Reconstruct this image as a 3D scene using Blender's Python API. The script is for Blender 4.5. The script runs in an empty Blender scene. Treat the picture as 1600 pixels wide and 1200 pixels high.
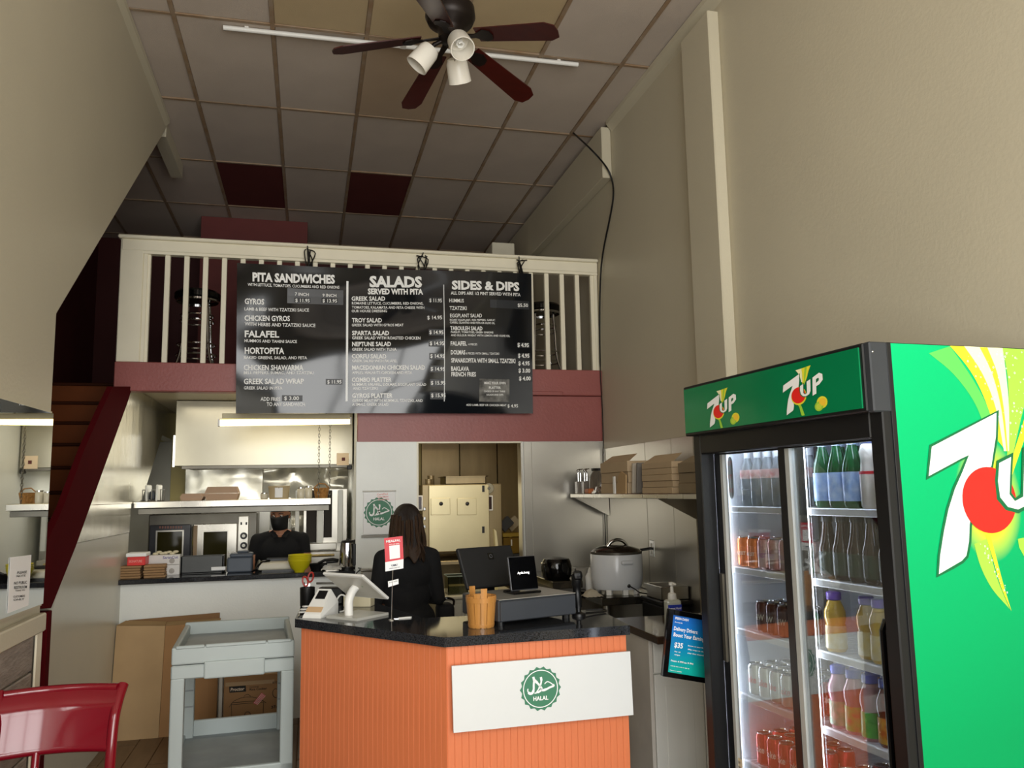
import bpy, bmesh, math, random
from mathutils import Vector, Matrix, Euler, noise
from mathutils.geometry import tessellate_polygon
random.seed(7)
scene = bpy.context.scene
COL = scene.collection
R = math.radians
# ------------------------------------------------------------------ camera
EYE = Vector((0, 0, 1.65))
FPX, PITCH, YAW, ROLL = 1275.0, R(7.43), R(14.03), R(-1.06)
_f = Vector((math.sin(YAW) * math.cos(PITCH), math.cos(YAW) * math.cos(PITCH), math.sin(PITCH)))
_r0 = Vector((math.cos(YAW), -math.sin(YAW), 0))
_u0 = _r0.cross(_f)
_r = math.cos(ROLL) * _r0 + math.sin(ROLL) * _u0
_u = -math.sin(ROLL) * _r0 + math.cos(ROLL) * _u0
camd = bpy.data.cameras.new('camera')
cam = bpy.data.objects.new('camera', camd)
COL.objects.link(cam)
camd.sensor_width = 36
camd.lens = 36 * FPX / 1600
camd.clip_start = 0.02
cam.matrix_world = Matrix(((_r.x, _u.x, -_f.x, EYE.x), (_r.y, _u.y, -_f.y, EYE.y), (_r.z, _u.z, -_f.z, EYE.z), (0, 0, 0, 1)))
scene.camera = cam


def ray(u, v):
    return _f + _r * ((u - 800) / FPX) - _u * ((v - 600) / FPX)


def at(u, v, X=None, Y=None, Z=None):
    """world point on the plane X=, Y= or Z= seen at a photograph position (1600 x 1200)"""
    d = ray(u, v)
    t = (X - EYE.x) / d.x if X is not None else (Y - EYE.y) / d.y if Y is not None else (Z - EYE.z) / d.z
    return EYE + d * t


def on_plane(u, v, o, n):
    d = ray(u, v)
    return EYE + d * ((o - EYE).dot(n) / d.dot(n))


# ------------------------------------------------------------------ light
scene.view_settings.view_transform = 'Standard'
scene.view_settings.look = 'None'
scene.view_settings.exposure = 0.0
scene.view_settings.gamma = 1.0
scene.view_settings.use_curve_mapping = False
world = bpy.data.worlds.new('world')
scene.world = world
world.use_nodes = True
_bg = world.node_tree.nodes['Background']
_bg.inputs[0].default_value = (0.78, 0.87, 1.0, 1)
_bg.inputs[1].default_value = 1.0


def area(name, loc, rot, sx, sy, power, col):
    l = bpy.data.lights.new(name, 'AREA')
    l.shape = 'RECTANGLE'
    l.size, l.size_y, l.energy, l.color = sx, sy, power, col
    o = bpy.data.objects.new(name, l)
    o.location, o.rotation_euler = loc, rot
    COL.objects.link(o)
    return o


# daylight entering through the shop front behind the camera
area('daylight', (0.6, -1.55, 2.25), (R(90), 0, 0), 3.2, 3.5, 282, (1.0, 0.985, 0.94))
# warm kitchen and back room lamps, and an added fill under the hood
area('kitchen_lamp', (-0.5, 7.2, 2.44), (0, 0, 0), 1.2, 0.5, 7, (1.0, 0.92, 0.76))
area('hood_fill', (-0.4, 8.2, 1.875), (0, 0, 0), 1.2, 0.4, 7, (1.0, 0.95, 0.84))  # unseen light, put in to brighten the back wall and its foil
area('back_room_lamp', (1.3, 7.1, 2.44), (0, 0, 0), 0.8, 0.4, 9, (1.0, 0.86, 0.60))
scene.cycles.use_adaptive_sampling = True
scene.cycles.adaptive_threshold = 0.02
scene.cycles.use_denoising = True
scene.cycles.max_bounces = 8
scene.cycles.diffuse_bounces = 4
scene.cycles.glossy_bounces = 5
scene.cycles.transmission_bounces = 6
scene.cycles.transparent_max_bounces = 12
scene.cycles.sample_clamp_indirect = 6.0


# ------------------------------------------------------------------ materials
def lin(h):
    h = h.lstrip('#')
    c = [int(h[i:i + 2], 16) / 255 for i in (0, 2, 4)]
    return tuple(x / 12.92 if x <= 0.04045 else ((x + 0.055) / 1.055) ** 2.4 for x in c) + (1,)


MATS = {}


def mat(name, col, rough=0.5, metal=0.0, var=0.06, scale=6.0, bump=0.0, bscale=40.0, stretch=(1, 1, 1), emit=0.0,
        trans=0.0, coat=0.0, spec=0.5, col2=None, rvar=0.0, ior=1.45):
    """procedural principled material: noise varies the colour (towards col2 if given), the roughness and the relief"""
    if name in MATS:
        return MATS[name]
    m = bpy.data.materials.new(name)
    m.use_nodes = True
    nt = m.node_tree
    N, L = nt.nodes, nt.links
    p = N['Principled BSDF']
    c = lin(col)
    tc = N.new('ShaderNodeTexCoord')
    mp = N.new('ShaderNodeMapping')
    mp.inputs['Scale'].default_value = stretch
    L.new(tc.outputs['Object'], mp.inputs['Vector'])
    if var > 0 or col2 or rvar:
        nz = N.new('ShaderNodeTexNoise')
        nz.inputs['Scale'].default_value = scale
        nz.inputs['Detail'].default_value = 4
        L.new(mp.outputs[0], nz.inputs['Vector'])
        rp = N.new('ShaderNodeValToRGB')
        rp.color_ramp.elements[0].position = 0.3
        rp.color_ramp.elements[1].position = 0.7
        rp.color_ramp.elements[0].color = tuple(min(1, x * (1 - var)) for x in c[:3]) + (1,)
        rp.color_ramp.elements[1].color = lin(col2) if col2 else tuple(min(1, x * (1 + var)) for x in c[:3]) + (1,)
        L.new(nz.outputs[0], rp.inputs[0])
        L.new(rp.outputs[0], p.inputs['Base Color'])
        if rvar:
            mr = N.new('ShaderNodeMapRange')
            mr.inputs['To Min'].default_value = max(0.02, rough - rvar)
            mr.inputs['To Max'].default_value = rough + rvar
            L.new(nz.outputs[0], mr.inputs[0])
            L.new(mr.outputs[0], p.inputs['Roughness'])
    else:
        p.inputs['Base Color'].default_value = c
    if not rvar:
        p.inputs['Roughness'].default_value = rough
    p.inputs['Metallic'].default_value = metal
    p.inputs['IOR'].default_value = ior
    p.inputs['Specular IOR Level'].default_value = spec
    p.inputs['Coat Weight'].default_value = coat
    p.inputs['Coat Roughness'].default_value = 0.08
    p.inputs['Transmission Weight'].default_value = trans
    if bump > 0:
        b = N.new('ShaderNodeTexNoise')
        b.inputs['Scale'].default_value = bscale
        b.inputs['Detail'].default_value = 3
        L.new(mp.outputs[0], b.inputs['Vector'])
        bp = N.new('ShaderNodeBump')
        bp.inputs['Strength'].default_value = bump
        bp.inputs['Distance'].default_value = 0.02
        L.new(b.outputs[0], bp.inputs['Height'])
        L.new(bp.outputs[0], p.inputs['Normal'])
    if emit:
        p.inputs['Emission Color'].default_value = c
        p.inputs['Emission Strength'].default_value = emit
    MATS[name] = m
    return m


def glass(name, col='#ffffff', tint=0.92, gloss=1.0):
    """thin pane: see-through with a Fresnel reflection"""
    if name in MATS:
        return MATS[name]
    m = bpy.data.materials.new(name)
    m.use_nodes = True
    nt = m.node_tree
    N, L = nt.nodes, nt.links
    N.remove(N['Principled BSDF'])
    t = N.new('ShaderNodeBsdfTransparent')
    c = lin(col)
    t.inputs[0].default_value = (c[0] * tint, c[1] * tint, c[2] * tint, 1)
    g = N.new('ShaderNodeBsdfGlossy')
    g.inputs['Roughness'].default_value = 0.01
    fr = N.new('ShaderNodeFresnel')
    fr.inputs[0].default_value = 1.45
    ml = N.new('ShaderNodeMath')
    ml.operation = 'MULTIPLY'
    ml.inputs[1].default_value = gloss
    mx = N.new('ShaderNodeMixShader')
    L.new(fr.outputs[0], ml.inputs[0])
    L.new(ml.outputs[0], mx.inputs[0])
    L.new(t.outputs[0], mx.inputs[1])
    L.new(g.outputs[0], mx.inputs[2])
    L.new(mx.outputs[0], N['Material Output'].inputs[0])
    MATS[name] = m
    return m


WALL = mat('wall_paint', '#c6bea7', 0.42, var=0.03, scale=1.2, bump=0.06, bscale=60)
CEIL = mat('ceiling_tile_paint', '#c2b5a8', 0.8, var=0.05, scale=2.5, bump=0.15, bscale=160)
CEILY = mat('ceiling_tile_yellowed', '#bca783', 0.8, var=0.05, scale=2.5, bump=0.15, bscale=160)
CEILB = mat('ceiling_tile_browned', '#b5a088', 0.8, var=0.06, scale=2.0, bump=0.15, bscale=160)
CEILR = mat('ceiling_tile_maroon', '#5a2420', 0.8, var=0.05, bump=0.1, bscale=120)
GRID = mat('ceiling_grid_rusty', '#a8957f', 0.6, var=0.15, scale=9, col2='#8f7355')
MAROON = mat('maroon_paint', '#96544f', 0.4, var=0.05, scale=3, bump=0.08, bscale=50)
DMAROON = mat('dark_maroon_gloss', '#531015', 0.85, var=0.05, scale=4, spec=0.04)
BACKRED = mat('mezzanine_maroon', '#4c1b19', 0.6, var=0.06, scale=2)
CREAM = mat('cream_gloss_paint', '#e9e2cb', 0.35, var=0.03, scale=5)
WHITEW = mat('white_wall_panel', '#eceee8', 0.4, var=0.03, scale=3, bump=0.05, bscale=90)
STEEL = mat('brushed_steel', '#b9b5ab', 0.31, 0.9, var=0.05, scale=1.2, stretch=(1, 1, 0.4))
STEELH = mat('brushed_steel_level', '#c2beb4', 0.28, 0.9, var=0.05, scale=2, stretch=(2, 2, 1), rvar=0.05)
FOIL = mat('wavy_steel_sheet', '#d9d6c8', 0.26, 0.6, var=0.05, scale=3, bump=0.3, bscale=2.2)
DSTEEL = mat('dark_steel', '#6a675f', 0.4, 0.8, var=0.12, scale=7)
BLACK = mat('black_plastic', '#0d0d0e', 0.4, var=0.1)
BLACKG = mat('black_gloss', '#060607', 0.12, var=0.0)
CHAR = mat('charcoal_plastic', '#3b3e43', 0.45, var=0.05)
GRANITE = mat('black_granite', '#101114', 0.07, var=0.5, scale=220, col2='#3c3e42')
WHITEP = mat('white_plastic', '#e6e5e0', 0.35, var=0.02)
WHITEPR = mat('white_print', '#f4f4f2', 0.5, var=0.0)
KRAFT = mat('kraft_cardboard', '#b99a70', 0.75, var=0.06, scale=4, bump=0.05, bscale=60)
KRAFTD = mat('dark_kraft', '#8a6742', 0.75, var=0.08, scale=5)
KRAFTL = mat('pale_kraft', '#bfa888', 0.75, var=0.05, scale=5)
INK = mat('black_ink', '#17140f', 0.7, var=0.0)
WOODF = mat('floor_plank_wood', '#6b533c', 0.35, var=0.18, scale=3, stretch=(10, 1, 1), bump=0.05, bscale=20)
STAIRW = mat('stair_wood', '#8a4a22', 0.35, var=0.2, scale=3, stretch=(1, 8, 1))
STAIRD = mat('stair_tread_dark', '#4a2412', 0.3, var=0.2, scale=3, stretch=(1, 8, 1))
ORANGE = mat('orange_stained_plank', '#d9794c', 0.45, var=0.07, scale=4, stretch=(14, 14, 1), bump=0.05, bscale=30)
TUBE = mat('fluorescent_tube_glow', '#ffe8a0', 0.5, var=0.0, emit=3.6)
CHROME = mat('chrome', '#d6d6d6', 0.1, 1.0, var=0.0)


# ------------------------------------------------------------------ mesh building
MW = {}


class B:
    def __init__(s):
        s.bm = bmesh.new()
        s.mi = 0

    def _mark(s, faces):
        if s.mi:
            for f in faces:
                f.material_index = s.mi

    def box(s, c, d, rot=None, bevel=0.0, seg=1):
        """c centre, d full sizes, rot (x,y,z) euler radians"""
        r = bmesh.ops.create_cube(s.bm, size=1)
        vs = r['verts']
        M = Matrix.Translation(c) @ (Euler(rot).to_matrix().to_4x4() if rot else Matrix.Identity(4)) @ Matrix.Diagonal((d[0], d[1], d[2], 1))
        bmesh.ops.transform(s.bm, matrix=M, verts=vs)
        if bevel:
            es = list({e for v in vs for e in v.link_edges})
            rr = bmesh.ops.bevel(s.bm, geom=es, offset=min(bevel, min(d) * 0.45), segments=seg, affect='EDGES', profile=0.5)
            s._mark(rr['faces'])
        s._mark({f for v in vs if v.is_valid for f in v.link_faces})
        return s

    def bx(s, lo, hi, bevel=0.0, seg=1):
        lo, hi = Vector(lo), Vector(hi)
        return s.box((lo + hi) / 2, [abs(x) for x in (hi - lo)], None, bevel, seg)

    def lathe(s, prof, o=(0, 0, 0), n=16, axis=None, cap=True, M=None):
        """prof: list of (radius, height)"""
        if M is None:
            M = Matrix.Translation(o)
            if axis:
                M = M @ Vector((0, 0, 1)).rotation_difference(Vector(axis)).to_matrix().to_4x4()
        rings = []
        for r, z in prof:
            rings.append([s.bm.verts.new(M @ Vector((r * math.cos(2 * math.pi * i / n), r * math.sin(2 * math.pi * i / n), z))) for i in range(n)])
        fs = []
        for a, b in zip(rings, rings[1:]):
            for i in range(n):
                fs.append(s.bm.faces.new((a[i], a[(i + 1) % n], b[(i + 1) % n], b[i])))
        if cap:
            if prof[0][0] > 1e-5:
                fs.append(s.bm.faces.new(rings[0][::-1]))
            if prof[-1][0] > 1e-5:
                fs.append(s.bm.faces.new(rings[-1]))
        s._mark(fs)
        return s

    def cyl(s, a, b, r, r2=None, n=12):
        a, b = Vector(a), Vector(b)
        d = b - a
        return s.lathe([(r, 0), (r if r2 is None else r2, d.length)], a, n, d)

    def tube(s, pts, r, n=8, closed=False):
        pts = [Vector(p) for p in pts]
        rings = []
        m = len(pts)
        up = None
        for i, p in enumerate(pts):
            if closed:
                t = pts[(i + 1) % m] - pts[i - 1]
            else:
                t = pts[min(i + 1, m - 1)] - pts[max(i - 1, 0)]
            t.normalize()
            if up is None:
                up = t.orthogonal().normalized()
            up = (up - t * up.dot(t))
            if up.length < 1e-6:
                up = t.orthogonal()
            up.normalize()
            w = t.cross(up)
            rr = r[i] if isinstance(r, (list, tuple)) else r
            rings.append([s.bm.verts.new(p + rr * (up * math.cos(2 * math.pi * k / n) + w * math.sin(2 * math.pi * k / n))) for k in range(n)])
        fs = []
        rng = range(m) if closed else range(m - 1)
        for i in rng:
            a, b = rings[i], rings[(i + 1) % m]
            for k in range(n):
                fs.append(s.bm.faces.new((a[k], a[(k + 1) % n], b[(k + 1) % n], b[k])))
        if not closed:
            fs.append(s.bm.faces.new(rings[0][::-1]))
            fs.append(s.bm.faces.new(rings[-1]))
        s._mark(fs)
        return s

    def ball(s, c, r, n=12, scale=(1, 1, 1)):
        k = bmesh.ops.create_uvsphere(s.bm, u_segments=n, v_segments=max(6, n // 2 + 2), radius=r)
        bmesh.ops.transform(s.bm, matrix=Matrix.Translation(c) @ Matrix.Diagonal((*scale, 1)), verts=k['verts'])
        s._mark({f for v in k['verts'] for f in v.link_faces})
        return s

    def prism(s, pts, ext):
        """pts: planar 3D outline, ext: extrusion vector"""
        pts = [Vector(p) for p in pts]
        ext = Vector(ext)
        tris = tessellate_polygon([pts])
        a = [s.bm.verts.new(p) for p in pts]
        fs = [s.bm.faces.new([a[i] for i in t]) for t in tris]
        if ext.length > 0:
            b = [s.bm.verts.new(p + ext) for p in pts]
            fs += [s.bm.faces.new([b[i] for i in t[::-1]]) for t in tris]
            n = len(pts)
            fs += [s.bm.faces.new((a[i], b[i], b[(i + 1) % n], a[(i + 1) % n])) for i in range(n)]
        s._mark(fs)
        return s

    def quad(s, *p):
        f = s.bm.faces.new([s.bm.verts.new(q) for q in p])
        s._mark([f])
        return s

    def grid(s, fn, nu, nv):
        V = [[s.bm.verts.new(fn(i / nu, j / nv)) for j in range(nv + 1)] for i in range(nu + 1)]
        s._mark([s.bm.faces.new((V[i][j], V[i + 1][j], V[i + 1][j + 1], V[i][j + 1])) for i in range(nu) for j in range(nv)])
        return s

    def addmesh(s, me, M):
        t = bmesh.new()
        t.from_mesh(me)
        t.transform(M)
        vm = {v: s.bm.verts.new(v.co) for v in t.verts}
        fs = []
        for f in t.faces:
            try:
                fs.append(s.bm.faces.new([vm[v] for v in f.verts]))
            except ValueError:
                pass
        s._mark(fs)
        t.free()
        return s

    def obj(s, name, m, parent=None, smooth=False, local=False, **props):
        """ONE mesh object; world coordinates by default (moved into the parent's frame), local=True if already in it"""
        bmesh.ops.recalc_face_normals(s.bm, faces=s.bm.faces[:])
        M = MW.get(parent, Matrix.Identity(4)) if parent else Matrix.Identity(4)
        if parent and not local:
            s.bm.transform(M.inverted())
        me = bpy.data.meshes.new(name)
        s.bm.to_mesh(me)
        s.bm.free()
        for x in (m if isinstance(m, (list, tuple)) else [m]):
            me.materials.append(x)
        if smooth:
            for p in me.polygons:
                p.use_smooth = True
            try:
                me.set_sharp_from_angle(angle=R(smooth if smooth > 1 else 40))
            except Exception:
                pass
        o = bpy.data.objects.new(name, me)
        COL.objects.link(o)
        if parent:
            o.parent = parent
        elif props.get('label'):                   # single-mesh thing: origin at its base
            vs = me.vertices
            n = len(vs)
            c = Vector((sum(v.co.x for v in vs) / n, sum(v.co.y for v in vs) / n, min(v.co.z for v in vs)))
            me.transform(Matrix.Translation(-c))
            o.location = c
            M = Matrix.Translation(c)
        MW[o] = M
        for k, v in props.items():
            o[k] = v
        return o


def thing(name, label, category, loc=(0, 0, 0), rz=0.0, group=None):
    o = bpy.data.objects.new(name, None)
    o.empty_display_size = 0.05
    COL.objects.link(o)
    o.location = loc
    o.rotation_euler = (0, 0, rz)
    o['label'], o['category'] = label, category
    if group:
        o['group'] = group
    MW[o] = Matrix.Translation(loc) @ Matrix.Rotation(rz, 4, 'Z')
    return o


def structure(name):
    o = bpy.data.objects.new(name, None)
    o.empty_display_size = 0.05
    COL.objects.link(o)
    o['kind'] = 'structure'
    MW[o] = Matrix.Identity(4)
    return o


KIDS = {}


def dup(root, loc, rz=0.0, label=None, group=None):
    """a copy of a thing with copies of its parts and sub-parts (mesh data shared)"""
    if root not in KIDS:
        KIDS[root] = [(c, list(c.children)) for c in root.children]
    r = root.copy()
    COL.objects.link(r)
    r.location = loc
    r.rotation_euler = (0, 0, rz)
    if label:
        r['label'] = label
    if group:
        r['group'] = group
    for ch, gs in KIDS[root]:
        c = ch.copy()
        COL.objects.link(c)
        c.parent = r
        for g in gs:
            d = g.copy()
            COL.objects.link(d)
            d.parent = c
    return r


def piece(src, parent, loc, rz=0.0):
    """a further copy of one piece (plank, tile, baluster) sharing its mesh"""
    o = src.copy()
    COL.objects.link(o)
    o.parent = parent
    o.location = loc
    o.rotation_euler = (0, 0, rz)
    MW[o] = MW.get(parent, Matrix.Identity(4))
    return o


def ordn(i):
    return ['first', 'second', 'third', 'fourth', 'fifth', 'sixth', 'seventh', 'eighth', 'ninth', 'tenth', 'eleventh', 'twelfth'][i]


# ------------------------------------------------------------------ lettering and flat print
_tcache = {}


def text_mesh(txt, bold=0.0, shear=0.0):
    k = (txt, bold, shear)
    if k in _tcache:
        return _tcache[k]
    c = bpy.data.curves.new('lettering', 'FONT')
    c.body = txt
    c.size = 1
    c.offset = bold
    c.shear = shear
    c.resolution_u = 2
    o = bpy.data.objects.new('lettering', c)
    COL.objects.link(o)
    dg = bpy.context.evaluated_depsgraph_get()
    dg.update()
    me = bpy.data.meshes.new_from_object(o.evaluated_get(dg))
    bpy.data.objects.remove(o)
    bpy.data.curves.remove(c)
    xs = [v.co.x for v in me.vertices] or [0, 1]
    ys = [v.co.y for v in me.vertices] or [0, 1]
    _tcache[k] = (me, min(xs), max(xs), min(ys), max(ys))
    return _tcache[k]


def put_text(b, txt, p0, p1, h, up, nrm=None, lift=0.0015, bold=0.012, shear=0.0, cap=0.727):
    """letters from baseline point p0 to p1, capital height h (metres), standing towards up"""
    me, x0, x1, y0, y1 = text_mesh(txt, bold, shear)
    p0, p1 = Vector(p0), Vector(p1)
    ux = p1 - p0
    w = ux.length
    ux.normalize()
    up = Vector(up)
    up = (up - ux * up.dot(ux)).normalized()
    n = nrm if nrm is not None else ux.cross(up)
    n = Vector(n).normalized()
    if n.dot(EYE - p0) < 0:
        n = -n
    sx, sy = w / (x1 - x0), h / cap
    o = p0 - ux * (x0 * sx) + n * lift
    M = Matrix(((ux.x * sx, up.x * sy, n.x, o.x), (ux.y * sx, up.y * sy, n.y, o.y), (ux.z * sx, up.z * sy, n.z, o.z), (0, 0, 0, 1)))
    b.addmesh(me, M)
    return b


def ell(c, a, b, n=28, rot=0.0, t0=0, t1=2 * math.pi):
    return [(c[0] + a * math.cos(t) * math.cos(rot) - b * math.sin(t) * math.sin(rot),
             c[1] + a * math.cos(t) * math.sin(rot) + b * math.sin(t) * math.cos(rot)) for t in [t0 + (t1 - t0) * i / n for i in range(n)]]


def stroke(pts, w):
    """2D polyline to outline; w width or list of widths"""
    L_, R_ = [], []
    m = len(pts)
    for i, p in enumerate(pts):
        a, b = pts[max(0, i - 1)], pts[min(m - 1, i + 1)]
        dx, dy = b[0] - a[0], b[1] - a[1]
        l = math.hypot(dx, dy) or 1
        ww = (w[i] if isinstance(w, (list, tuple)) else w) / 2
        L_.append((p[0] - dy / l * ww, p[1] + dx / l * ww))
        R_.append((p[0] + dy / l * ww, p[1] - dx / l * ww))
    return L_ + R_[::-1]


def bez(p, n=10):
    """smooth polyline through the points (Catmull-Rom)"""
    out = []
    for i in range(len(p) - 1):
        p0, p1, p2, p3 = p[max(0, i - 1)], p[i], p[i + 1], p[min(len(p) - 1, i + 2)]
        for k in range(n):
            t = k / n
            out.append(tuple(0.5 * ((2 * b) + (-a + c) * t + (2 * a - 5 * b + 4 * c - d) * t * t + (-a + 3 * b - 3 * c + d) * t ** 3)
                             for a, b, c, d in zip(p0, p1, p2, p3)))
    out.append(tuple(p[-1]))
    return out


class Frame:
    """a flat printed face: pixel positions of the photograph or local (s, t) metres to world"""

    def __init__(s, o, ux, uy):
        s.o, s.ux, s.uy = Vector(o), Vector(ux).normalized(), Vector(uy).normalized()
        s.n = s.ux.cross(s.uy).normalized()
        if s.n.dot(EYE - s.o) < 0:
            s.n = -s.n

    def w(s, a, b, lift=0.0):
        return s.o + s.ux * a + s.uy * b + s.n * lift

    def px(s, u, v, lift=0.0):
        return on_plane(u, v, s.o, s.n) + s.n * lift

    def scale(s, u, v):
        return (on_plane(u, v, s.o, s.n) - EYE).dot(_f) / FPX

    def text(s, b, txt, u0, v0, u1, v1, hpx, bold=0.012, shear=0.0, lift=0.0015):
        return put_text(b, txt, s.px(u0, v0), s.px(u1, v1), hpx * s.scale((u0 + u1) / 2, (v0 + v1) / 2), s.uy, s.n, lift, bold, shear)

    def poly(s, b, pts, lift=0.001):
        return b.prism([s.px(u, v, lift) for u, v in pts], (0, 0, 0))

    def lpoly(s, b, pts, lift=0.001):
        return b.prism([s.w(x, y, lift) for x, y in pts], (0, 0, 0))
# ------------------------------------------------------------------ room shell
XR, XN, XG = 2.424, -1.17, -1.31          # right wall, near left wall, guard wall of the stairs
YM, YB = 6.55, 10.25                      # front of the mezzanine, back of the building
ZC = 4.70
XL = -2.45

fl = structure('floor')
B().bx((XL, -1.6, -0.1), (XR + 0.1, YB, -0.012)).obj('subfloor', KRAFTD, fl)
p0 = B().bx((-0.074, -0.6, -0.012), (0.074, 0.6, 0.0), bevel=0.004).obj('plank', WOODF, fl, local=True)
first = True
for i in range(33):
    x = XL + 0.075 + i * 0.15
    off = (i * 0.37) % 1.2
    for j in range(-1, 8):
        y = -1.0 + off + j * 1.206
        if y > 7.6 or x > 2.4 or (x < -1.2 and y < 4.0) or y < -0.2:
            continue
        if first:
            p0.location = (x, y, 0)
            first = False
        else:
            piece(p0, fl, (x, y, 0))

ce = structure('ceiling')
B().bx((XL - 0.15, -1.7, ZC + 0.03), (XR + 0.15, YB + 0.15, ZC + 0.12)).obj('ceiling_deck', CEIL, ce)
CX = [XL] + [-0.8787 + 0.6094 * j for j in (-2, -1, 0, 1, 2, 3, 4, 5)] + [XR]
RY = [5.215 + 1.2 * (k - 1) for k in range(-5, 6)]
RY = [-1.35] + [y for y in RY if y > -1.3]
RY.append(YB)
tset = {}
for a in range(len(CX) - 1):
    for b in range(len(RY) - 1):
        x0, x1, y0, y1 = CX[a], CX[a + 1], RY[b], RY[b + 1]
        if x1 - x0 < 0.05 or y1 - y0 < 0.05:
            continue
        # column 0 of the photograph is index 3 here, row line 1 is index 6
        m = CEIL
        if abs(y1 - 5.215) < 0.01 and a in (4, 5, 6):
            m = CEILY
        if abs(y0 - 5.215) < 0.01 and a == 5:
            m = CEILB
        if abs(y0 - 7.615) < 0.01 and a in (3, 5):
            m = CEILR
        k = (round(x1 - x0, 3), round(y1 - y0, 3), m.name)
        sz = 0.004 * math.sin(a * 3.7 + b * 2.1)
        loc = ((x0 + x1) / 2, (y0 + y1) / 2, ZC + 0.006 + sz)
        if k not in tset:
            tset[k] = B().box((0, 0, 0.007), (x1 - x0 - 0.026, y1 - y0 - 0.026, 0.014), bevel=0.004).obj('ceiling_tile', m, ce, local=True)
            tset[k].location = loc
        else:
            piece(tset[k], ce, loc)
for x in CX[1:-1]:
    B().bx((x - 0.013, RY[0], ZC - 0.002), (x + 0.013, YB, ZC + 0.016)).obj('grid_bar', GRID, ce)
for y in RY[1:-1]:
    B().bx((XL, y - 0.012, ZC - 0.001), (XR, y + 0.012, ZC + 0.015)).obj('grid_bar', GRID, ce)


def wall(name, b, m=WALL, **k):
    o = b.obj(name, m, **k)
    o['kind'] = 'structure'
    return o


wall('wall_right', B().bx((XR, -1.7, 0), (XR + 0.1, YB, ZC + 0.03)))
# near left wall with its sloped end above the stairs
wl = [(-1.4, 0), (4.19, 0), (4.19, 2.52), (6.79, 4.607), (6.86, ZC), (-1.4, ZC)]
wall('wall_left', B().prism([(XN - 0.1, y, z) for y, z in wl], (0.1, 0, 0)))
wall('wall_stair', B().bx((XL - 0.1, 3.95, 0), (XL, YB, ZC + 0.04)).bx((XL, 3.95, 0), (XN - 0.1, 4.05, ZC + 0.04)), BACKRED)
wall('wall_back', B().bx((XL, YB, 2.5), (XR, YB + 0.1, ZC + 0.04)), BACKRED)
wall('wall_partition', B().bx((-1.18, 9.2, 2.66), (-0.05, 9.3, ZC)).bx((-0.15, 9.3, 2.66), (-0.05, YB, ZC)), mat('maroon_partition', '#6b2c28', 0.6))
# shop front behind the camera: wall with an opening, frame bars
wf = structure('wall_front')
B().bx((XN - 0.1, -1.4, 0), (XR + 0.1, -1.3, 0.45)).bx((XN - 0.1, -1.4, 4.05), (XR + 0.1, -1.3, ZC)).bx((XN - 0.1, -1.4, 0.45), (-1.08, -1.3, 4.05)).bx((2.22, -1.4, 0.45), (XR, -1.3, 4.05)).obj('front_wall_face', WALL, wf)
wn = structure('window_1')
for x in (-1.06, -0.0, 1.1, 2.2):
    B().bx((x - 0.03, -1.38, 0.45), (x + 0.03, -1.31, 4.05)).obj('frame_bar', BLACK, wn)
for z in (0.48, 2.6, 4.02):
    B().bx((-1.08, -1.38, z - 0.03), (2.22, -1.31, z + 0.03)).obj('frame_bar', BLACK, wn)

# crown along the right wall, pilaster, beam, small trims
b = B()
b.prism([(XR, -1.3, ZC), (XR - 0.05, -1.3, ZC), (XR - 0.045, -1.3, ZC - 0.03), (XR - 0.012, -1.3, ZC - 0.07), (XR, -1.3, ZC - 0.09)], (0, 7.4, 0))
wall('trim_crown_right', b)
b = B()
b.prism([(XN, -1.3, ZC), (XN + 0.035, -1.3, ZC), (XN + 0.03, -1.3, ZC - 0.03), (XN, -1.3, ZC - 0.06)], (0, 8.1, 0))
wall('trim_crown_left', b)
wall('trim_beam_left', B().bx((XN - 0.1, 6.84, ZC - 0.13), (XN, 7.75, ZC - 0.001)))
wall('trim_pilaster', B().bx((XR - 0.075, 4.255, 0), (XR, 4.63, 4.57), bevel=0.006))
wall('trim_beam_right', B().bx((XR - 0.085, 6.12, 4.215), (XR - 0.001, YB, 4.66), bevel=0.005))
wcb = thing('tall_cabinet', 'tall white cabinet on the mezzanine, its top just above the railing', 'cabinet', (at(786, 386, Y=8.6).x, 8.75, 2.64))
B().bx((at(769, 386, Y=8.6).x, 8.6, 2.64), (at(804, 386, Y=8.6).x, 8.95, at(786, 379, Y=8.6).z), bevel=0.008).obj('body', CREAM, wcb)

# mezzanine: slab, maroon fascia in boards
wall('floor_mezzanine', B().bx((-1.41, YM + 0.08, 2.49), (XR, YB, 2.64)).bx((XL, 8.1, 2.49), (-1.41, YB, 2.64)), WALL)
fa = structure('trim_fascia')
B().bx((-1.412, YM - 0.03, 2.435), (XR, YM + 0.08, 2.655), bevel=0.006).obj('fascia_board', MAROON, fa)
B().bx((0.37, YM, 2.05), (XR, YM + 0.08, 2.433), bevel=0.004).obj('fascia_board', MAROON, fa)
B().bx((1.3, YM - 0.012, 2.435), (2.07, YM - 0.035, 2.468), bevel=0.004).obj('fascia_batten', MAROON, fa)
B().bx((-1.31, YM + 0.01, 2.44), (0.37, YM + 0.1, 2.478)).obj('soffit_edge', STEEL, fa)

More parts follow.
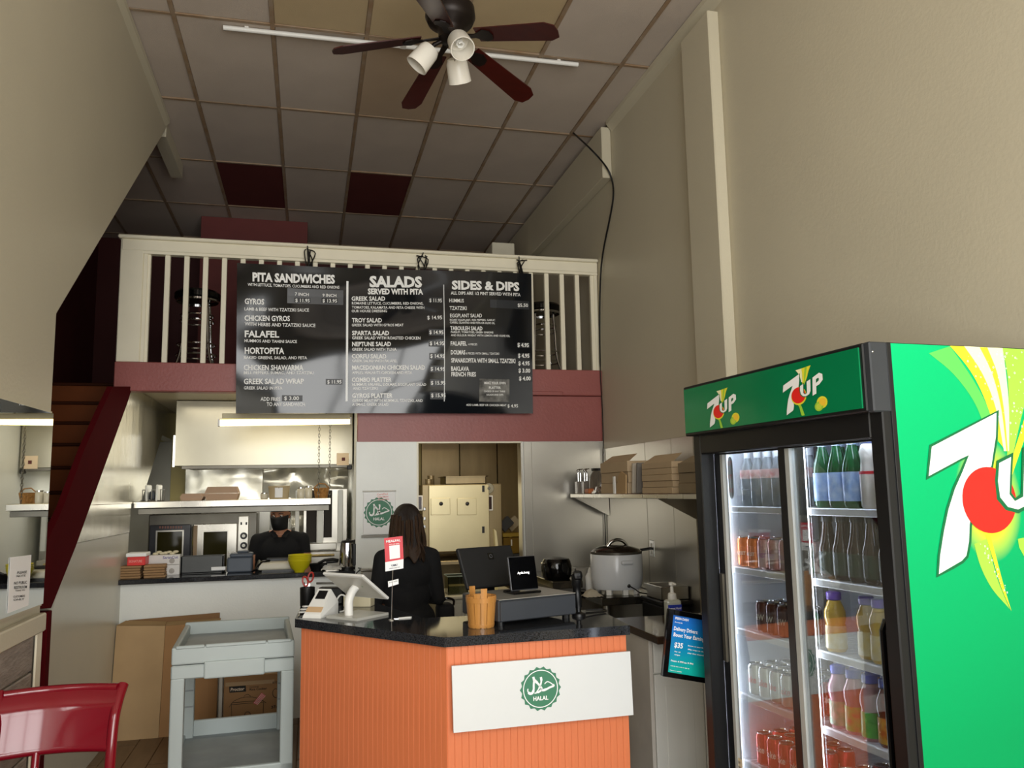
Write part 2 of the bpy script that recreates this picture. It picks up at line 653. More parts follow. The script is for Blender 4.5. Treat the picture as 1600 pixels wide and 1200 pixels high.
# ground-floor back walls
wall('wall_kitchen_back', B().bx((XL, 8.85, 0), (XR, 8.95, 2.5)), mat('olive_kitchen_paint', '#b3a468', 0.5))
mat('grey_kitchen_paint', '#a3a194', 0.5)
wall('wall_kitchen_left', B().prism([(-1.95, y, z) for y, z in ((6.7, 0), (8.85, 0), (8.85, 2.47), (8.0, 2.42), (6.7, 1.36))], (0.1, 0, 0)), MATS['grey_kitchen_paint'])
wall('wall_stair_soffit', B().prism([(XL, y, z) for y, z in ((4.95, 0.0), (8.02, 2.48), (8.02, 2.43), (5.01, 0.0))], (XG - 0.1 - XL - 0.002, 0, 0)), MATS['grey_kitchen_paint'])
wall('wall_kitchen_divider', B().bx((0.40, YM + 0.1, 0), (0.46, 8.85, 2.5)), WHITEW)
wall('wall_halal', B().bx((0.36, YM, 0), (0.844, YM + 0.1, 2.055), bevel=0.004), WHITEW)
wall('trim_doorway', B().bx((0.845, YM - 0.004, 2.04), (1.715, YM + 0.1, 2.052)).bx((0.838, YM - 0.006, 0.0), (0.852, YM + 0.11, 2.05)), CREAM)
wall('wall_steel_back', B().bx((1.715, YM + 0.004, 0), (XR, YM + 0.1, 2.055)), WHITEW)
wall('trim_doorway_edge', B().bx((1.700, YM - 0.004, 0), (1.716, YM + 0.11, 2.052)), STEEL)
# olive room behind the doorway: soffit box and brown steel sheets
wall('trim_soffit_backroom', B().bx((1.18, 8.3, 2.2), (XR, 8.85, 2.48)), MATS['olive_kitchen_paint'])
bs = structure('wall_backroom_cladding')
bst = mat('warm_steel_sheet', '#8f8062', 0.38, 0.75, var=0.12, scale=3, stretch=(3, 1, 0.5))
for x in (1.18, 1.60, 2.02):
    B().bx((x, 8.8, 0.1), (x + 0.41, 8.85, 2.2), bevel=0.003).obj('steel_sheet', bst, bs)
# steel sheets round the cooking corner
sb = structure('wall_steel_cladding')
xs = [1.722, 1.79, XR - 0.004]
for a, c in zip(xs, xs[1:]):
    B().bx((a + 0.001, YM - 0.006, 0.02), (c - 0.001, YM + 0.003, 2.046), bevel=0.002).obj('steel_sheet', STEEL, sb)
ys = [YM - 0.008, at(1009, 700, X=XR).y, at(1050, 700, X=XR).y, at(1084, 700, X=XR).y]
for a, c in zip(ys, ys[1:]):
    B().bx((XR - 0.008, c + 0.002, 0.02), (XR - 0.001, a - 0.002, 1.985), bevel=0.002).obj('steel_sheet', STEEL, sb)
B().bx((XR - 0.012, ys[3] - 0.012, 0.02), (XR - 0.001, ys[3], 1.985)).obj('edge_strip', STEEL, sb)

# pass-through wall under the serving counter
wall('wall_pass', B().bx((XG, YM, 0), (0.36, YM + 0.12, 1.03)), WHITEW)

# guard wall of the stairs: painted below, steel sheets above
gw = structure('wall_guard')
lowm = mat('guard_wall_paint', '#d0ccbd', 0.25, var=0.03, scale=2)
zl = lambda y: 1.39 + (y - 5.35) * -0.004
top = lambda y: 1.076 + (y - 4.906) * (2.48 - 1.076) / (6.55 - 4.906) - 0.01
B().prism([(XG - 0.1, 4.86, 0), (XG - 0.1, YM + 0.12, 0), (XG - 0.1, 6.76, 0), (XG - 0.1, 6.76, 1.387), (XG - 0.1, 5.285, 1.39), (XG - 0.1, 4.86, top(4.86))], (0.1, 0, 0)).obj('painted_panel', lowm, gw)
up1 = mat('bright_steel_sheet', '#cfcab8', 0.24, 0.8, var=0.1, scale=4, stretch=(1, 1, 0.35), bump=0.25, bscale=5, rvar=0.08)
B().prism([(XG - 0.1, 5.29, 1.393), (XG - 0.1, 6.76, 1.39), (XG - 0.1, 6.78, 1.603), (XG - 0.1, 5.535, 1.607)], (0.104, 0, 0)).obj('steel_sheet', up1, gw)
B().prism([(XG - 0.1, 5.54, 1.61), (XG - 0.1, 7.0, 1.605), (XG - 0.1, 7.2, 1.63), (XG - 0.1, 8.03, 2.21), (XG - 0.1, 8.85, 2.2), (XG - 0.1, 8.85, 2.485), (XG - 0.1, 6.54, 2.485)], (0.102, 0, 0)).obj('steel_sheet', up1, gw)
# sloping cap board and post
cap = [at(54, 946, X=XG + 0.015), at(58, 879, X=XG + 0.015), at(99, 792, X=XG + 0.015), at(132, 702, X=XG + 0.015), at(157, 645, X=XG + 0.015), at(176, 604, X=XG + 0.015),
       at(207, 604, X=XG + 0.015), at(200, 627, X=XG + 0.015), at(118, 855, X=XG + 0.015), at(82, 945, X=XG + 0.015), at(80, 950, X=XG + 0.015), at(54, 952, X=XG + 0.015)]
gc = structure('trim_stair_cap')
B().prism(cap, (-0.035, 0, 0)).obj('cap_board', DMAROON, gc)
B().bx((XG - 0.105, 4.80, 0), (XG + 0.008, 4.875, at(75, 955, X=XG).z), bevel=0.004).obj('post', DMAROON, gc)

# stairs
st = structure('stairs')
s_r = B().bx((-0.46, -0.012, -0.19), (0.46, 0.0, 0)).obj('riser', STAIRW, st, local=True)
s_t = B().bx((-0.46, -0.03, -0.028), (0.46, 0.235, 0), bevel=0.006).obj('tread', STAIRD, st, local=True)
for k in range(14):
    loc = (-1.89, 4.88 + 0.228 * k, 0.19 * (k + 1))
    if k == 0:
        s_r.location = loc
        s_t.location = loc
    else:
        piece(s_r, st, (loc[0], loc[1], loc[2] - 0.028))
        piece(s_t, st, loc)

# wainscot of the near wall
wa = structure('trim_wainscot')
B().bx((XN, -1.29, 1.065), (XN + 0.035, 4.17, 1.145), bevel=0.006).obj('chair_rail', WALL, wa)
stone = mat('grey_wood_look_plank', '#8d8278', 0.55, var=0.22, scale=5, stretch=(1, 1.5, 6), bump=0.3, bscale=14)
hz = 0.172
pl = B().bx((0, -0.6, -hz / 2 + 0.004), (0.018, 0.6, hz / 2 - 0.004), bevel=0.005).obj('plank', stone, wa, local=True)
n = 0
for r_ in range(6):
    for c_ in range(3):
        y = 3.46 - 1.2 * c_ - 0.3 * (r_ % 2) * (1 if c_ else 0)
        loc = (XN, y, 0.05 + hz * (r_ + 0.5))
        if n == 0:
            pl.location = loc
        else:
            piece(pl, wa, loc)
        n += 1
B().bx((XN, 4.065, 0), (XN + 0.012, 4.10, 1.065)).obj('edge_strip', DSTEEL, wa)
B().bx((XN - 0.1, 4.12, 0), (XN + 0.014, 4.20, 1.135), bevel=0.004).obj('end_jamb', CREAM, wa)

# ------------------------------------------------------------------ railing on the mezzanine
ra = thing('railing', 'cream painted wooden railing with square balusters along the mezzanine edge', 'railing', (0.5, YM, 2.656))
B().bx((-1.40, YM - 0.02, 3.515), (XR - 0.005, YM + 0.06, 3.605), bevel=0.006).bx((-1.385, YM - 0.012, 3.495), (XR - 0.005, YM + 0.05, 3.516)).obj('top_rail', CREAM, ra)
B().bx((-1.425, YM - 0.045, 3.604), (XR - 0.003, YM + 0.085, 3.632), bevel=0.008).obj('rail_cap', CREAM, ra)
B().bx((-1.408, YM - 0.015, 2.656), (-1.245, YM + 0.10, 3.606), bevel=0.006).bx((-1.245, YM - 0.004, 2.656), (-1.215, YM + 0.06, 3.50), bevel=0.004).obj('newel_post', CREAM, ra)
B().bx((XR - 0.035, YM, 2.656), (XR - 0.004, YM + 0.05, 3.516), bevel=0.003).obj('wall_post', CREAM, ra)
bal = B().bx((-0.019, -0.019, 0), (0.019, 0.019, 0.85), bevel=0.003).obj('baluster', CREAM, ra, local=True)
bx0, bx1 = at(226, 569, Y=YM + 0.03).x, at(928.5, 578, Y=YM + 0.03).x
for i in range(27):
    loc = (bx0 + (bx1 - bx0) * i / 26 - 0.5, 0.03, 0.0)
    if i == 0:
        bal.location = loc
    else:
        piece(bal, ra, loc)

# mirror on the near wall and the notice taped to it
mi = thing('mirror', 'large frameless wall mirror above the chair rail reflecting the kitchen', 'mirror', (XN, 3.3, 1.2))
MA = R(2.0)
mo = Vector((XN + 0.055, 4.035, 0))
md = Vector((math.sin(MA), math.cos(MA), 0))
mz0, mz1 = at(0, 962, X=XN).z, 2.03
q = [mo + Vector((0, 0, mz0)), mo + Vector((0, 0, mz1)), mo - md * 1.5 + Vector((0, 0, mz1)), mo - md * 1.5 + Vector((0, 0, mz0))]
nn = Vector((-md.y, md.x, 0))
B().prism(q, nn * 0.005).obj('mirror_glass', mat('mirror_silver', '#f2f4f2', 0.015, 1.0, var=0.0), mi)
B().prism([p + nn * 0.006 for p in (q[0] - Vector((0, 0, 0.008)), q[1] + Vector((0, 0, 0.008)), q[2] + Vector((0, 0, 0.008)), q[3] - Vector((0, 0, 0.008)))], nn * 0.045).obj('backing_board', WALL, mi)
F = Frame(mo, md, (0, 0, 1))
nt_ = thing('paper_notice', 'white paper notice taped to the lower corner of the mirror', 'notice', F.px(28, 950))
ps = [F.px(u, v, 0.002) for u, v in ((15, 871), (48, 867), (43.5, 946), (10.5, 958.5))]
B().prism(ps, F.n * 0.0006).obj('sheet', WHITEPR, nt_)
b = B()
for i, (u0, u1, v, h) in enumerate([(25, 40, 893, 4), (24, 38, 899, 3), (20, 40, 909, 4.5), (20, 40, 916, 4.5), (22, 37, 922, 2.5), (19, 37, 931, 3), (19, 36, 936, 3)]):
    F.text(b, ['PLEASE', 'NOTE', 'NO PUBLIC', 'RESTROOM', 'THANK YOU', 'CUSTOMERS', 'ONLY'][i], u0, v + h, u1, v + h - 1.5, h, lift=0.0045)
b.obj('lettering', INK, nt_)
# ------------------------------------------------------------------ kitchen seen through the opening
ZP = 1.065                                     # top of the serving counter
pc = thing('serving_counter', 'polished black stone counter slab across the kitchen opening', 'counter', (-0.48, 6.65, 1.03))
B().bx((XG - 0.03, 6.47, 1.03), (0.352, 6.86, ZP), bevel=0.006).obj('slab', GRANITE, pc)

# hood
hd = thing('extractor_hood', 'wide brushed steel extractor hood under the mezzanine', 'hood', (-0.37, 8.1, 1.9))
hx0, hx1 = at(273, 700, Y=7.6).x, at(551, 700, Y=7.6).x
B().bx((hx0, 7.6, 1.912), (hx1, 8.84, 2.485), bevel=0.004).obj('hood_body', mat('hood_steel', '#a39e8e', 0.34, 0.85, var=0.06, scale=1.5, stretch=(2, 2, 0.6), rvar=0.05), hd)
B().bx((hx0 + 0.06, 7.597, 1.885), (hx1, 7.63, 1.914), bevel=0.003).obj('drip_edge', DSTEEL, hd)
B().bx((hx0 - 0.012, 7.59, 1.905), (hx0 + 0.004, 7.62, 2.18)).obj('side_trim', CHROME, hd)
B().bx((hx1 - 0.05, 7.585, 1.865), (hx1 - 0.005, 7.62, 1.905), bevel=0.006).obj('grease_cup', BLACK, hd)
stk = thing('hood_sticker', 'small pale sticker near the right end of the steel hood', 'sticker', at(535, 726, Y=7.597))
a, c = at(526, 727, Y=7.597), at(545, 708, Y=7.597)
B().bx((a.x, 7.5945, a.z), (c.x, 7.5985, c.z)).obj('paper', mat('pale_peach_paper', '#e4cdae', 0.6), stk)
B().bx((a.x + 0.045, 7.5935, a.z + 0.04), (a.x + 0.075, 7.5955, a.z + 0.07)).obj('printed_mark', mat('dark_red_ink', '#5b2422', 0.6), stk)

# fluorescent fitting under the soffit
lf = thing('fluorescent_light', 'glowing yellow fluorescent tube fitting under the mezzanine soffit', 'light', (-0.18, 6.8, 2.2))
l0, l1 = at(341, 661, Y=6.8), at(549, 658, Y=6.8)
B().cyl((l0.x + 0.012, 6.8, l0.z), (l1.x - 0.012, 6.8, l1.z), 0.026, n=16).obj('tube', TUBE, lf, smooth=True)
B().bx((l0.x, 6.77, l0.z - 0.028), (l0.x + 0.014, 6.83, l0.z + 0.03)).obj('end_cap', WHITEP, lf)
B().bx((l1.x - 0.014, 6.77, l1.z - 0.028), (l1.x, 6.83, l1.z + 0.03)).obj('end_cap', WHITEP, lf)
B().bx((l0.x + 0.03, 6.775, l0.z + 0.03), (l1.x - 0.01, 6.825, l0.z + 0.075), bevel=0.004).obj('channel', mat('yellowed_metal', '#c9bf9a', 0.4), lf)
for x in (l0.x + 0.2, l1.x - 0.2):
    B().cyl((x, 6.8, l0.z + 0.07), (x, 6.8, 2.485), 0.006).obj('hanger', DSTEEL, lf)

# wavy steel sheets behind the cooking line
fs = structure('wall_kitchen_steel')


def wavy(x0, x1, z0, z1, amp, seed):
    def fn(u, v):
        x, z = x0 + (x1 - x0) * u, z0 + (z1 - z0) * v
        return Vector((x, 8.80 - amp * (0.5 + noise.noise(Vector((x * 3.1 + seed, z * 6.0, seed)))) - 0.4 * amp * noise.noise(Vector((x * 9, z * 13, seed))), z))
    return fn


xm = at(411, 750, Y=8.8).x
x0_ = at(290, 750, Y=8.8).x
B().grid(wavy(x0_, xm - 0.003, 1.0, 1.95, 0.02, 1.0), 24, 22).obj('wavy_steel_sheet', FOIL, fs, smooth=True)
B().grid(wavy(xm + 0.003, 0.399, 1.0, 1.95, 0.07, 4.0), 28, 24).obj('wavy_steel_sheet', FOIL, fs, smooth=True)
B().bx((-1.84, 8.83, 0.6), (at(268, 700, Y=8.83).x, 8.848, 2.2)).obj('grey_panel', MATS['grey_kitchen_paint'], fs)

# hanging shelf over the serving counter
sh = thing('overhead_shelf', 'long steel shelf hung on chains over the serving counter', 'shelf', (-0.56, 6.97, 1.55))
xs1 = at(517, 785, Y=6.85).x
zt = at(517, 778, Y=6.85).z
B().bx((XG + 0.004, 6.85, zt - 0.052), (xs1, 7.15, zt), bevel=0.004).obj('shelf_board', STEELH, sh)
B().bx((XG + 0.03, 6.9, zt - 0.10), (xs1 - 0.012, 6.93, zt - 0.054), bevel=0.003).obj('support_rail', DSTEEL, sh)
B().bx((XG + 0.03, 7.08, zt - 0.10), (xs1 - 0.012, 7.11, zt - 0.054), bevel=0.003).obj('support_rail', DSTEEL, sh)
for u, Y in ((498, 6.87), (515, 7.1)):
    p = at(u, 740, Y=Y)
    b = B()
    z = zt
    k = 0
    while z < 2.48:
        e = ell((0, 0), 0.0075, 0.017, 10)
        b.tube([(p.x + (x if k % 2 else 0), Y + (0 if k % 2 else x), z + 0.014 + y) for x, y in e], 0.0022, 5, closed=True)
        z += 0.026
        k += 1
    b.obj('chain', DSTEEL, sh)

# oven: two doors, control strip
Yo = 7.85
o0, o1 = at(232, 805, Y=Yo), at(402, 805, Y=Yo)
ov = thing('convection_oven', 'steel and black two-door convection oven left of the masked cook', 'oven', ((o0.x + o1.x) / 2, 8.3, 0.0))
zo = at(300, 803, Y=Yo).z
B().bx((o0.x, Yo + 0.02, 0.55), (o1.x, 8.22, zo), bevel=0.008).obj('body', DSTEEL, ov)
B().bx((o0.x + 0.02, Yo + 0.05, zo), (o1.x - 0.01, 8.2, zo + 0.035), bevel=0.005).obj('top_panel', STEELH, ov)
for x in (o0.x + 0.06, o1.x - 0.06):
    for y in (Yo + 0.08, 8.16):
        B().cyl((x, y, 0), (x, y, 0.55), 0.025).obj('leg', DSTEEL, ov)


def oven_door(u0, u1, w0, w1, m, name):
    a, c = at(u0, 818, Y=Yo), at(u1, 818, Y=Yo)
    zb, zt_ = 0.72, at(300, 819, Y=Yo).z
    d = B().bx((a.x + 0.004, Yo - 0.03, zb), (c.x - 0.004, Yo + 0.02, zt_), bevel=0.006).obj('door', m, ov)
    g0, g1 = at(w0, 831, Y=Yo), at(w1, 831, Y=Yo)
    zz = at(w0, 831, Y=Yo).z
    b = B()
    for lo, hi in (((g0.x - 0.012, zz - 0.32), (g1.x + 0.012, zz - 0.308)), ((g0.x - 0.012, zz), (g1.x + 0.012, zz + 0.012)), ((g0.x - 0.012, zz - 0.308), (g0.x, zz)), ((g1.x, zz - 0.308), (g1.x + 0.012, zz))):
        b.bx((lo[0], Yo - 0.038, lo[1]), (hi[0], Yo - 0.029, hi[1]))
    b.obj('window_frame', STEEL, d)
    B().bx((g0.x, Yo - 0.033, zz - 0.308), (g1.x, Yo - 0.0295, zz)).obj('window_glass', mat('dark_oven_glass', '#2b2812', 0.08), d)
    return d, g0, g1, zz


oven_door(234, 300, 247, 286, mat('black_oven_enamel', '#34353a', 0.25), 'left')
d, g0, g1, zz = oven_door(302, 372, 319, 356, STEELH, 'right')
B().bx((at(303, 840, Y=Yo).x, Yo - 0.034, 0.74), (at(309, 840, Y=Yo).x, Yo - 0.03, zz + 0.06)).obj('edge_trim', mat('brown_trim', '#8a7355', 0.4), d)
B().tube([(at(302, 840, Y=Yo).x, Yo - 0.05, 0.85), (at(302, 840, Y=Yo).x, Yo - 0.05, zz + 0.05)], 0.008).obj('door_handle', CHROME, d)
p0_, p1_ = at(373, 812, Y=Yo), at(389, 812, Y=Yo)
pn = B().bx((p0_.x, Yo - 0.032, 0.72), (p1_.x, Yo + 0.02, zo - 0.03), bevel=0.004).obj('control_panel', STEEL, ov)
for v in (837, 852, 868):
    p = at(381, v, Y=Yo - 0.03)
    k = B().cyl(p, p + Vector((0, -0.03, 0)), 0.030, n=20).obj('knob', BLACK, pn)
    B().cyl(p + Vector((0, -0.03, 0)), p + Vector((0, -0.036, 0)), 0.014, n=16).obj('knob_face', WHITEP, k)
for u in (377, 385):
    p = at(u, 818, Y=Yo - 0.03)
    B().box(p, (0.014, 0.02, 0.024), bevel=0.002).obj('switch', BLACK, pn)
hl = B()
for i in range(9):
    u = 250 + i * 4.2
    p = at(u, 824, Y=Yo - 0.03)
    hl.box(p, (0.012, 0.012, 0.02))
hl.obj('vent_slots', mat('red_brown_plastic', '#7b4a3c', 0.4), ov)

# upright broiler with two dark slots at the right
Yg = 8.0
br = thing('vertical_broiler', 'steel upright broiler with two dark slots right of the masked cook', 'broiler', (at(508, 850, Y=Yg).x, 8.3, 0))
e = lambda u, v: at(u, v, Y=Yg)
B().bx((e(474, 800).x, Yg + 0.05, 0.0), (e(543, 800).x, 8.6, e(500, 764).z), bevel=0.005).obj('body', STEEL, br)
for u0, u1, v1 in ((490, 505, 848), (515, 527, 840)):
    B().bx((e(u0, 0).x, Yg + 0.035, e(u0, v1).z), (e(u1, 0).x, Yg + 0.055, e(u0, 766).z)).obj('burner_slot', mat('burner_black', '#241c14', 0.6), br)
for u0, u1 in ((474, 480), (505.5, 514), (535, 542)):
    B().bx((e(u0, 0).x, Yg - 0.06, e(500, 848).z), (e(u1, 0).x, Yg + 0.05, e(500, 766).z), bevel=0.004).obj('side_flap', mat('white_enamel', '#dfe0da', 0.25), br)
B().bx((e(484, 0).x, Yg - 0.10, e(500, 858).z), (e(533, 0).x, Yg + 0.05, e(500, 848).z), bevel=0.004).obj('drip_tray', STEEL, br)
B().bx((e(474, 0).x, Yg - 0.16, e(500, 892).z), (e(540, 0).x, Yg + 0.05, e(500, 860).z), bevel=0.006).obj('base', STEELH, br)
B().tube([(e(478, 0).x, Yg - 0.17, e(500, 866).z), (e(530, 0).x, Yg - 0.17, e(500, 866).z)], 0.012).obj('front_bar', mat('brass_bar', '#c9b98a', 0.25, 0.9), br)

# white cabinet behind the cook
fr = thing('upright_fridge', 'white upright fridge behind the masked cook', 'fridge', (at(440, 850, Y=8.3).x, 8.5, 0))
B().bx((o1.x + 0.02, 8.25, 0.05), (at(468, 0, Y=8.25).x, 8.62, 1.62), bevel=0.01).obj('cabinet', mat('white_enamel', '#dfe0da', 0.25), fr)
for u0, u1 in ((413, 438), (440, 467)):
    B().bx((at(u0, 0, Y=8.25).x, 8.21, 0.12), (at(u1, 0, Y=8.25).x, 8.247, 1.58), bevel=0.008).obj('door', MATS['white_enamel'], fr)
B().bx((at(436, 0, Y=8.2).x, 8.175, 0.9), (at(438, 0, Y=8.2).x, 8.212, 1.3), bevel=0.004).obj('handle', CHROME, fr)
B().bx((at(413, 0, Y=8.25).x, 8.3, 0.0), (at(466, 0, Y=8.25).x, 8.6, 0.05)).obj('plinth', BLACK, fr)

# ---- things on the hanging shelf
ZS = zt


def on_shelf(u, Y=6.98):
    return Vector((at(u, 775, Y=Y).x, Y, ZS))


def clamshell(u, w, h, label, Y=6.98):
    p = on_shelf(u, Y)
    t = thing('takeout_box', label, 'box', p)
    m = mat('pulp_fibre', '#b89a80', 0.8, var=0.04)
    B().prism([(p.x - w / 2 + 0.015, p.y - 0.1, ZS), (p.x + w / 2 - 0.015, p.y - 0.1, ZS), (p.x + w / 2, p.y - 0.1, ZS + h * 0.5), (p.x - w / 2, p.y - 0.1, ZS + h * 0.5)], (0, 0.2, 0)).obj('tray', m, t)
    B().prism([(p.x - w / 2, p.y - 0.1, ZS + h * 0.52), (p.x + w / 2, p.y - 0.1, ZS + h * 0.52), (p.x + w / 2 - 0.02, p.y - 0.1, ZS + h), (p.x - w / 2 + 0.02, p.y - 0.1, ZS + h)], (0, 0.2, 0)).obj('lid', m, t)


clamshell(302, 0.175, 0.055, 'low brown fibre takeout box on the hanging shelf')
clamshell(348, 0.255, 0.105, 'taller brown fibre takeout box in the middle of the hanging shelf')
for i, u in enumerate((232, 248)):
    p = on_shelf(u, 7.02)
    t = B().box((p.x, 7.02, ZS + 0.065), (0.016, 0.2, 0.13), rot=(0, R(-3 + 4 * i), 0), bevel=0.006).obj('cutting_board', MATS['white_enamel'], None, label=['white board standing left in the shelf rack', 'white board standing right in the shelf rack'][i], category='board', group='boards on the hanging shelf')
rk = thing('plate_rack', 'dark wire rack at the left end of the hanging shelf', 'rack', on_shelf(240, 7.02))
b = B()
for u in (226, 240, 254):
    p = on_shelf(u, 7.02)
    b.tube([(p.x, 6.93, ZS), (p.x, 6.93, ZS + 0.09), (p.x, 7.11, ZS + 0.09), (p.x, 7.11, ZS)], 0.004, 6)
p, p2 = on_shelf(226, 7.02), on_shelf(254, 7.02)
for y in (6.93, 7.11):
    b.tube([(p.x, y, ZS + 0.004), (p2.x, y, ZS + 0.004)], 0.004, 6)
b.obj('wires', DSTEEL, rk)
p = on_shelf(240, 7.02)
B().box((p.x, 7.02, ZS + 0.045), (0.045, 0.12, 0.07), bevel=0.01).obj('sponge_holder', CHAR, rk)
gl = mat('cloudy_container', '#cfc8b4', 0.25, var=0.05)
p = on_shelf(436, 6.97)
t = thing('food_tub', 'round tan tub with a white label on the hanging shelf', 'tub', p)
B().lathe([(0.075, 0), (0.085, 0.09), (0.088, 0.092), (0.088, 0.105), (0.0, 0.107)], p, 24).obj('tub', mat('tan_tub', '#b8a684', 0.4), t, smooth=True)
B().prism([(p.x + 0.0865 * math.sin(a), p.y - 0.0865 * math.cos(a), ZS + 0.012) for a in (-0.35, -0.12, 0.12, 0.35)] + [(p.x + 0.0885 * math.sin(a), p.y - 0.0885 * math.cos(a), ZS + 0.09) for a in (0.35, 0.12, -0.12, -0.35)], (0, -0.001, 0)).obj('paper_label', WHITEPR, t)
for u, h, lab in ((413, 0.05, 'low clear cup beside the tan tub on the hanging shelf'), (470, 0.09, 'left clear jar by the chains on the hanging shelf'), (482, 0.10, 'right clear jar by the chains on the hanging shelf')):
    p = on_shelf(u, 7.0)
    t = thing('glass_jar', lab, 'jar', p)
    B().lathe([(0.026, 0), (0.03, 0.01), (0.03, h * 0.8), (0.024, h * 0.9)], p, 16).obj('jar', gl, t, smooth=True)
    B().lathe([(0.027, h * 0.9), (0.027, h), (0, h)], p, 16).obj('lid', CHROME, t, smooth=True)
p = on_shelf(502, 7.06)
t = thing('wicker_basket', 'small brown basket at the right end of the hanging shelf', 'basket', p)
B().lathe([(0.05, 0), (0.065, 0.085), (0.06, 0.085), (0.047, 0.006), (0, 0.006)], p, 16).obj('bowl', mat('wicker', '#9a6c34', 0.7, var=0.3, scale=50, bump=0.5, bscale=90), t)
B().tube([(p.x - 0.06, p.y, ZS + 0.085), (p.x - 0.02, p.y, ZS + 0.12), (p.x + 0.03, p.y, ZS + 0.115), (p.x + 0.06, p.y, ZS + 0.085)], 0.005, 6).obj('handle', MATS['wicker'], t)

# ---- things on the serving counter
def on_pc(u, Y=6.62):
    return Vector((at(u, 890, Y=Y).x, Y, ZP))


for i, (u0, u1, rz, lab) in enumerate(((183, 220, 0.0, 'left stack of brown paper napkins at the counter end'), (223, 257, 0.06, 'right stack of brown paper napkins on the serving counter'))):
    a, c = on_pc(u0, 6.53), on_pc(u1, 6.53)
    w = c.x - a.x
    t = thing('napkin_stack', lab, 'napkins', ((a.x + c.x) / 2, 6.60, ZP), rz)
    for k in range(5):
        B().box((0.003 * math.sin(k * 2 + i), 0.002 * math.cos(k), 0.0095 + 0.0185 * k), (w - 0.006 * (k % 2), 0.15, 0.0165), rot=(0, 0, 0.03 * math.sin(k * 3 + i)), bevel=0.004).obj('napkin_bundle', mat('brown_napkin', '#9b7a55', 0.85, var=0.12, scale=30, stretch=(1, 1, 8)), t, local=True)
zn = ZP + 0.093
a, c = on_pc(199, 6.57), on_pc(227, 6.57)
t = thing('red_white_carton', 'red and white carton lying on the left napkins', 'carton', ((a.x + c.x) / 2, 6.61, zn))
B().bx((a.x, 6.55, zn), (c.x, 6.70, zn + 0.062), bevel=0.003).obj('carton', mat('red_carton', '#d8322e', 0.4), t)
B().bx((a.x - 0.01, 6.545, zn + 0.062), (c.x + 0.008, 6.71, zn + 0.088), bevel=0.004).obj('carton_top', WHITEPR, t)
b = B()
put_text(b, 'SIGNATURE', (a.x + 0.012, 6.55, zn + 0.022), (c.x - 0.02, 6.55, zn + 0.022), 0.018, (0, 0, 1))
b.obj('lettering', mat('pale_red_print', '#f0a49a', 0.5, var=0), t)
a, c = on_pc(228, 6.74), on_pc(281, 6.74)
zf = ZP
t = thing('foil_carton', 'long white cling film carton behind the brown napkins', 'carton', ((a.x + c.x) / 2, 6.76, zf))
B().bx((a.x, 6.72, zf), (c.x, 6.80, zf + 0.075), bevel=0.002).obj('lower_carton', mat('white_carton', '#dedbd6', 0.5), t)
B().bx((a.x - 0.02, 6.72, zf + 0.077), (c.x, 6.80, zf + 0.15), bevel=0.002).obj('upper_carton', MATS['white_carton'], t)
b = B()
put_text(b, 'SaranCut', (c.x - 0.12, 6.72, zf + 0.122), (c.x - 0.012, 6.72, zf + 0.122), 0.02, (0, 0, 1))
b.obj('lettering', mat('violet_print', '#4a3a8c', 0.5, var=0), t)
b = B()
for zz_ in (0.03, 0.105):
    b.lathe([(0.02, 0), (0, 0.001)], (c.x - 0.055, 6.7195, zf + zz_), 14, (0, -1, 0))
b.obj('printed_dots', mat('grey_print', '#a8a29a', 0.5, var=0), t)
p = on_pc(262, 6.76) + Vector((-0.02, 0, 0.15))
b = B()
for k in range(7):
    b.ball(p + Vector((-0.07 + 0.024 * k, 0.01 * math.sin(k * 2), 0.008 + 0.012 * math.sin(k * 1.3) ** 2)), 0.018, 8, (1.2, 1, 0.6))
b.obj('crumpled_gloves', mat('ivory_latex', '#d8cfb0', 0.6), None, smooth=True, label='crumpled ivory gloves lying on the cling film carton', category='gloves')

# grey bins standing on the counter
bm_ = mat('grey_bin_plastic', '#4a4c4b', 0.4, var=0.05)
a, c = on_pc(284, 6.84), on_pc(351, 6.84)
zb_ = at(320, 868, Y=6.80).z
t = thing('counter_bin', 'long dark grey bin with a white tag on the serving counter', 'bin', ((a.x + c.x) / 2, 6.82, ZP))
b = B()
b.bx((a.x, 6.76, ZP), (c.x, 6.772, zb_), bevel=0.003).bx((a.x, 6.855, ZP), (c.x, 6.867, zb_)).bx((a.x, 6.76, ZP), (a.x + 0.012, 6.867, zb_)).bx((c.x - 0.012, 6.76, ZP), (c.x, 6.867, zb_)).bx((a.x, 6.76, ZP), (c.x, 6.867, ZP + 0.01))
b.obj('bin_body', bm_, t)
g0 = at(330, 886, Y=6.757)
B().bx((g0.x, 6.752, ZP + 0.018), (g0.x + 0.105, 6.761, ZP + 0.045), bevel=0.008, seg=2).obj('white_tag', WHITEPR, t)
a, c = on_pc(356, 6.8), on_pc(395, 6.8)
t = thing('blue_grey_bin', 'blue grey lidded bin between the dark bin and the cook', 'bin', ((a.x + c.x) / 2, 6.79, ZP))
zb2 = at(375, 864, Y=6.74).z
B().bx((a.x, 6.70, ZP), (c.x, 6.85, zb2 - 0.03), bevel=0.012, seg=2).obj('bin_body', mat('blue_grey_plastic', '#4d5560', 0.45), t)
B().bx((a.x + 0.02, 6.695, zb2 - 0.032), (c.x + 0.004, 6.855, zb2), bevel=0.012, seg=2).bx((a.x + 0.07, 6.72, zb2), (c.x - 0.03, 6.83, zb2 + 0.016), bevel=0.008).obj('lid', MATS['blue_grey_plastic'], t)
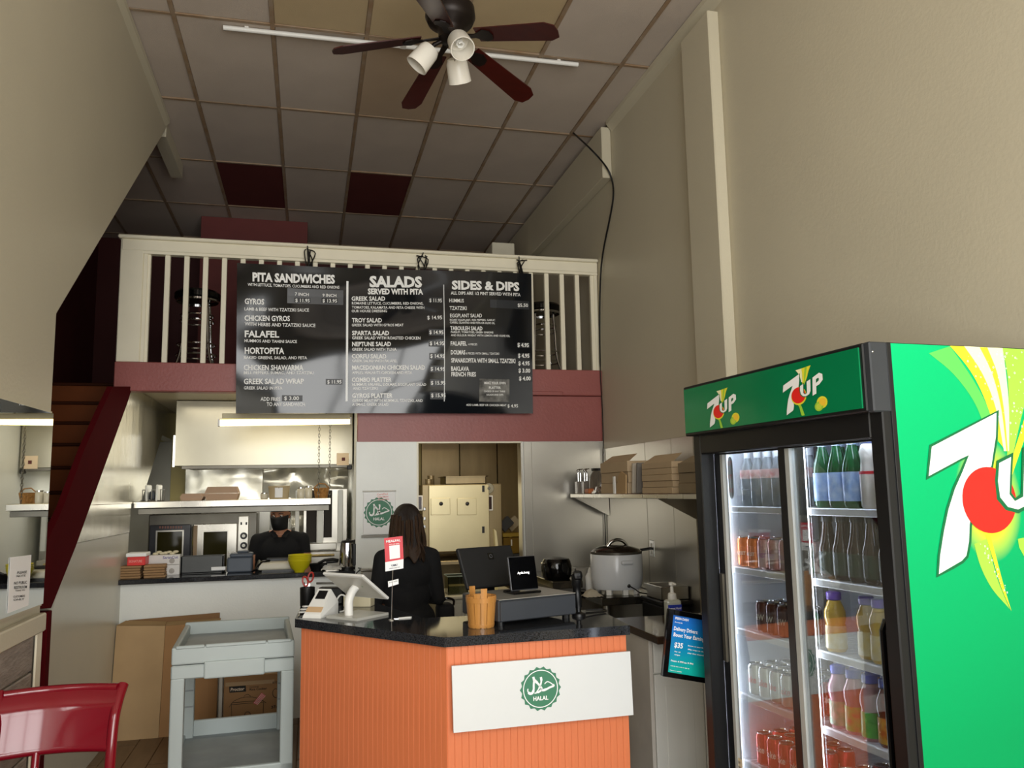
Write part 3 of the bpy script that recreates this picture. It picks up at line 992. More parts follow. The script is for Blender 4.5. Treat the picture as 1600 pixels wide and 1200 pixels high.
# ivory cutting board and tray
a, c = on_pc(402, 6.60), on_pc(468, 6.60)
t = thing('ivory_pad', 'thick ivory cutting block lying left of the yellow bowls', 'cutting block', ((a.x + c.x) / 2, 6.66, ZP))
B().bx((a.x, 6.656, ZP + 0.012), (c.x, 6.825, ZP + 0.068), bevel=0.014, seg=2).obj('block', mat('ivory_plastic', '#d6d0bd', 0.4), t)
B().bx((a.x + 0.03, 6.67, ZP), (c.x - 0.02, 6.81, ZP + 0.012)).obj('rubber_feet', BLACK, t)
B().tube([(a.x - 0.035, 6.66, ZP + 0.012), (a.x - 0.01, 6.65, ZP + 0.02), (a.x + 0.005, 6.652, ZP + 0.05), (a.x + 0.03, 6.67, ZP + 0.078), (a.x + 0.085, 6.70, ZP + 0.080)], 0.009, 8).obj('black_grip', BLACKG, t, smooth=True)
p = on_pc(440, 6.80)
t = B().bx((p.x - 0.12, 6.83, ZP), (p.x + 0.15, 6.858, ZP + 0.092), bevel=0.008).obj('dark_tray', CHAR, None, label='dark tray standing behind the ivory cutting block', category='tray')
# yellow bowls, nested
ym = mat('yellow_melamine', '#c9bd1c', 0.3, var=0.04)
bp = on_pc(468, 6.56)
bprof = lambda r, h: [(r * 0.42, 0), (r * 0.45, 0.008), (r * 0.75, h * 0.38), (r, h), (r * 0.985, h + 0.003), (r * 0.96, h), (r * 0.7, h * 0.42), (r * 0.4, 0.02), (0, 0.018)]
for k in range(4):
    B().lathe(bprof(0.089, 0.088), bp + Vector((0.001 * k, 0, 0.013 * k)), 28).obj('bowl', ym, None, smooth=True, label='yellow bowl, ' + ['lowest', 'second from the bottom', 'second from the top', 'topmost'][k] + ' of the nested stack', category='bowl', group='nested yellow bowls on the serving counter')
# black pan, paper sheet
p = on_pc(497, 6.66)
t = thing('black_pan', 'black pan with a looped handle right of the yellow bowls', 'pan', p)
B().lathe([(0.055, 0), (0.07, 0.045), (0.073, 0.05), (0.066, 0.048), (0.05, 0.006), (0, 0.006)], p, 20).obj('pan_body', BLACK, t, smooth=True)
B().tube([p + Vector((0.0, -0.02, 0.05)), p + Vector((0.05, -0.03, 0.075)), p + Vector((0.11, -0.03, 0.08)), p + Vector((0.15, -0.02, 0.07)), p + Vector((0.15, 0.0, 0.06)), p + Vector((0.06, 0.0, 0.055))], 0.011, 8).obj('handle', BLACK, t, smooth=True)
p = on_pc(518, 6.56)


def crump(u, v):
    return Vector((p.x - 0.08 + 0.15 * u + 0.02 * v, 6.51 + 0.12 * v, ZP + 0.004 + 0.026 * abs(noise.noise(Vector((u * 4, v * 4, 3)))) + 0.02 * v))


B().grid(crump, 12, 8).obj('crumpled_paper', mat('grey_white_paper', '#c8c8c6', 0.7), None, label='crumpled pale paper lying in front of the kettle', category='paper')
# kettle
kp = on_pc(543, 6.60)
t = thing('electric_kettle', 'steel and black electric kettle at the right end of the serving counter', 'kettle', kp)
B().lathe([(0.066, 0), (0.068, 0.02), (0.062, 0.021)], kp, 28).obj('base', BLACK, t, smooth=True)
B().lathe([(0.062, 0.022), (0.064, 0.03), (0.058, 0.16), (0.052, 0.205)], kp, 32).obj('jug', CHROME, t, smooth=True)
B().lathe([(0.053, 0.205), (0.045, 0.222), (0.012, 0.228), (0.012, 0.236), (0, 0.238)], kp, 28).obj('lid', BLACK, t, smooth=True)
B().tube([kp + Vector((0.045, -0.01, 0.215)), kp + Vector((0.085, -0.015, 0.215)), kp + Vector((0.108, -0.02, 0.19)), kp + Vector((0.106, -0.02, 0.12)), kp + Vector((0.085, -0.015, 0.09)), kp + Vector((0.052, -0.01, 0.085))], [0.012, 0.014, 0.014, 0.013, 0.012, 0.01], 10).obj('handle', BLACK, t, smooth=True)
B().bx((kp.x + 0.035, kp.y - 0.058, kp.z + 0.03), (kp.x + 0.06, kp.y + 0.02, kp.z + 0.2), bevel=0.006).obj('water_gauge', BLACK, t)
B().tube([(kp.x + 0.06, 6.58, ZP + 0.012), (kp.x + 0.10, 6.52, ZP + 0.01), (0.366, 6.49, ZP - 0.02), (0.372, 6.52, 0.9), (0.368, 6.53, 0.72)], 0.004, 6).obj('power_cord', BLACK, t, smooth=True)

# ------------------------------------------------------------------ halal sheet on the white wall
def halal(b_green, b_white, Fr, cx, cy, r, lift):
    pts = []
    n = 18
    for i in range(n * 6):
        a_ = 2 * math.pi * i / (n * 6)
        k = abs(math.sin(a_ * n / 2))
        rr = r * (1.0 + 0.10 * (1 - k) ** 0.8 - 0.0)
        pts.append((cx + rr * math.cos(a_), cy + rr * math.sin(a_)))
    Fr.lpoly(b_green, pts, lift)
    # ring
    m_ = 56
    ro, ri = r * 0.93, r * 0.885
    for i in range(m_):
        a0, a1 = 2 * math.pi * i / m_, 2 * math.pi * (i + 1) / m_
        b_white.quad(*[Fr.w(cx + q_ * math.cos(t_), cy + q_ * math.sin(t_), lift + 0.0006) for q_, t_ in ((ro, a0), (ro, a1), (ri, a1), (ri, a0))])
    # the word in Arabic, drawn as pen strokes (right to left: hah, lam-alef, lam)
    S = r / 1.0
    st_ = [(bez([(0.22, 0.17), (0.36, 0.27), (0.52, 0.21), (0.66, 0.10), (0.70, 0.04), (0.50, -0.02), (0.30, -0.10), (0.12, -0.13), (0.02, -0.05)]), [0.05] * 30 + [0.10] * 30 + [0.12] * 21),
           (bez([(-0.32, 0.40), (-0.16, 0.24), (0.0, 0.05), (0.06, -0.06), (-0.02, -0.16), (-0.16, -0.22), (-0.33, -0.25)]), [0.13] * 10 + [0.10] * 40 + [0.06] * 11),
           (bez([(0.03, 0.52), (0.05, 0.34), (0.0, 0.14), (-0.10, -0.05), (-0.22, -0.20)]), [0.12] * 10 + [0.09] * 20 + [0.06] * 11),
           (bez([(-0.38, 0.56), (-0.34, 0.40), (-0.36, 0.16), (-0.37, -0.06), (-0.44, -0.22), (-0.58, -0.24), (-0.68, -0.12), (-0.67, 0.0)]), [0.12] * 12 + [0.10] * 20 + [0.13] * 24 + [0.06] * 15)]
    for pl_, w_ in st_:
        w_ = (w_ + [w_[-1]] * 200)[:len(pl_)]
        o_ = stroke(pl_, w_)
        m2 = len(pl_)
        for i in range(m2 - 1):
            a_, b2, c_, d_ = o_[i], o_[i + 1], o_[2 * m2 - 2 - i], o_[2 * m2 - 1 - i]
            b_white.quad(*[Fr.w(cx + S * x_, cy + S * (y_ + 0.05), lift + 0.0008) for x_, y_ in (a_, b2, c_, d_)])
    put_text(b_white, 'HALAL', Fr.w(cx - 0.40 * r, cy - 0.56 * r), Fr.w(cx + 0.40 * r, cy - 0.56 * r), 0.2 * r, Fr.uy, Fr.n, lift + 0.0008, bold=0.035)


HG = mat('halal_green', '#3f7d5e', 0.5, var=0.02)
F = Frame((0, YM - 0.004, 0), (1, 0, 0), (0, 0, 1))
a, c = F.px(567, 836), F.px(618, 768)
hs = thing('halal_sheet', 'white framed sheet with a green round seal behind the woman', 'sign', ((a.x + c.x) / 2, YM - 0.01, a.z))
B().bx((a.x, YM - 0.012, a.z), (c.x, YM - 0.001, c.z), bevel=0.003).obj('sheet', WHITEPR, hs)
B().bx((a.x - 0.012, YM - 0.016, a.z - 0.022), (c.x + 0.012, YM - 0.001, a.z - 0.002)).obj('holder_edge', DSTEEL, hs)
B().bx((a.x - 0.004, YM - 0.014, c.z), (c.x + 0.004, YM - 0.001, c.z + 0.01)).obj('holder_edge', DSTEEL, hs)
b1, b2 = B(), B()
p = F.px(592, 800.5)
F2 = Frame((0, YM - 0.0125, 0), (1, 0, 0), (0, 0, 1))
halal(b1, b2, F2, p.x, p.z, 0.108, 0.0006)
b1.obj('seal', HG, hs)
b2.obj('lettering', WHITEPR, hs)
b = B()
for i in range(3):
    F2.text(b, ['Certified', 'Halal Meat', 'Served Here'][i], 589 + i, 774 + 4 * i, 606 + i, 773 + 4 * i, 3)
b.obj('pink_lettering', mat('pink_print', '#e79a94', 0.5, var=0), hs)
# dispenser / steel panel below the sheet
B().bx((0.40, YM - 0.09, 0.55), (0.80, YM - 0.002, 1.06), bevel=0.01).bx((0.395, YM - 0.1, 1.06), (0.805, YM - 0.002, 1.075), bevel=0.004).obj('wall_dispenser', STEELH, None, label='steel cabinet mounted on the white wall behind the woman', category='cabinet')

# ------------------------------------------------------------------ back room: holding cabinet on a table
Yc = 7.5
e = lambda u, v, Y=Yc: at(u, v, Y=Y)
tb = thing('steel_table', 'narrow steel table with bent black legs in the back room', 'table', (e(715, 0).x, 7.85, 0))
ztb = e(715, 876, 7.42).z
tx0, tx1 = e(655, 0).x, e(778, 0).x
B().bx((tx0, 7.42, ztb - 0.035), (tx1, 8.25, ztb), bevel=0.004).obj('table_top', bst, tb)
for u, y, du in ((681, 7.5, 8), (757, 7.5, -8), (681, 8.15, 8), (757, 8.15, -8)):
    x = e(u, 0).x
    B().tube([(x, y, ztb - 0.03), (x, y, ztb - 0.15), (x + 0.03 * (1 if du > 0 else -1), y, ztb - 0.3), (x + 0.05 * (1 if du > 0 else -1), y, 0.0)], 0.016, 8).obj('leg', BLACK, tb, smooth=True)
hc = thing('holding_cabinet', 'boxy steel food steamer with two square vents on its door', 'steamer', (e(712, 0).x, 7.85, ztb))
zc0, zc1 = e(700, 862).z, e(700, 757).z
B().bx((e(657, 0).x, Yc + 0.03, zc0 + 0.02), (e(772, 0).x, 8.2, zc1), bevel=0.006).obj('body', bst, hc)
d = B().bx((e(666, 0).x, Yc, zc0), (e(753, 0).x, Yc + 0.03, zc1 - 0.005), bevel=0.005).obj('door', mat('satin_steel_door', '#c4b893', 0.36, 0.8, var=0.06, scale=3), hc)
for u in (688, 729):
    a, c = e(u - 15, 805), e(u + 15, 778)
    B().bx((a.x, Yc - 0.008, a.z), (c.x, Yc + 0.001, c.z), bevel=0.003).obj('vent_plate', MATS['satin_steel_door'], d)
    p = e(u + (1 if u > 700 else 1), 787, Yc - 0.008)
    B().lathe([(0.016, 0), (0.018, 0.01), (0.012, 0.022), (0, 0.024)], p, 14, (0, -1, 0)).obj('vent_knob', BLACK, d, smooth=True)
for v in (762, 826):
    p = e(753, v)
    B().box((p.x + 0.012, Yc + 0.005, p.z - 0.01), (0.022, 0.03, 0.06)).obj('hinge', BLACK, hc)
for v in (795, 810, 823):
    p = e(665, v)
    B().box((p.x - 0.012, Yc - 0.005, p.z), (0.022, 0.03, 0.03), bevel=0.004).obj('latch', CHROME, hc)
p = e(763, 763, Yc + 0.03)
g = B().lathe([(0.048, 0), (0.05, 0.02), (0.046, 0.026), (0, 0.026)], p, 24, (0, -1, 0)).obj('gauge', CHROME, hc, smooth=True)
B().lathe([(0.016, 0.026), (0.012, 0.036), (0, 0.036)], p, 12, (0, -1, 0)).obj('gauge_pointer', DSTEEL, g)
for u, w in ((763, 15), (656.5, 9)):
    a, c = e(u - w / 2, 798), e(u + w / 2, 774)
    g = B().bx((a.x, Yc + 0.015, a.z), (c.x, Yc + 0.032, c.z), bevel=0.002).obj('control_panel', WHITEP, hc)
    B().bx((a.x + 0.012, Yc + 0.011, a.z + 0.012), (c.x - 0.012, Yc + 0.02, c.z - 0.012)).obj('display', mat('dark_red_display', '#2a1210', 0.25), g)
for x in (e(672, 0).x, e(748, 0).x):
    for y in (7.55, 8.15):
        B().cyl((x, y, ztb), (x, y, zc0 + 0.02), 0.02).obj('foot', BLACK, hc)
# pan and cans on top
a, c = e(695, 756), e(766, 743)
t = thing('steam_pan', 'shallow steel pan lying on top of the food steamer', 'pan', ((a.x + c.x) / 2, 7.75, zc1))
b = B()
zz = zc1 + (c.z - a.z)
b.bx((a.x + 0.02, 7.6, zc1), (c.x - 0.02, 7.9, zc1 + 0.008)).bx((a.x + 0.02, 7.6, zc1), (c.x - 0.02, 7.607, zz)).bx((a.x + 0.02, 7.893, zc1), (c.x - 0.02, 7.9, zz)).bx((a.x + 0.02, 7.6, zc1), (a.x + 0.027, 7.9, zz)).bx((c.x - 0.027, 7.6, zc1), (c.x - 0.02, 7.9, zz))
b.bx((a.x, 7.585, zz), (c.x, 7.61, zz + 0.006)).bx((a.x, 7.89, zz), (c.x, 7.915, zz + 0.006)).bx((a.x, 7.585, zz), (a.x + 0.025, 7.915, zz + 0.006)).bx((c.x - 0.025, 7.585, zz), (c.x, 7.915, zz + 0.006))
b.obj('pan_shell', bst, t)
for u, h in ((662, 0.05), (668, 0.085)):
    p = Vector((e(u, 0, 7.7).x + 0.02, 7.66 + (u - 662) * 0.02, zc1))
    t = thing('steel_tin', ['shorter steel tin at the left of the steamer top', 'taller steel tin at the left of the steamer top'][u > 665], 'tin', p)
    B().lathe([(0.03, 0), (0.032, 0.004), (0.032, h - 0.004), (0.03, h)], p, 18).obj('can', bst, t, smooth=True)
    B().lathe([(0.034, h - 0.006), (0.034, h + 0.003), (0, h + 0.003)], p, 18).obj('lid', bst, t, smooth=True)
# board and box beside the steamer
a, c = e(772, 830, 7.45), e(779, 876, 7.45)
B().prism([(c.x - 0.02, 7.45, ztb), (c.x + 0.012, 7.45, ztb), (a.x + 0.022, 7.45, a.z), (a.x + 0.002, 7.45, a.z + 0.02)], (0, 0.35, 0)).obj('cream_board', mat('cream_board', '#d9cfa6', 0.5), None, label='cream board leaning beside the food steamer', category='board')
rk = thing('side_stand', 'low dark stand in the corner of the back room', 'stand', (e(795, 0, 7.95).x, 8.05, 0))
zsd = e(795, 866, 7.85).z
B().bx((e(776, 0, 7.85).x + 0.03, 7.85, zsd - 0.03), (e(818, 0, 7.85).x, 8.3, zsd)).obj('top', CHAR, rk)
for x in (e(776, 0, 7.85).x + 0.05, e(818, 0, 7.85).x - 0.03):
    for y in (7.88, 8.27):
        B().bx((x - 0.015, y - 0.015, 0), (x + 0.015, y + 0.015, zsd - 0.03)).obj('leg', CHAR, rk)
a, c = e(786, 858, 7.9), e(812, 839, 7.9)
t = thing('brass_tin', 'square brass coloured tin below the tilted boxes in the back room', 'tin', ((a.x + c.x) / 2, 8.0, zsd))
B().bx((a.x, 7.9, zsd), (c.x, 8.15, c.z), bevel=0.006).obj('tin', mat('brass_tin', '#8f7336', 0.25, 0.7, var=0.1), t)
B().bx((a.x - 0.006, 7.893, c.z), (c.x + 0.006, 8.156, c.z + 0.045), bevel=0.006).obj('lid', mat('bright_brass', '#c9ae5a', 0.2, 0.85), t)
B().bx(((a.x + c.x) / 2 - 0.006, 7.892, a.z + 0.03), ((a.x + c.x) / 2 + 0.006, 7.901, a.z + 0.09)).obj('printed_mark', WHITEPR, t)
zt2 = c.z + 0.046
for i, (dx, rot, m, lab) in enumerate(((-0.03, 0.75, CHAR, 'dark box tilted on the brass tin in the back room'), (0.06, 0.7, mat('grey_carton', '#a59a86', 0.6), 'pale grey carton tilted against the dark box in the back room'))):
    h_ = (0.10 * math.cos(rot) + 0.13 * math.sin(rot)) / 2
    B().box(((a.x + c.x) / 2 + dx, 8.0 + 0.07 * i, zt2 + h_), (0.13, 0.06, 0.10), rot=(0, -rot, 0), bevel=0.004).obj('tilted_box', m, None, label=lab, category='box')
# under-table prep unit with a food container
pu = thing('prep_unit', 'grey plastic prep unit below the steel table', 'prep unit', (e(705, 0, 6.95).x, 7.1, 0))
zpu = at(705, 931, Y=6.85).z
B().bx((e(678, 0, 6.85).x, 6.85, 0.05), (e(790, 0, 6.85).x, 7.38, zpu - 0.03), bevel=0.01).obj('body', mat('grey_plastic_unit', '#a29d8c', 0.5), pu)
B().bx((e(676, 0, 6.85).x, 6.83, zpu - 0.03), (e(793, 0, 6.85).x, 7.4, zpu), bevel=0.008).obj('top', mat('grey_plastic_top', '#b5ae97', 0.5), pu)
for u in (690, 716):
    B().bx((e(u, 0, 6.85).x, 6.842, 0.3), (e(u + 22, 0, 6.85).x, 6.852, zpu - 0.06), bevel=0.004).obj('door', MATS['grey_plastic_unit'], pu)
p = at(713, 926, Y=7.0)
p = Vector((p.x, 7.0, zpu))
t = thing('food_container', 'clear square tub of brown grain under the steel table', 'container', p)
cg = glass('clear_plastic', '#dfe6e0', 0.85)
hh = 0.15
b = B()
for sx, sy, x, y in ((0.17, 0.004, 0, -0.083), (0.17, 0.004, 0, 0.083), (0.004, 0.17, -0.083, 0), (0.004, 0.17, 0.083, 0)):
    b.box((p.x + x, p.y + y, zpu + hh / 2), (sx, sy, hh))
b.obj('clear_walls', cg, t)
B().box((p.x, p.y, zpu + 0.035), (0.155, 0.155, 0.066)).obj('grain_fill', mat('grain', '#a08a5a', 0.8, var=0.35, scale=90, bump=0.6, bscale=120), t)
b = B()
b.tube([(p.x - 0.09, p.y - 0.09, zpu + hh), (p.x + 0.09, p.y - 0.09, zpu + hh), (p.x + 0.09, p.y + 0.09, zpu + hh), (p.x - 0.09, p.y + 0.09, zpu + hh)], 0.006, 6, closed=True)
b.obj('rim', mat('green_grey_plastic', '#6f7a6c', 0.35), t)
p = at(765, 925, Y=7.0)
B().bx((p.x - 0.055, 6.95, zpu), (p.x + 0.06, 7.08, zpu + 0.062), bevel=0.004).obj('yellow_carton', mat('yellow_carton', '#cbbf84', 0.5), None, label='small pale yellow carton right of the grain tub', category='carton')
B().tube([at(777, 880, Y=7.4), at(772, 905, Y=7.412), at(770, 935, Y=7.412), Vector((at(770, 0, Y=7.412).x, 7.412, 0.05))], 0.006, 6).obj('black_cable', BLACK, None, label='thin black cable hanging below the steel table', category='cable')
# ------------------------------------------------------------------ front counter
ZT = 1.05
g = lambda u, v: at(u, v, Z=ZT)
fc = thing('front_counter', 'orange plank-fronted counter with a black granite top', 'counter', (0.6, 3.9, 0))
A0, A1, A2 = Vector((-0.055, 4.22, 0)), Vector((0.556, 3.462, 0)), Vector((1.385, 3.48, 0))
A3, A4, A5 = Vector((1.42, 3.99, 0)), Vector((0.55, 4.02, 0)), Vector((0.30, 4.90, 0))
A6 = Vector((-0.02, 4.90, 0))
top_o = [A0, A1, A2, A3, A4, A5, A6]
b = B()
b.prism([p + Vector((0, 0, ZT - 0.04)) for p in top_o], (0, 0, 0.04))
b.obj('granite_top', GRANITE, fc)


def front(a, c, inset, n, name):
    a, c = a.copy(), c.copy()
    d = (c - a)
    L_ = d.length
    d.normalize()
    nrm = Vector((d.y, -d.x, 0))
    if nrm.y > 0:
        nrm = -nrm
    a = a - nrm * inset + d * 0.02
    L_ -= 0.03
    w = L_ / n
    ang = math.atan2(d.y, d.x)
    src = None
    for i in range(n):
        p = a + d * (w * (i + 0.5))
        if src is None:
            src = B().box((0, 0, (ZT - 0.041) / 2), (w - 0.0004, 0.014, ZT - 0.042), bevel=0.0009).obj('plank', ORANGE, fc, local=True)
            src.location = p - MW[fc].translation
            src.rotation_euler = (0, 0, ang)
        else:
            piece(src, fc, p - MW[fc].translation, ang)
    return a, d, nrm


front(A0, A1, 0.03, 30, 'left')
fa_, fd_, fn_ = front(A1 + Vector((-0.0055, 0.0, 0)), A2, 0.03, 27, 'right')
B().prism([p + Vector((0, 0, 0.05)) for p in (A0 + Vector((0.03, 0.045, 0)), A1 + Vector((0.0, 0.065, 0)), A2 + Vector((-0.02, 0.05, 0)), A3 + Vector((-0.03, -0.03, 0)), A4 + Vector((0, -0.03, 0)), A5 + Vector((-0.03, -0.02, 0)), A6 + Vector((0.03, -0.02, 0)))], (0, 0, ZT - 0.1)).obj('carcass', mat('counter_side', '#cfcac0', 0.3), fc)
# white board with the green seal leaning on the counter front
F = Frame(A1 + Vector((0, 0.012, 0)) + fn_ * 0.018, fd_, (0, 0, 1))
hb = thing('halal_board', 'long white board with a green halal seal on the orange counter front', 'sign', F.px(846, 1130))
cs = [F.px(u, v) for u, v in ((705, 1040), (983, 1017), (988, 1116), (708, 1144))]
B().prism(cs, F.n * 0.012).obj('board', mat('white_foam_board', '#dcdedc', 0.45, var=0.01), hb)
F = Frame(F.o + F.n * 0.0125, fd_, (0, 0, 1))
tilt = 0.055
p = F.px(844.5, 1076)
d_ = p - F.o
cx, cy = d_.dot(F.ux), d_.dot(F.uy)
rr = (F.px(875.5, 1074) - F.px(813.5, 1078)).length / 2 / 1.06
b1, b2 = B(), B()
halal(b1, b2, F, cx, cy, rr, 0.0008)
b1.obj('seal', HG, hb)
b2.obj('lettering', WHITEPR, hb)

# side cabinet towards the cooler
cw = mat('cabinet_white', '#efeee6', 0.35, var=0.02)
XS = 1.74
ZK = 0.90
sc_ = thing('side_cabinet', 'white base cabinet with a brown wood top between counter and cooler', 'cabinet', (2.05, 3.9, 0))
ym_ = at(1017, 1100, X=XS).y
Yc_, Yf = ym_, 4.62
Yn = ym_ - 0.14
B().bx((XS + 0.02, Yc_ + 0.02, 0.08), (2.33, Yf - 0.02, 0.86)).obj('carcass', cw, sc_)
B().bx((XS + 0.05, Yc_ + 0.06, 0.0), (2.32, Yf - 0.03, 0.08)).obj('plinth', CHAR, sc_)
B().bx((XS - 0.012, Yn, ZK - 0.04), (2.335, Yf, ZK), bevel=0.004).obj('worktop', mat('brown_laminate', '#3c2c22', 0.1, var=0.3, scale=8), sc_)
B().bx((XS, Yc_, 0.02), (XS + 0.02, Yf - 0.02, 0.858), bevel=0.002).obj('side_panel', mat('glossy_pale_panel', '#dcd5ca', 0.12), sc_)
zd = at(1026, 1053, Y=Yc_).z
for x0, x1 in ((XS + 0.024, XS + 0.30), (XS + 0.305, 2.325)):
    B().bx((x0, Yc_ - 0.004, zd + 0.003), (x1, Yc_ + 0.02, 0.855), bevel=0.004).obj('drawer', cw, sc_)
    d = B().bx((x0, Yc_ - 0.004, 0.09), (x1, Yc_ + 0.02, zd - 0.003), bevel=0.004).obj('door', cw, sc_)
    B().bx((x0 + 0.06, Yc_ - 0.0065, 0.15), (x1 - 0.06, Yc_ - 0.003, zd - 0.06), bevel=0.002).obj('door_inset', cw, d)

# ------------------------------------------------------------------ things on the front counter
# payment reader
ca = g(500, 962)
t = thing('card_reader', 'white wedge-shaped card reader with a small dark screen', 'card reader', (ca.x, ca.y, ZT), R(-30))
wp = [(-0.055, -0.075, 0.008), (0.055, -0.075, 0.008), (0.06, 0.085, 0.008), (-0.05, 0.085, 0.008)]
b = B()
P8 = [(-0.05, -0.085, 0), (0.05, -0.085, 0), (0.055, 0.085, 0), (-0.055, 0.085, 0), (-0.046, -0.075, 0.018), (0.046, -0.075, 0.018), (0.036, 0.045, 0.125), (-0.036, 0.045, 0.125), (0.055, 0.085, 0.06), (-0.055, 0.085, 0.06)]
V = [b.bm.verts.new(v) for v in P8]
for f in ((0, 3, 2, 1), (0, 1, 5, 4), (4, 5, 6, 7), (7, 6, 8, 9), (9, 8, 2, 3), (1, 2, 8, 5), (5, 8, 6), (0, 4, 9, 3), (4, 7, 9)):
    b.bm.faces.new([V[i] for i in f])
b.obj('body', WHITEP, t, local=True)
sl = Vector((0, 0.12, 0.107)).normalized()
nr_ = Vector((0, -0.107, 0.12)).normalized()


def slope(x, s, l=0.0008):
    return Vector((x, -0.075, 0.018)) + sl * s + nr_ * l


b = B()
b.prism([slope(x, s) for x, s in ((-0.027, 0.095), (0.027, 0.095), (0.025, 0.148), (-0.025, 0.148))], nr_ * 0.001)
b.obj('screen', mat('dark_screen', '#0a0c14', 0.1), t, local=True)
b = B()
b.prism([slope(x, s) for x, s in ((-0.043, 0.012), (0.043, 0.012), (0.042, 0.045), (-0.042, 0.045))], nr_ * 0.001)
b.obj('tan_sticker', mat('tan_sticker', '#c9a983', 0.5), t, local=True)
# register tablet on a stand
ta = g(556, 963)
t = thing('register_tablet', 'white tablet till tilted back on a curved white stand', 'tablet', (ta.x, ta.y, ZT), R(-50))
B().prism([(-0.085, -0.115, 0), (0.12, -0.105, 0), (0.11, 0.115, 0), (-0.095, 0.105, 0)], (0, 0, 0.012)).obj('base_plate', mat('pale_grey_plate', '#bdbcb4', 0.25), t, local=True)
B().tube(bez([(0.0, -0.045, 0.01), (0.0, -0.047, 0.05), (0.0, -0.045, 0.085), (0.0, -0.025, 0.122), (0.0, 0.0, 0.142)], 6), 0.021, 14).obj('stand_arm', WHITEP, t, smooth=True, local=True)
RT = Euler((R(144), 0, 0)).to_matrix().to_4x4()
MT = Matrix.Translation((0.0, -0.002, 0.148)) @ RT
b = B()
b.box((0, 0, 0), (0.286, 0.22, 0.015), bevel=0.007, seg=2)
b.bm.transform(MT)
b.obj('tablet_shell', WHITEP, t, local=True)
b = B()
b.box((0, 0, 0.0078), (0.262, 0.192, 0.002), bevel=0.0008)
b.bm.transform(MT)
b.obj('back_panel', mat('warm_grey_plastic', '#cbc8bd', 0.4), t, local=True)
b = B()
b.box((0, 0, -0.0075), (0.26, 0.19, 0.002))
b.bm.transform(MT)
b.obj('screen', MATS['dark_screen'], t, local=True)
b = B()
b.lathe([(0.004, 0), (0, 0.0008)], (0.06, 0.01, 0.0088), 10, (0, 0, 1))
b.bm.transform(MT)
b.obj('green_mark', mat('green_led_print', '#3f8f3a', 0.4, var=0), t, local=True)
tp = g(545, 953)
B().box((tp.x + 0.06, tp.y + 0.13, ZT + 0.03), (0.15, 0.075, 0.06), rot=(0, 0, R(-22)), bevel=0.003).obj('cream_carton', mat('cream_carton', '#d8cfb0', 0.5), None, label='cream receipt printer box behind the tablet till', category='box')
# white cable
c0 = g(524, 957)
pts = [c0 + Vector((-0.03, 0.0, 0.015)), c0 + Vector((0.0, 0.01, 0.03)), c0 + Vector((0.012, 0.012, 0.07)), c0 + Vector((0.032, 0.012, 0.085)), c0 + Vector((0.055, 0.01, 0.07)), c0 + Vector((0.06, 0.0, 0.035)), c0 + Vector((0.045, -0.01, 0.01)), c0 + Vector((0.02, -0.02, 0.004))]
B().tube(bez(pts, 5), 0.0042, 7).obj('white_cable', WHITEP, None, smooth=True, label='loop of white cable between card reader and tablet till', category='cable')
k0 = g(468, 962)
pts = []
for i in range(26):
    a_ = i * 0.75
    pts.append(k0 + Vector((0.012 + 0.022 * math.cos(a_) + 0.0012 * i, 0.03 + 0.03 * math.sin(a_), 0.006 + 0.0016 * i)))
B().tube(bez(pts, 3), 0.0042, 6).obj('white_cable_coil', WHITEP, None, smooth=True, label='tangled white cable at the left end of the granite counter', category='cable')
# pen cup with scissors
pc_ = g(480, 949)
pc_ = Vector((pc_.x, pc_.y + 0.05, ZT))
t = thing('pen_cup', 'black mesh pen cup behind the card reader', 'cup', pc_)
B().lathe([(0.036, 0), (0.038, 0.004), (0.040, 0.10), (0.037, 0.10), (0.035, 0.006), (0, 0.006)], pc_, 20).obj('cup', BLACK, t, smooth=True)
sz_ = thing('scissors', 'red handled scissors standing in the black pen cup', 'scissors', pc_ + Vector((0, 0, 0.01)))
for s_, dx in ((-1, -0.012), (1, 0.016)):
    e_ = ell((0, 0), 0.0135, 0.026, 16, rot=s_ * -0.2)
    B().tube([pc_ + Vector((dx + x, 0.006 * s_, 0.142 + y + 0.010 * s_)) for x, y in e_], 0.0048, 8, closed=True).obj('handle', mat('red_handle', '#9c2a22', 0.3), sz_, smooth=True)
    B().prism([pc_ + Vector((dx * 0.5 - 0.006, 0.003 * s_, 0.118)), pc_ + Vector((dx * 0.5 + 0.006, 0.003 * s_, 0.118)), pc_ + Vector((dx * 0.2, 0.003 * s_, 0.012))], (0, 0.002, 0)).obj('blade', CHROME, sz_)
for i, (dx, dy, col, lab) in enumerate(((-0.018, 0.012, BLACK, 'black pen in the pen cup'), (0.006, 0.018, WHITEP, 'white pen in the pen cup'))):
    B().cyl(pc_ + Vector((dx * 0.6, dy * 0.5, 0.008)), pc_ + Vector((dx, dy, 0.125 + 0.006 * i)), 0.0035, n=8).obj('pen', col, None, label=lab, category='pen')
po = g(528, 945)
po = Vector((po.x, po.y + 0.06, ZT))
t = thing('desk_organizer', 'black desk organizer behind the card reader', 'organizer', po)
B().box((po.x - 0.03, po.y, ZT + 0.045), (0.14, 0.06, 0.09), rot=(0, 0, R(-20)), bevel=0.006).obj('tray', BLACK, t)
B().box((po.x - 0.035, po.y + 0.02, ZT + 0.108), (0.17, 0.006, 0.012), rot=(0, 0, R(-20)), bevel=0.002).obj('rail', DSTEEL, t)
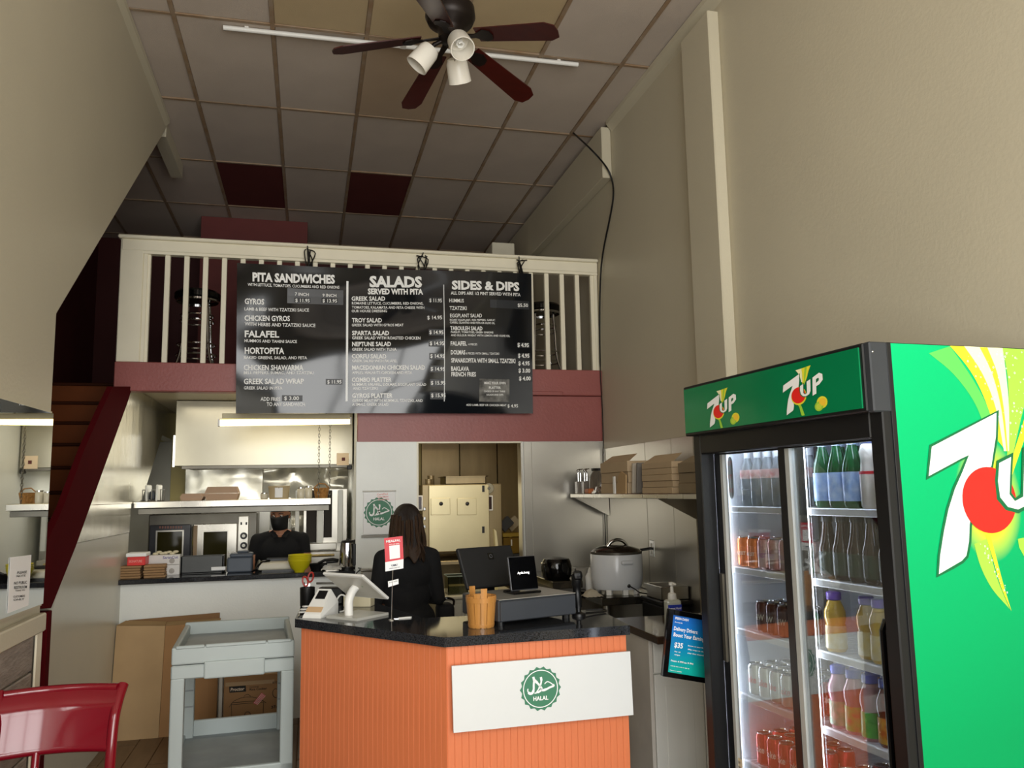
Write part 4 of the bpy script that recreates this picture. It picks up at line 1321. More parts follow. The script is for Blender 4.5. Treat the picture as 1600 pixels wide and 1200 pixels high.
# card sign on a thin rod
s0 = at(612, 969, Z=ZT)
sg = thing('payment_sign', 'red and white card on a thin rod standing on the counter', 'sign', s0)
YS = s0.y
Fs = Frame((0, YS, 0), (1, 0.0, 0), (0, 0, 1))
B().lathe([(0.016, 0), (0.016, 0.003), (0.004, 0.006), (0, 0.006)], s0, 16).obj('foot', CHROME, sg)
tpz = Fs.px(613, 842).z
B().cyl(s0, (Fs.px(615, 850).x, YS + 0.004, tpz), 0.0022, n=8).obj('rod', CHROME, sg)
rd = mat('signal_red_card', '#cf1c2c', 0.4, var=0.01)
cs = [Fs.px(u, v) for u, v in ((600, 841), (629, 837.5), (630.5, 873.5), (602, 878.5))]
B().prism(cs, (0, 0.0015, 0)).obj('red_card', rd, sg)
cs = [Fs.px(u, v) for u, v in ((602, 878.5), (630.5, 873.5), (630.2, 888), (602.2, 893))]
B().prism(cs, (0, 0.0015, 0)).obj('white_card', WHITEPR, sg)
b = B()
Fs.text(b, 'MEALPAL', 603.5, 848, 626, 845.6, 3.6, bold=0.03)
Fs.text(b, 'PICK UP HERE', 608, 851.6, 624, 850, 1.5, bold=0.02)
Fs.poly(b, [(608, 853), (624.5, 851), (625.2, 871.5), (609, 874)], 0.001)
b.obj('white_print', WHITEPR, sg)
b = B()
Fs.text(b, 'YUMMLY', 611, 885.5, 622, 883.5, 3, bold=0.03)
Fs.text(b, 'ORDER AND PAY', 608, 889.3, 625, 886.5, 1.4, bold=0.02)
b.obj('dark_lettering', mat('navy_print', '#22264a', 0.5, var=0), sg)
cs = [Fs.px(u, v) for u, v in ((606.2, 908.5), (622.5, 904.5), (622.8, 912.5), (606.8, 917.5))]
B().prism(cs, (0, 0.0015, 0)).obj('small_tag', WHITEPR, sg)
b = B()
Fs.text(b, 'SIGN HERE', 608, 911.5, 621, 908.5, 2)
b.obj('tag_lettering', mat('grey_text', '#7d827c', 0.5, var=0), sg)
k_ = g(632, 966)
t = thing('white_spatula', 'white handled letter opener lying on the granite counter', 'opener', k_)
b = B()
b.prism([k_ + Vector(v) for v in ((-0.03, -0.012, 0), (0.03, -0.004, 0), (0.036, 0.006, 0), (0.02, 0.010, 0), (-0.03, -0.004, 0))], (0, 0, 0.006))
b.obj('handle', WHITEP, t)
b = B()
b.prism([k_ + Vector(v) for v in ((-0.03, -0.011, 0), (-0.03, -0.006, 0), (-0.065, -0.011, 0))], (0, 0, 0.003))
b.obj('blade', CHROME, t)

# wooden bucket
bk = g(752, 979)
wd = mat('varnished_bucket_wood', '#bd8443', 0.3, var=0.16, scale=4, stretch=(6, 6, 0.6), coat=0.3)
t = thing('wooden_bucket', 'small varnished wooden stave bucket on the granite counter', 'bucket', bk)
nst = 14
for i in range(nst):
    a0, a1 = 2 * math.pi * i / nst + 0.02, 2 * math.pi * (i + 1) / nst - 0.02
    h = 0.137
    am = (a0 + a1) / 2
    tall = i in (10, 4)
    if i == 9:
        h = 0.15
    if tall:
        h = 0.172
    b = B()
    lo, hi = 0.057, 0.069 if not tall else 0.070
    ring = lambda r, z: [bk + Vector((r * math.cos(a_), r * math.sin(a_), z)) for a_ in (a0, am, a1)]
    o1_, o2_ = ring(lo, 0.0), ring(hi, h)
    i1_, i2_ = ring(lo - 0.009, 0.0), ring(hi - 0.009, h)
    vs = [[b.bm.verts.new(p) for p in q_] for q_ in (o1_, o2_, i2_, i1_)]
    for q1, q2 in zip(vs, vs[1:] + vs[:1]):
        for k in range(2):
            b.bm.faces.new((q1[k], q1[k + 1], q2[k + 1], q2[k]))
    for k in (0, 2):
        b.bm.faces.new([q_[k] for q_ in vs])
    b.obj('stave', wd, t)
B().lathe([(0.048, 0.004), (0.048, 0.012), (0, 0.012)], bk, 20).obj('bottom', wd, t)
for z, r0, r1, hh in ((0.108, 0.0672, 0.0695, 0.022), (0.004, 0.0578, 0.059, 0.012)):
    B().lathe([(r0 - 0.006, z), (r0 + 0.001, z), (r1 + 0.001, z + hh), (r1 - 0.006, z + hh)], bk, 28, cap=False).obj('hoop', wd, t, smooth=True)
# cash drawer with a customer display, monitor behind
da = at(783, 981, Z=ZT)
db_ = at(904, 967, Z=ZT)
dd = (db_ - da)
wdr = dd.length
ang = math.atan2(dd.y, dd.x)
dc = (da + db_) / 2 + Vector((-math.sin(ang), math.cos(ang), 0)) * 0.2
t = thing('cash_drawer', 'wide charcoal cash drawer under the small display', 'cash drawer', (dc.x, dc.y, ZT), ang)
B().box((0, 0, 0.067), (wdr, 0.36, 0.096), bevel=0.006).obj('body', CHAR, t, local=True)
B().box((0.0, -0.184, 0.066), (wdr - 0.012, 0.012, 0.086), bevel=0.003).obj('drawer', CHAR, t, local=True)
B().box((0, -0.02, 0.1165), (wdr - 0.004, 0.33, 0.004), bevel=0.001).obj('lid', mat('pale_drawer_lid', '#8d8b84', 0.3), t, local=True)
for sx in (-1, 1):
    for sy in (-1, 1):
        B().cyl((sx * (wdr / 2 - 0.03), sy * 0.14, 0), (sx * (wdr / 2 - 0.03), sy * 0.14, 0.02), 0.018).obj('foot', BLACK, t, local=True)
Md = MW[t]
zd1 = ZT + 0.1185
# display
pd_ = Md @ Vector((0.005, -0.06, 0.1185))
t2 = thing('customer_display', 'small square black screen standing on the cash drawer', 'screen', pd_, ang + R(-1))
B().box((0, 0.03, 0.006), (0.15, 0.11, 0.012), bevel=0.004).obj('stand_foot', BLACKG, t2, local=True)
RS = Euler((R(78), 0, 0)).to_matrix().to_4x4()
MS = Matrix.Translation((0.0, 0.022, 0.092)) @ RS
b = B()
b.box((0, 0, 0), (0.15, 0.158, 0.014), bevel=0.006, seg=2)
b.bm.transform(MS)
b.obj('screen_shell', mat('graphite_edge', '#4a4b4e', 0.35), t2, local=True)
b = B()
b.box((0, 0, 0.0074), (0.143, 0.151, 0.002), bevel=0.0008)
b.bm.transform(MS)
b.obj('screen_face', mat('black_screen_face', '#020203', 0.25, var=0, spec=0.2), t2, local=True)
b = B()
me_, x0, x1, y0, y1 = text_mesh('Ayda.beng', 0.02, 0.1)
s_ = 0.066 / (x1 - x0)
b.addmesh(me_, Matrix.Translation((-0.033, -0.004, 0.0088)) @ Matrix.Diagonal((s_, s_, 1, 1)))
b.bm.transform(MS)
b.obj('lettering', mat('lit_white_letters', '#ffffff', 0.5, var=0, emit=0.9), t2, local=True)
# monitor
pm = Md @ Vector((-0.005, 0.28, 0))
t3 = thing('till_monitor', 'large black touch monitor seen from behind, back of the till', 'monitor', (pm.x, pm.y, ZT), ang + R(4))
B().box((0, 0, 0.008), (0.17, 0.15, 0.016), bevel=0.004).obj('base', BLACK, t3, local=True)
B().box((0, 0.0, 0.09), (0.06, 0.03, 0.16), rot=(R(-6), 0, 0), bevel=0.004).obj('neck', BLACK, t3, local=True)
RM = Euler((R(64), 0, R(2))).to_matrix().to_4x4()
MM = Matrix.Translation((0.0, -0.005, 0.218)) @ RM
b = B()
b.box((0, 0, 0), (0.335, 0.215, 0.022), bevel=0.008, seg=2)
b.bm.transform(MM)
b.obj('monitor_shell', mat('matt_black_shell', '#17181a', 0.5, var=0.05), t3, local=True)
b = B()
b.box((0.02, 0.052, 0.0115), (0.034, 0.034, 0.002), bevel=0.0006)
b.bm.transform(MM)
b.obj('logo_plate', BLACKG, t3, local=True)
b = B()
b.tube([(0.02 + 0.008 * math.cos(a_), 0.052 + 0.009 * math.sin(a_), 0.0128) for a_ in [i * math.pi / 6 for i in range(12)]], 0.0016, 5, closed=True)
b.bm.transform(MM)
b.obj('logo', mat('grey_logo', '#55575c', 0.4, var=0), t3, local=True)
# handheld scanner in its stand
hs_ = at(908, 965, Z=ZT)
hs_ = hs_ + Vector((0.005, 0.05, 0))
t4 = thing('barcode_scanner', 'black handheld scanner upright at the right of the cash drawer', 'scanner', hs_)
B().lathe([(0.034, 0), (0.032, 0.012), (0.012, 0.02), (0.011, 0.05)], hs_, 18).obj('stand', BLACK, t4, smooth=True)
B().tube(bez([hs_ + Vector(v) for v in ((0, 0, 0.04), (-0.004, 0.0, 0.09), (-0.006, 0, 0.14), (-0.008, -0.01, 0.19))], 5), [0.017, 0.017, 0.018, 0.019, 0.02, 0.02, 0.02, 0.019, 0.019, 0.02, 0.022, 0.024, 0.026, 0.026, 0.026, 0.022][:16], 12).obj('grip', BLACK, t4, smooth=True)
B().box(hs_ + Vector((-0.008, -0.012, 0.19)), (0.048, 0.06, 0.045), rot=(R(-15), 0, 0), bevel=0.016, seg=2).obj('head', BLACK, t4)
B().tube(bez([hs_ + Vector(v) for v in ((0.03, 0.0, 0.008), (0.09, 0.03, 0.006), (0.16, 0.06, 0.006), (0.17, 0.12, 0.006), (0.08, 0.13, 0.006))], 6), 0.0035, 6).obj('black_cable', BLACK, None, smooth=True, label='thin black cable lying right of the barcode scanner', category='cable')

# sanitizer bottle on the side cabinet
sp = Vector((at(1051, 950, Y=4.05).x, 4.05, ZK))
t = thing('sanitizer_bottle', 'clear pump bottle with a blue label behind the blue sign', 'bottle', sp)
B().box(sp + Vector((0, 0, 0.085)), (0.082, 0.056, 0.17), bevel=0.013, seg=2).obj('bottle', mat('clear_gel', '#d9dccf', 0.1, var=0.0, trans=0.3), t)
B().box(sp + Vector((0, -0.0285, 0.113)), (0.076, 0.001, 0.066)).obj('blue_label', mat('blue_label', '#2a3aa8', 0.4, var=0.02), t)
b = B()
put_text(b, 'Instant Hand', sp + Vector((-0.034, -0.0292, 0.122)), sp + Vector((0.034, -0.0292, 0.122)), 0.012, (0, 0, 1), (0, -1, 0), 0.0005)
put_text(b, 'Sanitizer', sp + Vector((-0.034, -0.0292, 0.098)), sp + Vector((0.014, -0.0292, 0.098)), 0.012, (0, 0, 1), (0, -1, 0), 0.0005)
b.obj('lettering', WHITEPR, t)
B().lathe([(0.022, 0.17), (0.024, 0.175), (0.021, 0.20), (0.010, 0.206), (0.008, 0.238), (0.016, 0.243), (0.015, 0.257), (0, 0.26)], sp, 16).box(sp + Vector((0.0, -0.022, 0.25)), (0.015, 0.046, 0.012), bevel=0.004).obj('pump', WHITEP, t, smooth=True)

# blue sign on a pole
Yb = 3.28
Fb = Frame((0, Yb, 0), (1, 0, 0), (0, 0, 1))
bs_ = thing('poster_stand', 'black framed blue poster on a black pole beside the cooler', 'sign stand', (at(1085, 0, Y=Yb).x, Yb + 0.03, 0))
ux = Vector((1, -0.05, 0)).normalized()
c00, c10, c01 = Fb.px(1034, 1056), Fb.px(1108, 1068), Fb.px(1044, 951)
exx, eyy = (c10 - c00), (c01 - c00)
Q = lambda s, r, l=0: c00 + exx * s + eyy * r + Vector((0, -l, 0))
b = B()
fw, fh = 0.10, 0.075
B().prism([Q(0, 0), Q(1, 0), Q(1, 1), Q(0, 1)], (0, 0.012, 0)).obj('backing', BLACK, bs_)
for q4 in (((0, 0), (1, 0), (1, fh), (0, fh)), ((0, 1 - fh), (1, 1 - fh), (1, 1), (0, 1)), ((0, fh), (fw, fh), (fw, 1 - fh), (0, 1 - fh)), ((1 - fw, fh), (1, fh), (1, 1 - fh), (1 - fw, 1 - fh))):
    b.prism([Q(*q_) for q_ in q4], (0, -0.01, 0))
b.obj('frame', BLACKG, bs_)
pm_ = bpy.data.materials.new('blue_teal_poster')
pm_.use_nodes = True
N, L = pm_.node_tree.nodes, pm_.node_tree.links
tc = N.new('ShaderNodeTexCoord')
sx_ = N.new('ShaderNodeSeparateXYZ')
mr = N.new('ShaderNodeMapRange')
mr.inputs[1].default_value, mr.inputs[2].default_value = 0.95 , 1.22
cr = N.new('ShaderNodeValToRGB')
for i, (pos, col) in enumerate(((0.0, '#12a79c'), (0.35, '#1286b4'), (0.7, '#1c74c4'), (1.0, '#245cb4'))):
    el = cr.color_ramp.elements[i] if i < 2 else cr.color_ramp.elements.new(pos)
    el.position = pos
    el.color = lin(col)
L.new(tc.outputs['Object'], sx_.inputs[0])
L.new(sx_.outputs[2], mr.inputs[0])
L.new(mr.outputs[0], cr.inputs[0])
L.new(cr.outputs[0], N['Principled BSDF'].inputs['Base Color'])
N['Principled BSDF'].inputs['Roughness'].default_value = 0.2
mr.inputs[1].default_value, mr.inputs[2].default_value = Q(0, fh).z, Q(0, 1 - fh).z
B().prism([Q(fw, fh, 0.002), Q(1 - fw, fh, 0.002), Q(1 - fw, 1 - fh, 0.002), Q(fw, 1 - fh, 0.002)], (0, 0.001, 0)).obj('poster', pm_, bs_)
b = B()
def qt(txt, s0, s1, r, h):
    put_text(b, txt, Q(s0, r, 0.0025), Q(s1, r, 0.0025), h * eyy.length, eyy, (0, -1, 0), 0.001, bold=0.02)
qt('FRESH DASH', 0.16, 0.44, 0.865, 0.036)
qt('Rewards', 0.16, 0.32, 0.815, 0.016)
qt('Delivery Drivers:', 0.15, 0.66, 0.70, 0.058)
qt('Boost Your Earnings', 0.155, 0.84, 0.61, 0.058)
qt('$35', 0.19, 0.37, 0.45, 0.078)
for i, tx in enumerate(('bonus on your first', 'fifty trips in the', 'city this month')):
    qt(tx, 0.48, 0.84, 0.50 - 0.055 * i, 0.018)
for i, tx in enumerate(('Per 10', 'trips')):
    qt(tx, 0.21, 0.33, 0.38 - 0.045 * i, 0.018)
qt('From 4 PM to 9 PM', 0.15, 0.62, 0.235, 0.026)
qt('Ask for the code to sign up', 0.15, 0.55, 0.165, 0.014)
qt('Terms apply', 0.14, 0.40, 0.10, 0.012)
b.obj('lettering', WHITEPR, bs_)
px_ = at(1085, 0, Y=Yb).x
B().cyl((px_, Yb + 0.03, 0.02), (px_ + 0.0, Yb + 0.03, Q(0.5, 0.5).z), 0.0125, n=14).obj('pole', BLACK, bs_, smooth=True)
B().cyl((px_, Yb + 0.03, 0.02), (px_, Yb + 0.03, 0.76), 0.016, n=14).obj('lower_pole', BLACK, bs_, smooth=True)
B().lathe([(0.016, 0.70), (0.021, 0.71), (0.021, 0.77), (0.013, 0.785)], (px_, Yb + 0.03, 0), 14).obj('collar', BLACK, bs_, smooth=True)
B().lathe([(0.085, 0), (0.085, 0.012), (0.03, 0.022), (0, 0.022)], (px_, Yb + 0.03, 0), 28).obj('base', BLACK, bs_, smooth=True)

# ------------------------------------------------------------------ rice cooker corner
Yt = 5.35
zt5 = at(945, 935, Y=Yt).z
ts = thing('prep_table', 'dark steel work table carrying the white rice cooker', 'table', (2.1, 5.8, 0))
tx0 = at(941, 935, Y=Yt).x
B().bx((tx0, Yt, zt5 - 0.05), (2.405, 6.5, zt5), bevel=0.004).obj('table_top', mat('dark_polished_steel', '#5c5850', 0.14, 0.85, var=0.1), ts)
for x in (tx0 + 0.05, 2.35):
    for y in (Yt + 0.06, 6.44):
        B().cyl((x, y, 0), (x, y, zt5 - 0.05), 0.02, n=14).obj('leg', STEEL, ts, smooth=True)
B().bx((tx0 + 0.03, Yt + 0.04, 0.3), (2.38, 6.46, 0.32)).obj('lower_shelf', STEEL, ts)
rc = Vector((at(966, 920, Y=5.58).x, 5.60, zt5))
wr = 0.185
t = thing('rice_cooker', 'large white rice cooker with a dark glass lid and chrome handle', 'rice cooker', rc)
z0 = 0.035
B().lathe([(wr * 0.90, z0), (wr * 0.95, z0 + 0.02), (wr, z0 + 0.08), (wr, z0 + 0.235), (wr * 0.985, z0 + 0.24)], rc, 48).obj('body', mat('white_enamel_body', '#d3d6da', 0.18, var=0.01), t, smooth=True)
B().lathe([(wr * 0.99, z0 + 0.24), (wr * 1.0, z0 + 0.256), (wr * 0.985, z0 + 0.258)], rc, 48).obj('rim', DSTEEL, t, smooth=True)
B().lathe([(wr * 0.985, z0 + 0.256), (wr * 0.9, z0 + 0.272), (wr * 0.6, z0 + 0.292), (wr * 0.25, z0 + 0.302), (0, z0 + 0.303)], rc, 48).obj('lid', mat('dark_glass_lid', '#2a221b', 0.06, var=0.0), t, smooth=True)
B().tube(bez([rc + Vector((-0.075, -0.03, z0 + 0.292)), rc + Vector((-0.045, -0.035, z0 + 0.325)), rc + Vector((0, -0.035, z0 + 0.338)), rc + Vector((0.045, -0.035, z0 + 0.325)), rc + Vector((0.075, -0.03, z0 + 0.292))], 5), 0.012, 10).obj('lid_handle', CHROME, t, smooth=True)
B().box(rc + Vector((0.005, -wr - 0.008, z0 + 0.19)), (0.085, 0.035, 0.026), bevel=0.01, seg=2).obj('side_handle', mat('white_enamel_body', '#d3d6da', 0.18, var=0.01), t)
for a_ in (-2.3, -1.57, -0.85, 0.8, 2.3):
    B().box(rc + Vector((wr * 0.82 * math.cos(a_), wr * 0.82 * math.sin(a_), 0.02)), (0.038, 0.03, 0.04), rot=(0, 0, a_ + 1.57), bevel=0.003).obj('foot', WHITEP, t)
B().ball(rc + Vector((0.02, -wr * 0.93, z0 + 0.03)), 0.014, 10).obj('socket', BLACK, t, smooth=True)
B().box(rc + Vector((wr + 0.045, 0.0, z0 + 0.262)), (0.11, 0.03, 0.018), rot=(0, R(-6), 0), bevel=0.006).obj('hinge_arm', BLACK, t)
B().tube(bez([rc + Vector(v) for v in ((0.02, -wr * 0.93 - 0.016, z0 + 0.03), (0.05, -0.215, 0.045), (0.09, -0.2, 0.02), (0.16, -0.19, 0.006), (0.2, -0.16, 0.006))], 5), 0.004, 6).obj('cooker_cord', BLACK, None, smooth=True, label='black cord lying in front of the rice cooker', category='cable')
# other things on the table
def gn(name, label, cat, c, w, d, h, m, lip=0.012):
    t = thing(name, label, cat, c)
    b = B()
    x, y, z = c
    k = 0.004
    b.bx((x - w / 2, y - d / 2, z), (x + w / 2, y + d / 2, z + k))
    for lo, hi in (((x - w / 2, y - d / 2), (x + w / 2, y - d / 2 + k)), ((x - w / 2, y + d / 2 - k), (x + w / 2, y + d / 2)), ((x - w / 2, y - d / 2), (x - w / 2 + k, y + d / 2)), ((x + w / 2 - k, y - d / 2), (x + w / 2, y + d / 2))):
        b.bx((*lo, z), (*hi, z + h))
    b.obj('pan_shell', m, t)
    b = B()
    for lo, hi in (((x - w / 2 - lip, y - d / 2 - lip), (x + w / 2 + lip, y - d / 2)), ((x - w / 2 - lip, y + d / 2), (x + w / 2 + lip, y + d / 2 + lip)), ((x - w / 2 - lip, y - d / 2), (x - w / 2, y + d / 2)), ((x + w / 2, y - d / 2), (x + w / 2 + lip, y + d / 2))):
        b.bx((*lo, z + h - 0.003), (*hi, z + h))
    b.obj('rim', CHROME, t)
    return t


gp = Vector((at(911, 900, Y=5.95).x, 5.95, zt5))
gn('deep_steel_pan', 'deep steel pan behind the rice cooker on its left', 'pan', gp, 0.17, 0.17, 0.16, STEEL)
bp_ = Vector((at(884, 900, Y=5.8).x, 5.85, zt5))
lowt = thing('low_counter', 'low steel counter left of the rice cooker table', 'counter', (1.72, 6.1, 0))
lx0, lx1 = at(862, 905, Y=5.75).x, tx0 - 0.01
zlo = at(872, 909, Y=5.72).z
B().bx((lx0, 5.72, zlo - 0.05), (lx1, 6.5, zlo), bevel=0.004).obj('counter_top', MATS['dark_polished_steel'], lowt)
B().bx((lx0 + 0.02, 5.76, 0.05), (lx1 - 0.01, 6.48, zlo - 0.05)).obj('carcass', DSTEEL, lowt)
bk_ = Vector(((lx0 + lx1) / 2 - 0.02, 5.93, zlo))
t = thing('black_rice_warmer', 'squat black lidded warmer left of the steel pan', 'warmer', bk_)
B().lathe([(0.095, 0), (0.11, 0.02), (0.115, 0.09), (0.105, 0.125)], bk_, 28).obj('body', BLACKG, t, smooth=True)
B().lathe([(0.106, 0.125), (0.095, 0.145), (0.03, 0.158), (0, 0.158)], bk_, 28).obj('lid', BLACKG, t, smooth=True)
B().box(bk_ + Vector((-0.11, -0.03, 0.115)), (0.03, 0.04, 0.016), bevel=0.005).obj('latch', CHROME, t)
tw = Vector((at(921, 915, Y=5.45).x + 0.03, 5.46, zt5))


def tow(u, v):
    return Vector((tw.x - 0.07 + 0.13 * u, tw.y - 0.05 + 0.14 * v, zt5 + 0.006 + 0.045 * math.sin(math.pi * u) * math.sin(math.pi * v) + 0.012 * noise.noise(Vector((u * 5, v * 5, 1)))))


B().grid(tow, 12, 10).obj('folded_cloth', mat('beige_cloth', '#b3aa97', 0.9, var=0.05, bump=0.3, bscale=80), None, smooth=True, label='crumpled beige cloth at the left corner of the rice cooker table', category='cloth')
wb = Vector((at(922, 905, Y=5.82).x, 5.82, zt5))
t = thing('white_squeeze_bottle', 'white bottle half hidden left of the rice cooker', 'bottle', wb)
B().lathe([(0.033, 0), (0.035, 0.01), (0.035, 0.10), (0.018, 0.125)], wb, 18).obj('bottle', WHITEP, t, smooth=True)
B().lathe([(0.018, 0.125), (0.016, 0.14), (0.005, 0.165), (0, 0.165)], wb, 18).obj('nozzle', WHITEP, t, smooth=True)
gp2 = Vector((2.27, 5.48, zt5))
zp2 = at(1030, 905, Y=5.4).z
gn('steel_food_pan', 'shallow steel pan right of the rice cooker', 'pan', Vector((at(1034, 900, Y=5.2).x - 0.0, 5.12, 0.93)), 0.19, 0.24, 0.085, STEEL)
bb = thing('black_bin', 'black bin under the shallow steel pan', 'bin', (at(1034, 900, Y=5.2).x, 5.12, 0))
B().bx((at(1034, 900, Y=5.2).x - 0.115, 4.95, 0.02), (2.40, 5.29, 0.90), bevel=0.012).obj('bin_body', BLACK, bb)
B().bx((at(1034, 900, Y=5.2).x - 0.12, 4.94, 0.90), (2.405, 5.30, 0.928), bevel=0.006).obj('lid', BLACK, bb)
# outlet
po_ = at(1019, 857, X=XR - 0.009)
t = thing('power_outlet', 'steel power outlet on the wall behind the rice cooker', 'outlet', po_)
B().box(po_, (0.008, 0.075, 0.12), bevel=0.003).obj('cover_plate', CHROME, t)
for dz in (-0.022, 0.022):
    B().box(po_ + Vector((-0.004, 0, dz)), (0.004, 0.034, 0.028), bevel=0.004).obj('socket', WHITEP, t)

# wall shelf with cartons
ZW = 1.612
ws = thing('wall_shelf', 'long steel wall shelf on triangular brackets on the right wall', 'shelf', (2.26, 5.4, ZW))
XF = 2.10
y_a, y_b, y_c = 6.49, at(1003, 772, X=XF).y, at(1066, 772, X=XF).y
for s_, e_ in ((y_a, y_b), (y_b - 0.006, y_c), (y_c - 0.006, 4.20)):
    B().bx((XF, e_ + 0.003, ZW - 0.03), (XR - 0.012 if e_ > 4.64 else 2.34, s_, ZW), bevel=0.003).obj('shelf_board', STEELH, ws)
for y in (6.42, y_b - 0.22):
    B().prism([(XF + 0.015, y, ZW - 0.031), (XR - 0.012, y, ZW - 0.031), (XR - 0.012, y, ZW - 0.185)], (0, 0.012, 0)).obj('bracket', STEEL, ws)


def carton(y0, y1, h, x0, label, m, layers, flap=0.0):
    t = thing('carton_stack', label, 'cartons', ((x0 + XR) / 2 - 0.02, (y0 + y1) / 2, ZW + 0.001))
    hh = h / layers
    for k in range(layers):
        B().box(((x0 + (XR if y1 > 4.64 else 2.345) - 0.02) / 2 + 0.004 * math.sin(k * 2.2), (y0 + y1) / 2 + 0.005 * math.cos(k * 1.7), ZW + 0.001 + hh * (k + 0.5)), ((XR if y1 > 4.64 else 2.345) - 0.03 - x0, abs(y1 - y0) - 0.012, hh - 0.0015), bevel=0.002).obj('folded_carton', m, t)
    if flap:
        B().prism([(x0 + 0.02, y0, ZW + h + 0.001), (x0 + 0.02, y1, ZW + h + 0.001), (x0 + 0.09, y1 + 0.03 * (1 if y1 < y0 else -1), ZW + h + flap), (x0 + 0.09, y0 - 0.03 * (1 if y1 < y0 else -1), ZW + h + flap)], (0.002, 0, 0.002)).obj('flap', m, t)
    return t


yy = lambda u: at(u, 760, X=2.13).y
hz_ = lambda v, u: at(u, v, X=2.13).z - ZW
carton(yy(938), yy(981), hz_(722, 960), 2.13, 'light brown carton stack right of the glass jar on the wall shelf', KRAFTL, 3, 0.05)
carton(yy(1002), yy(1050), hz_(722, 1030), 2.13, 'pale brown carton stack in the middle of the wall shelf', KRAFTL, 5, 0.05)
carton(yy(1054), yy(1110), hz_(722, 1075), 2.15, 'grey brown carton stack nearest the cooler on the wall shelf', mat('grey_kraft', '#8f8068', 0.8), 3, 0.04)  # greyer kraft than the other stacks
for i, u in enumerate((986, 993)):
    y = yy(u)
    B().box((2.25, y, ZW + 0.105), (0.22, 0.022, 0.205), rot=(R(7), 0, 0), bevel=0.004).obj('grey_folder', mat('grey_folder', '#77726c', 0.6) if i else mat('pale_folder', '#b9b0a2', 0.6), None, label=['pale folder leaning against the middle carton stack', 'dark grey folder leaning against the middle carton stack'][i], category='folder')
y = yy(965)
B().prism([(2.115, yy(966), ZW + 0.001), (2.115, yy(980), ZW + 0.001), (2.115, yy(981), ZW + 0.13), (2.115, yy(974), ZW + 0.155), (2.115, yy(969), ZW + 0.12)], (0.012, 0, 0)).obj('loose_flap', KRAFT, None, label='loose brown flap standing in front of the light brown carton stack', category='cardboard')
B().box((2.108, yy(964.5), ZW + 0.062), (0.01, 0.03, 0.122)).obj('white_card_edge', WHITEP, None, label='narrow white card beside the loose brown flap', category='card')
jp = Vector((2.27, yy(921) + 0.12, ZW + 0.001))
jg = mat('jar_glass', '#b9aea0', 0.08, var=0.05, trans=0.75)
t = thing('cookie_jar', 'big clear glass jar with a black lid on the wall shelf', 'jar', jp)
B().lathe([(0.085, 0), (0.095, 0.01), (0.1, 0.05), (0.095, 0.13), (0.07, 0.17), (0.07, 0.18)], jp, 32).obj('jar', jg, t, smooth=True)
B().lathe([(0.08, 0.005), (0.085, 0.05), (0, 0.055)], jp, 24).obj('contents', mat('brown_spice', '#7d4a2c', 0.7, var=0.2), t, smooth=True)
B().lathe([(0.074, 0.18), (0.076, 0.2), (0, 0.203)], jp, 32).obj('lid', BLACK, t, smooth=True)
for i, (u, dy) in enumerate(((893, 0.0), (901, 0.0))):
    q_ = Vector((2.16 + 0.02 * i, 6.42 - 0.1 * i, ZW + 0.001))
    t = thing('utensil_holder', ['clear acrylic holder at the far end of the wall shelf', 'second clear acrylic holder, nearer the glass jar'][i], 'holder', q_)
    B().box(q_ + Vector((0, 0, 0.05)), (0.06, 0.07, 0.1), bevel=0.003).obj('holder', mat('acrylic', '#a59c90', 0.08, var=0.1, trans=0.5), t)
    b = B()
    for k in range(2):
        b.tube(bez([q_ + Vector(v) for v in ((-0.02 + 0.02 * k, -0.03, 0.10), (-0.02 + 0.02 * k, -0.03, 0.17), (-0.03 + 0.02 * k, -0.03, 0.19), (0.0 + 0.02 * k, -0.03, 0.2))], 4), 0.004, 6)
    b.obj('utensils', CHROME, t, smooth=True)
q_ = Vector((2.145, yy(918), ZW + 0.001))
B().box(q_ + Vector((0, 0, 0.02)), (0.05, 0.10, 0.04), bevel=0.008).obj('orange_packet', mat('orange_packet', '#b56a3c', 0.5), None, label='small orange brown packet in front of the glass jar', category='packet')
q_ = Vector((2.145, yy(930), ZW + 0.001))
t = thing('wrapped_packets', 'crinkled silvery packet between glass jar and light brown cartons', 'packet', q_)
B().grid(lambda u, v: Vector((q_.x - 0.03 + 0.06 * v, q_.y - 0.07 + 0.14 * u, ZW + 0.006 + 0.05 * math.sin(math.pi * u) * math.sin(math.pi * v) + 0.012 * noise.noise(Vector((u * 6, v * 6, 9))))), 10, 8).obj('wrapper', CHROME, t)
# ------------------------------------------------------------------ drinks cooler
CW, CD, CH = 1.10, 0.72, 2.07
RZ = R(3.5)
c0 = at(1385, 535, Z=CH)
co = thing('drinks_cooler', 'tall green and black two-door drinks cooler against the right wall', 'cooler', (c0.x, c0.y, 0), RZ)
MC = MW[co]
BK = mat('cooler_black_metal', '#141517', 0.35, var=0.06)
CIN = mat('cooler_white_interior', '#d9dee4', 0.35, var=0.01)
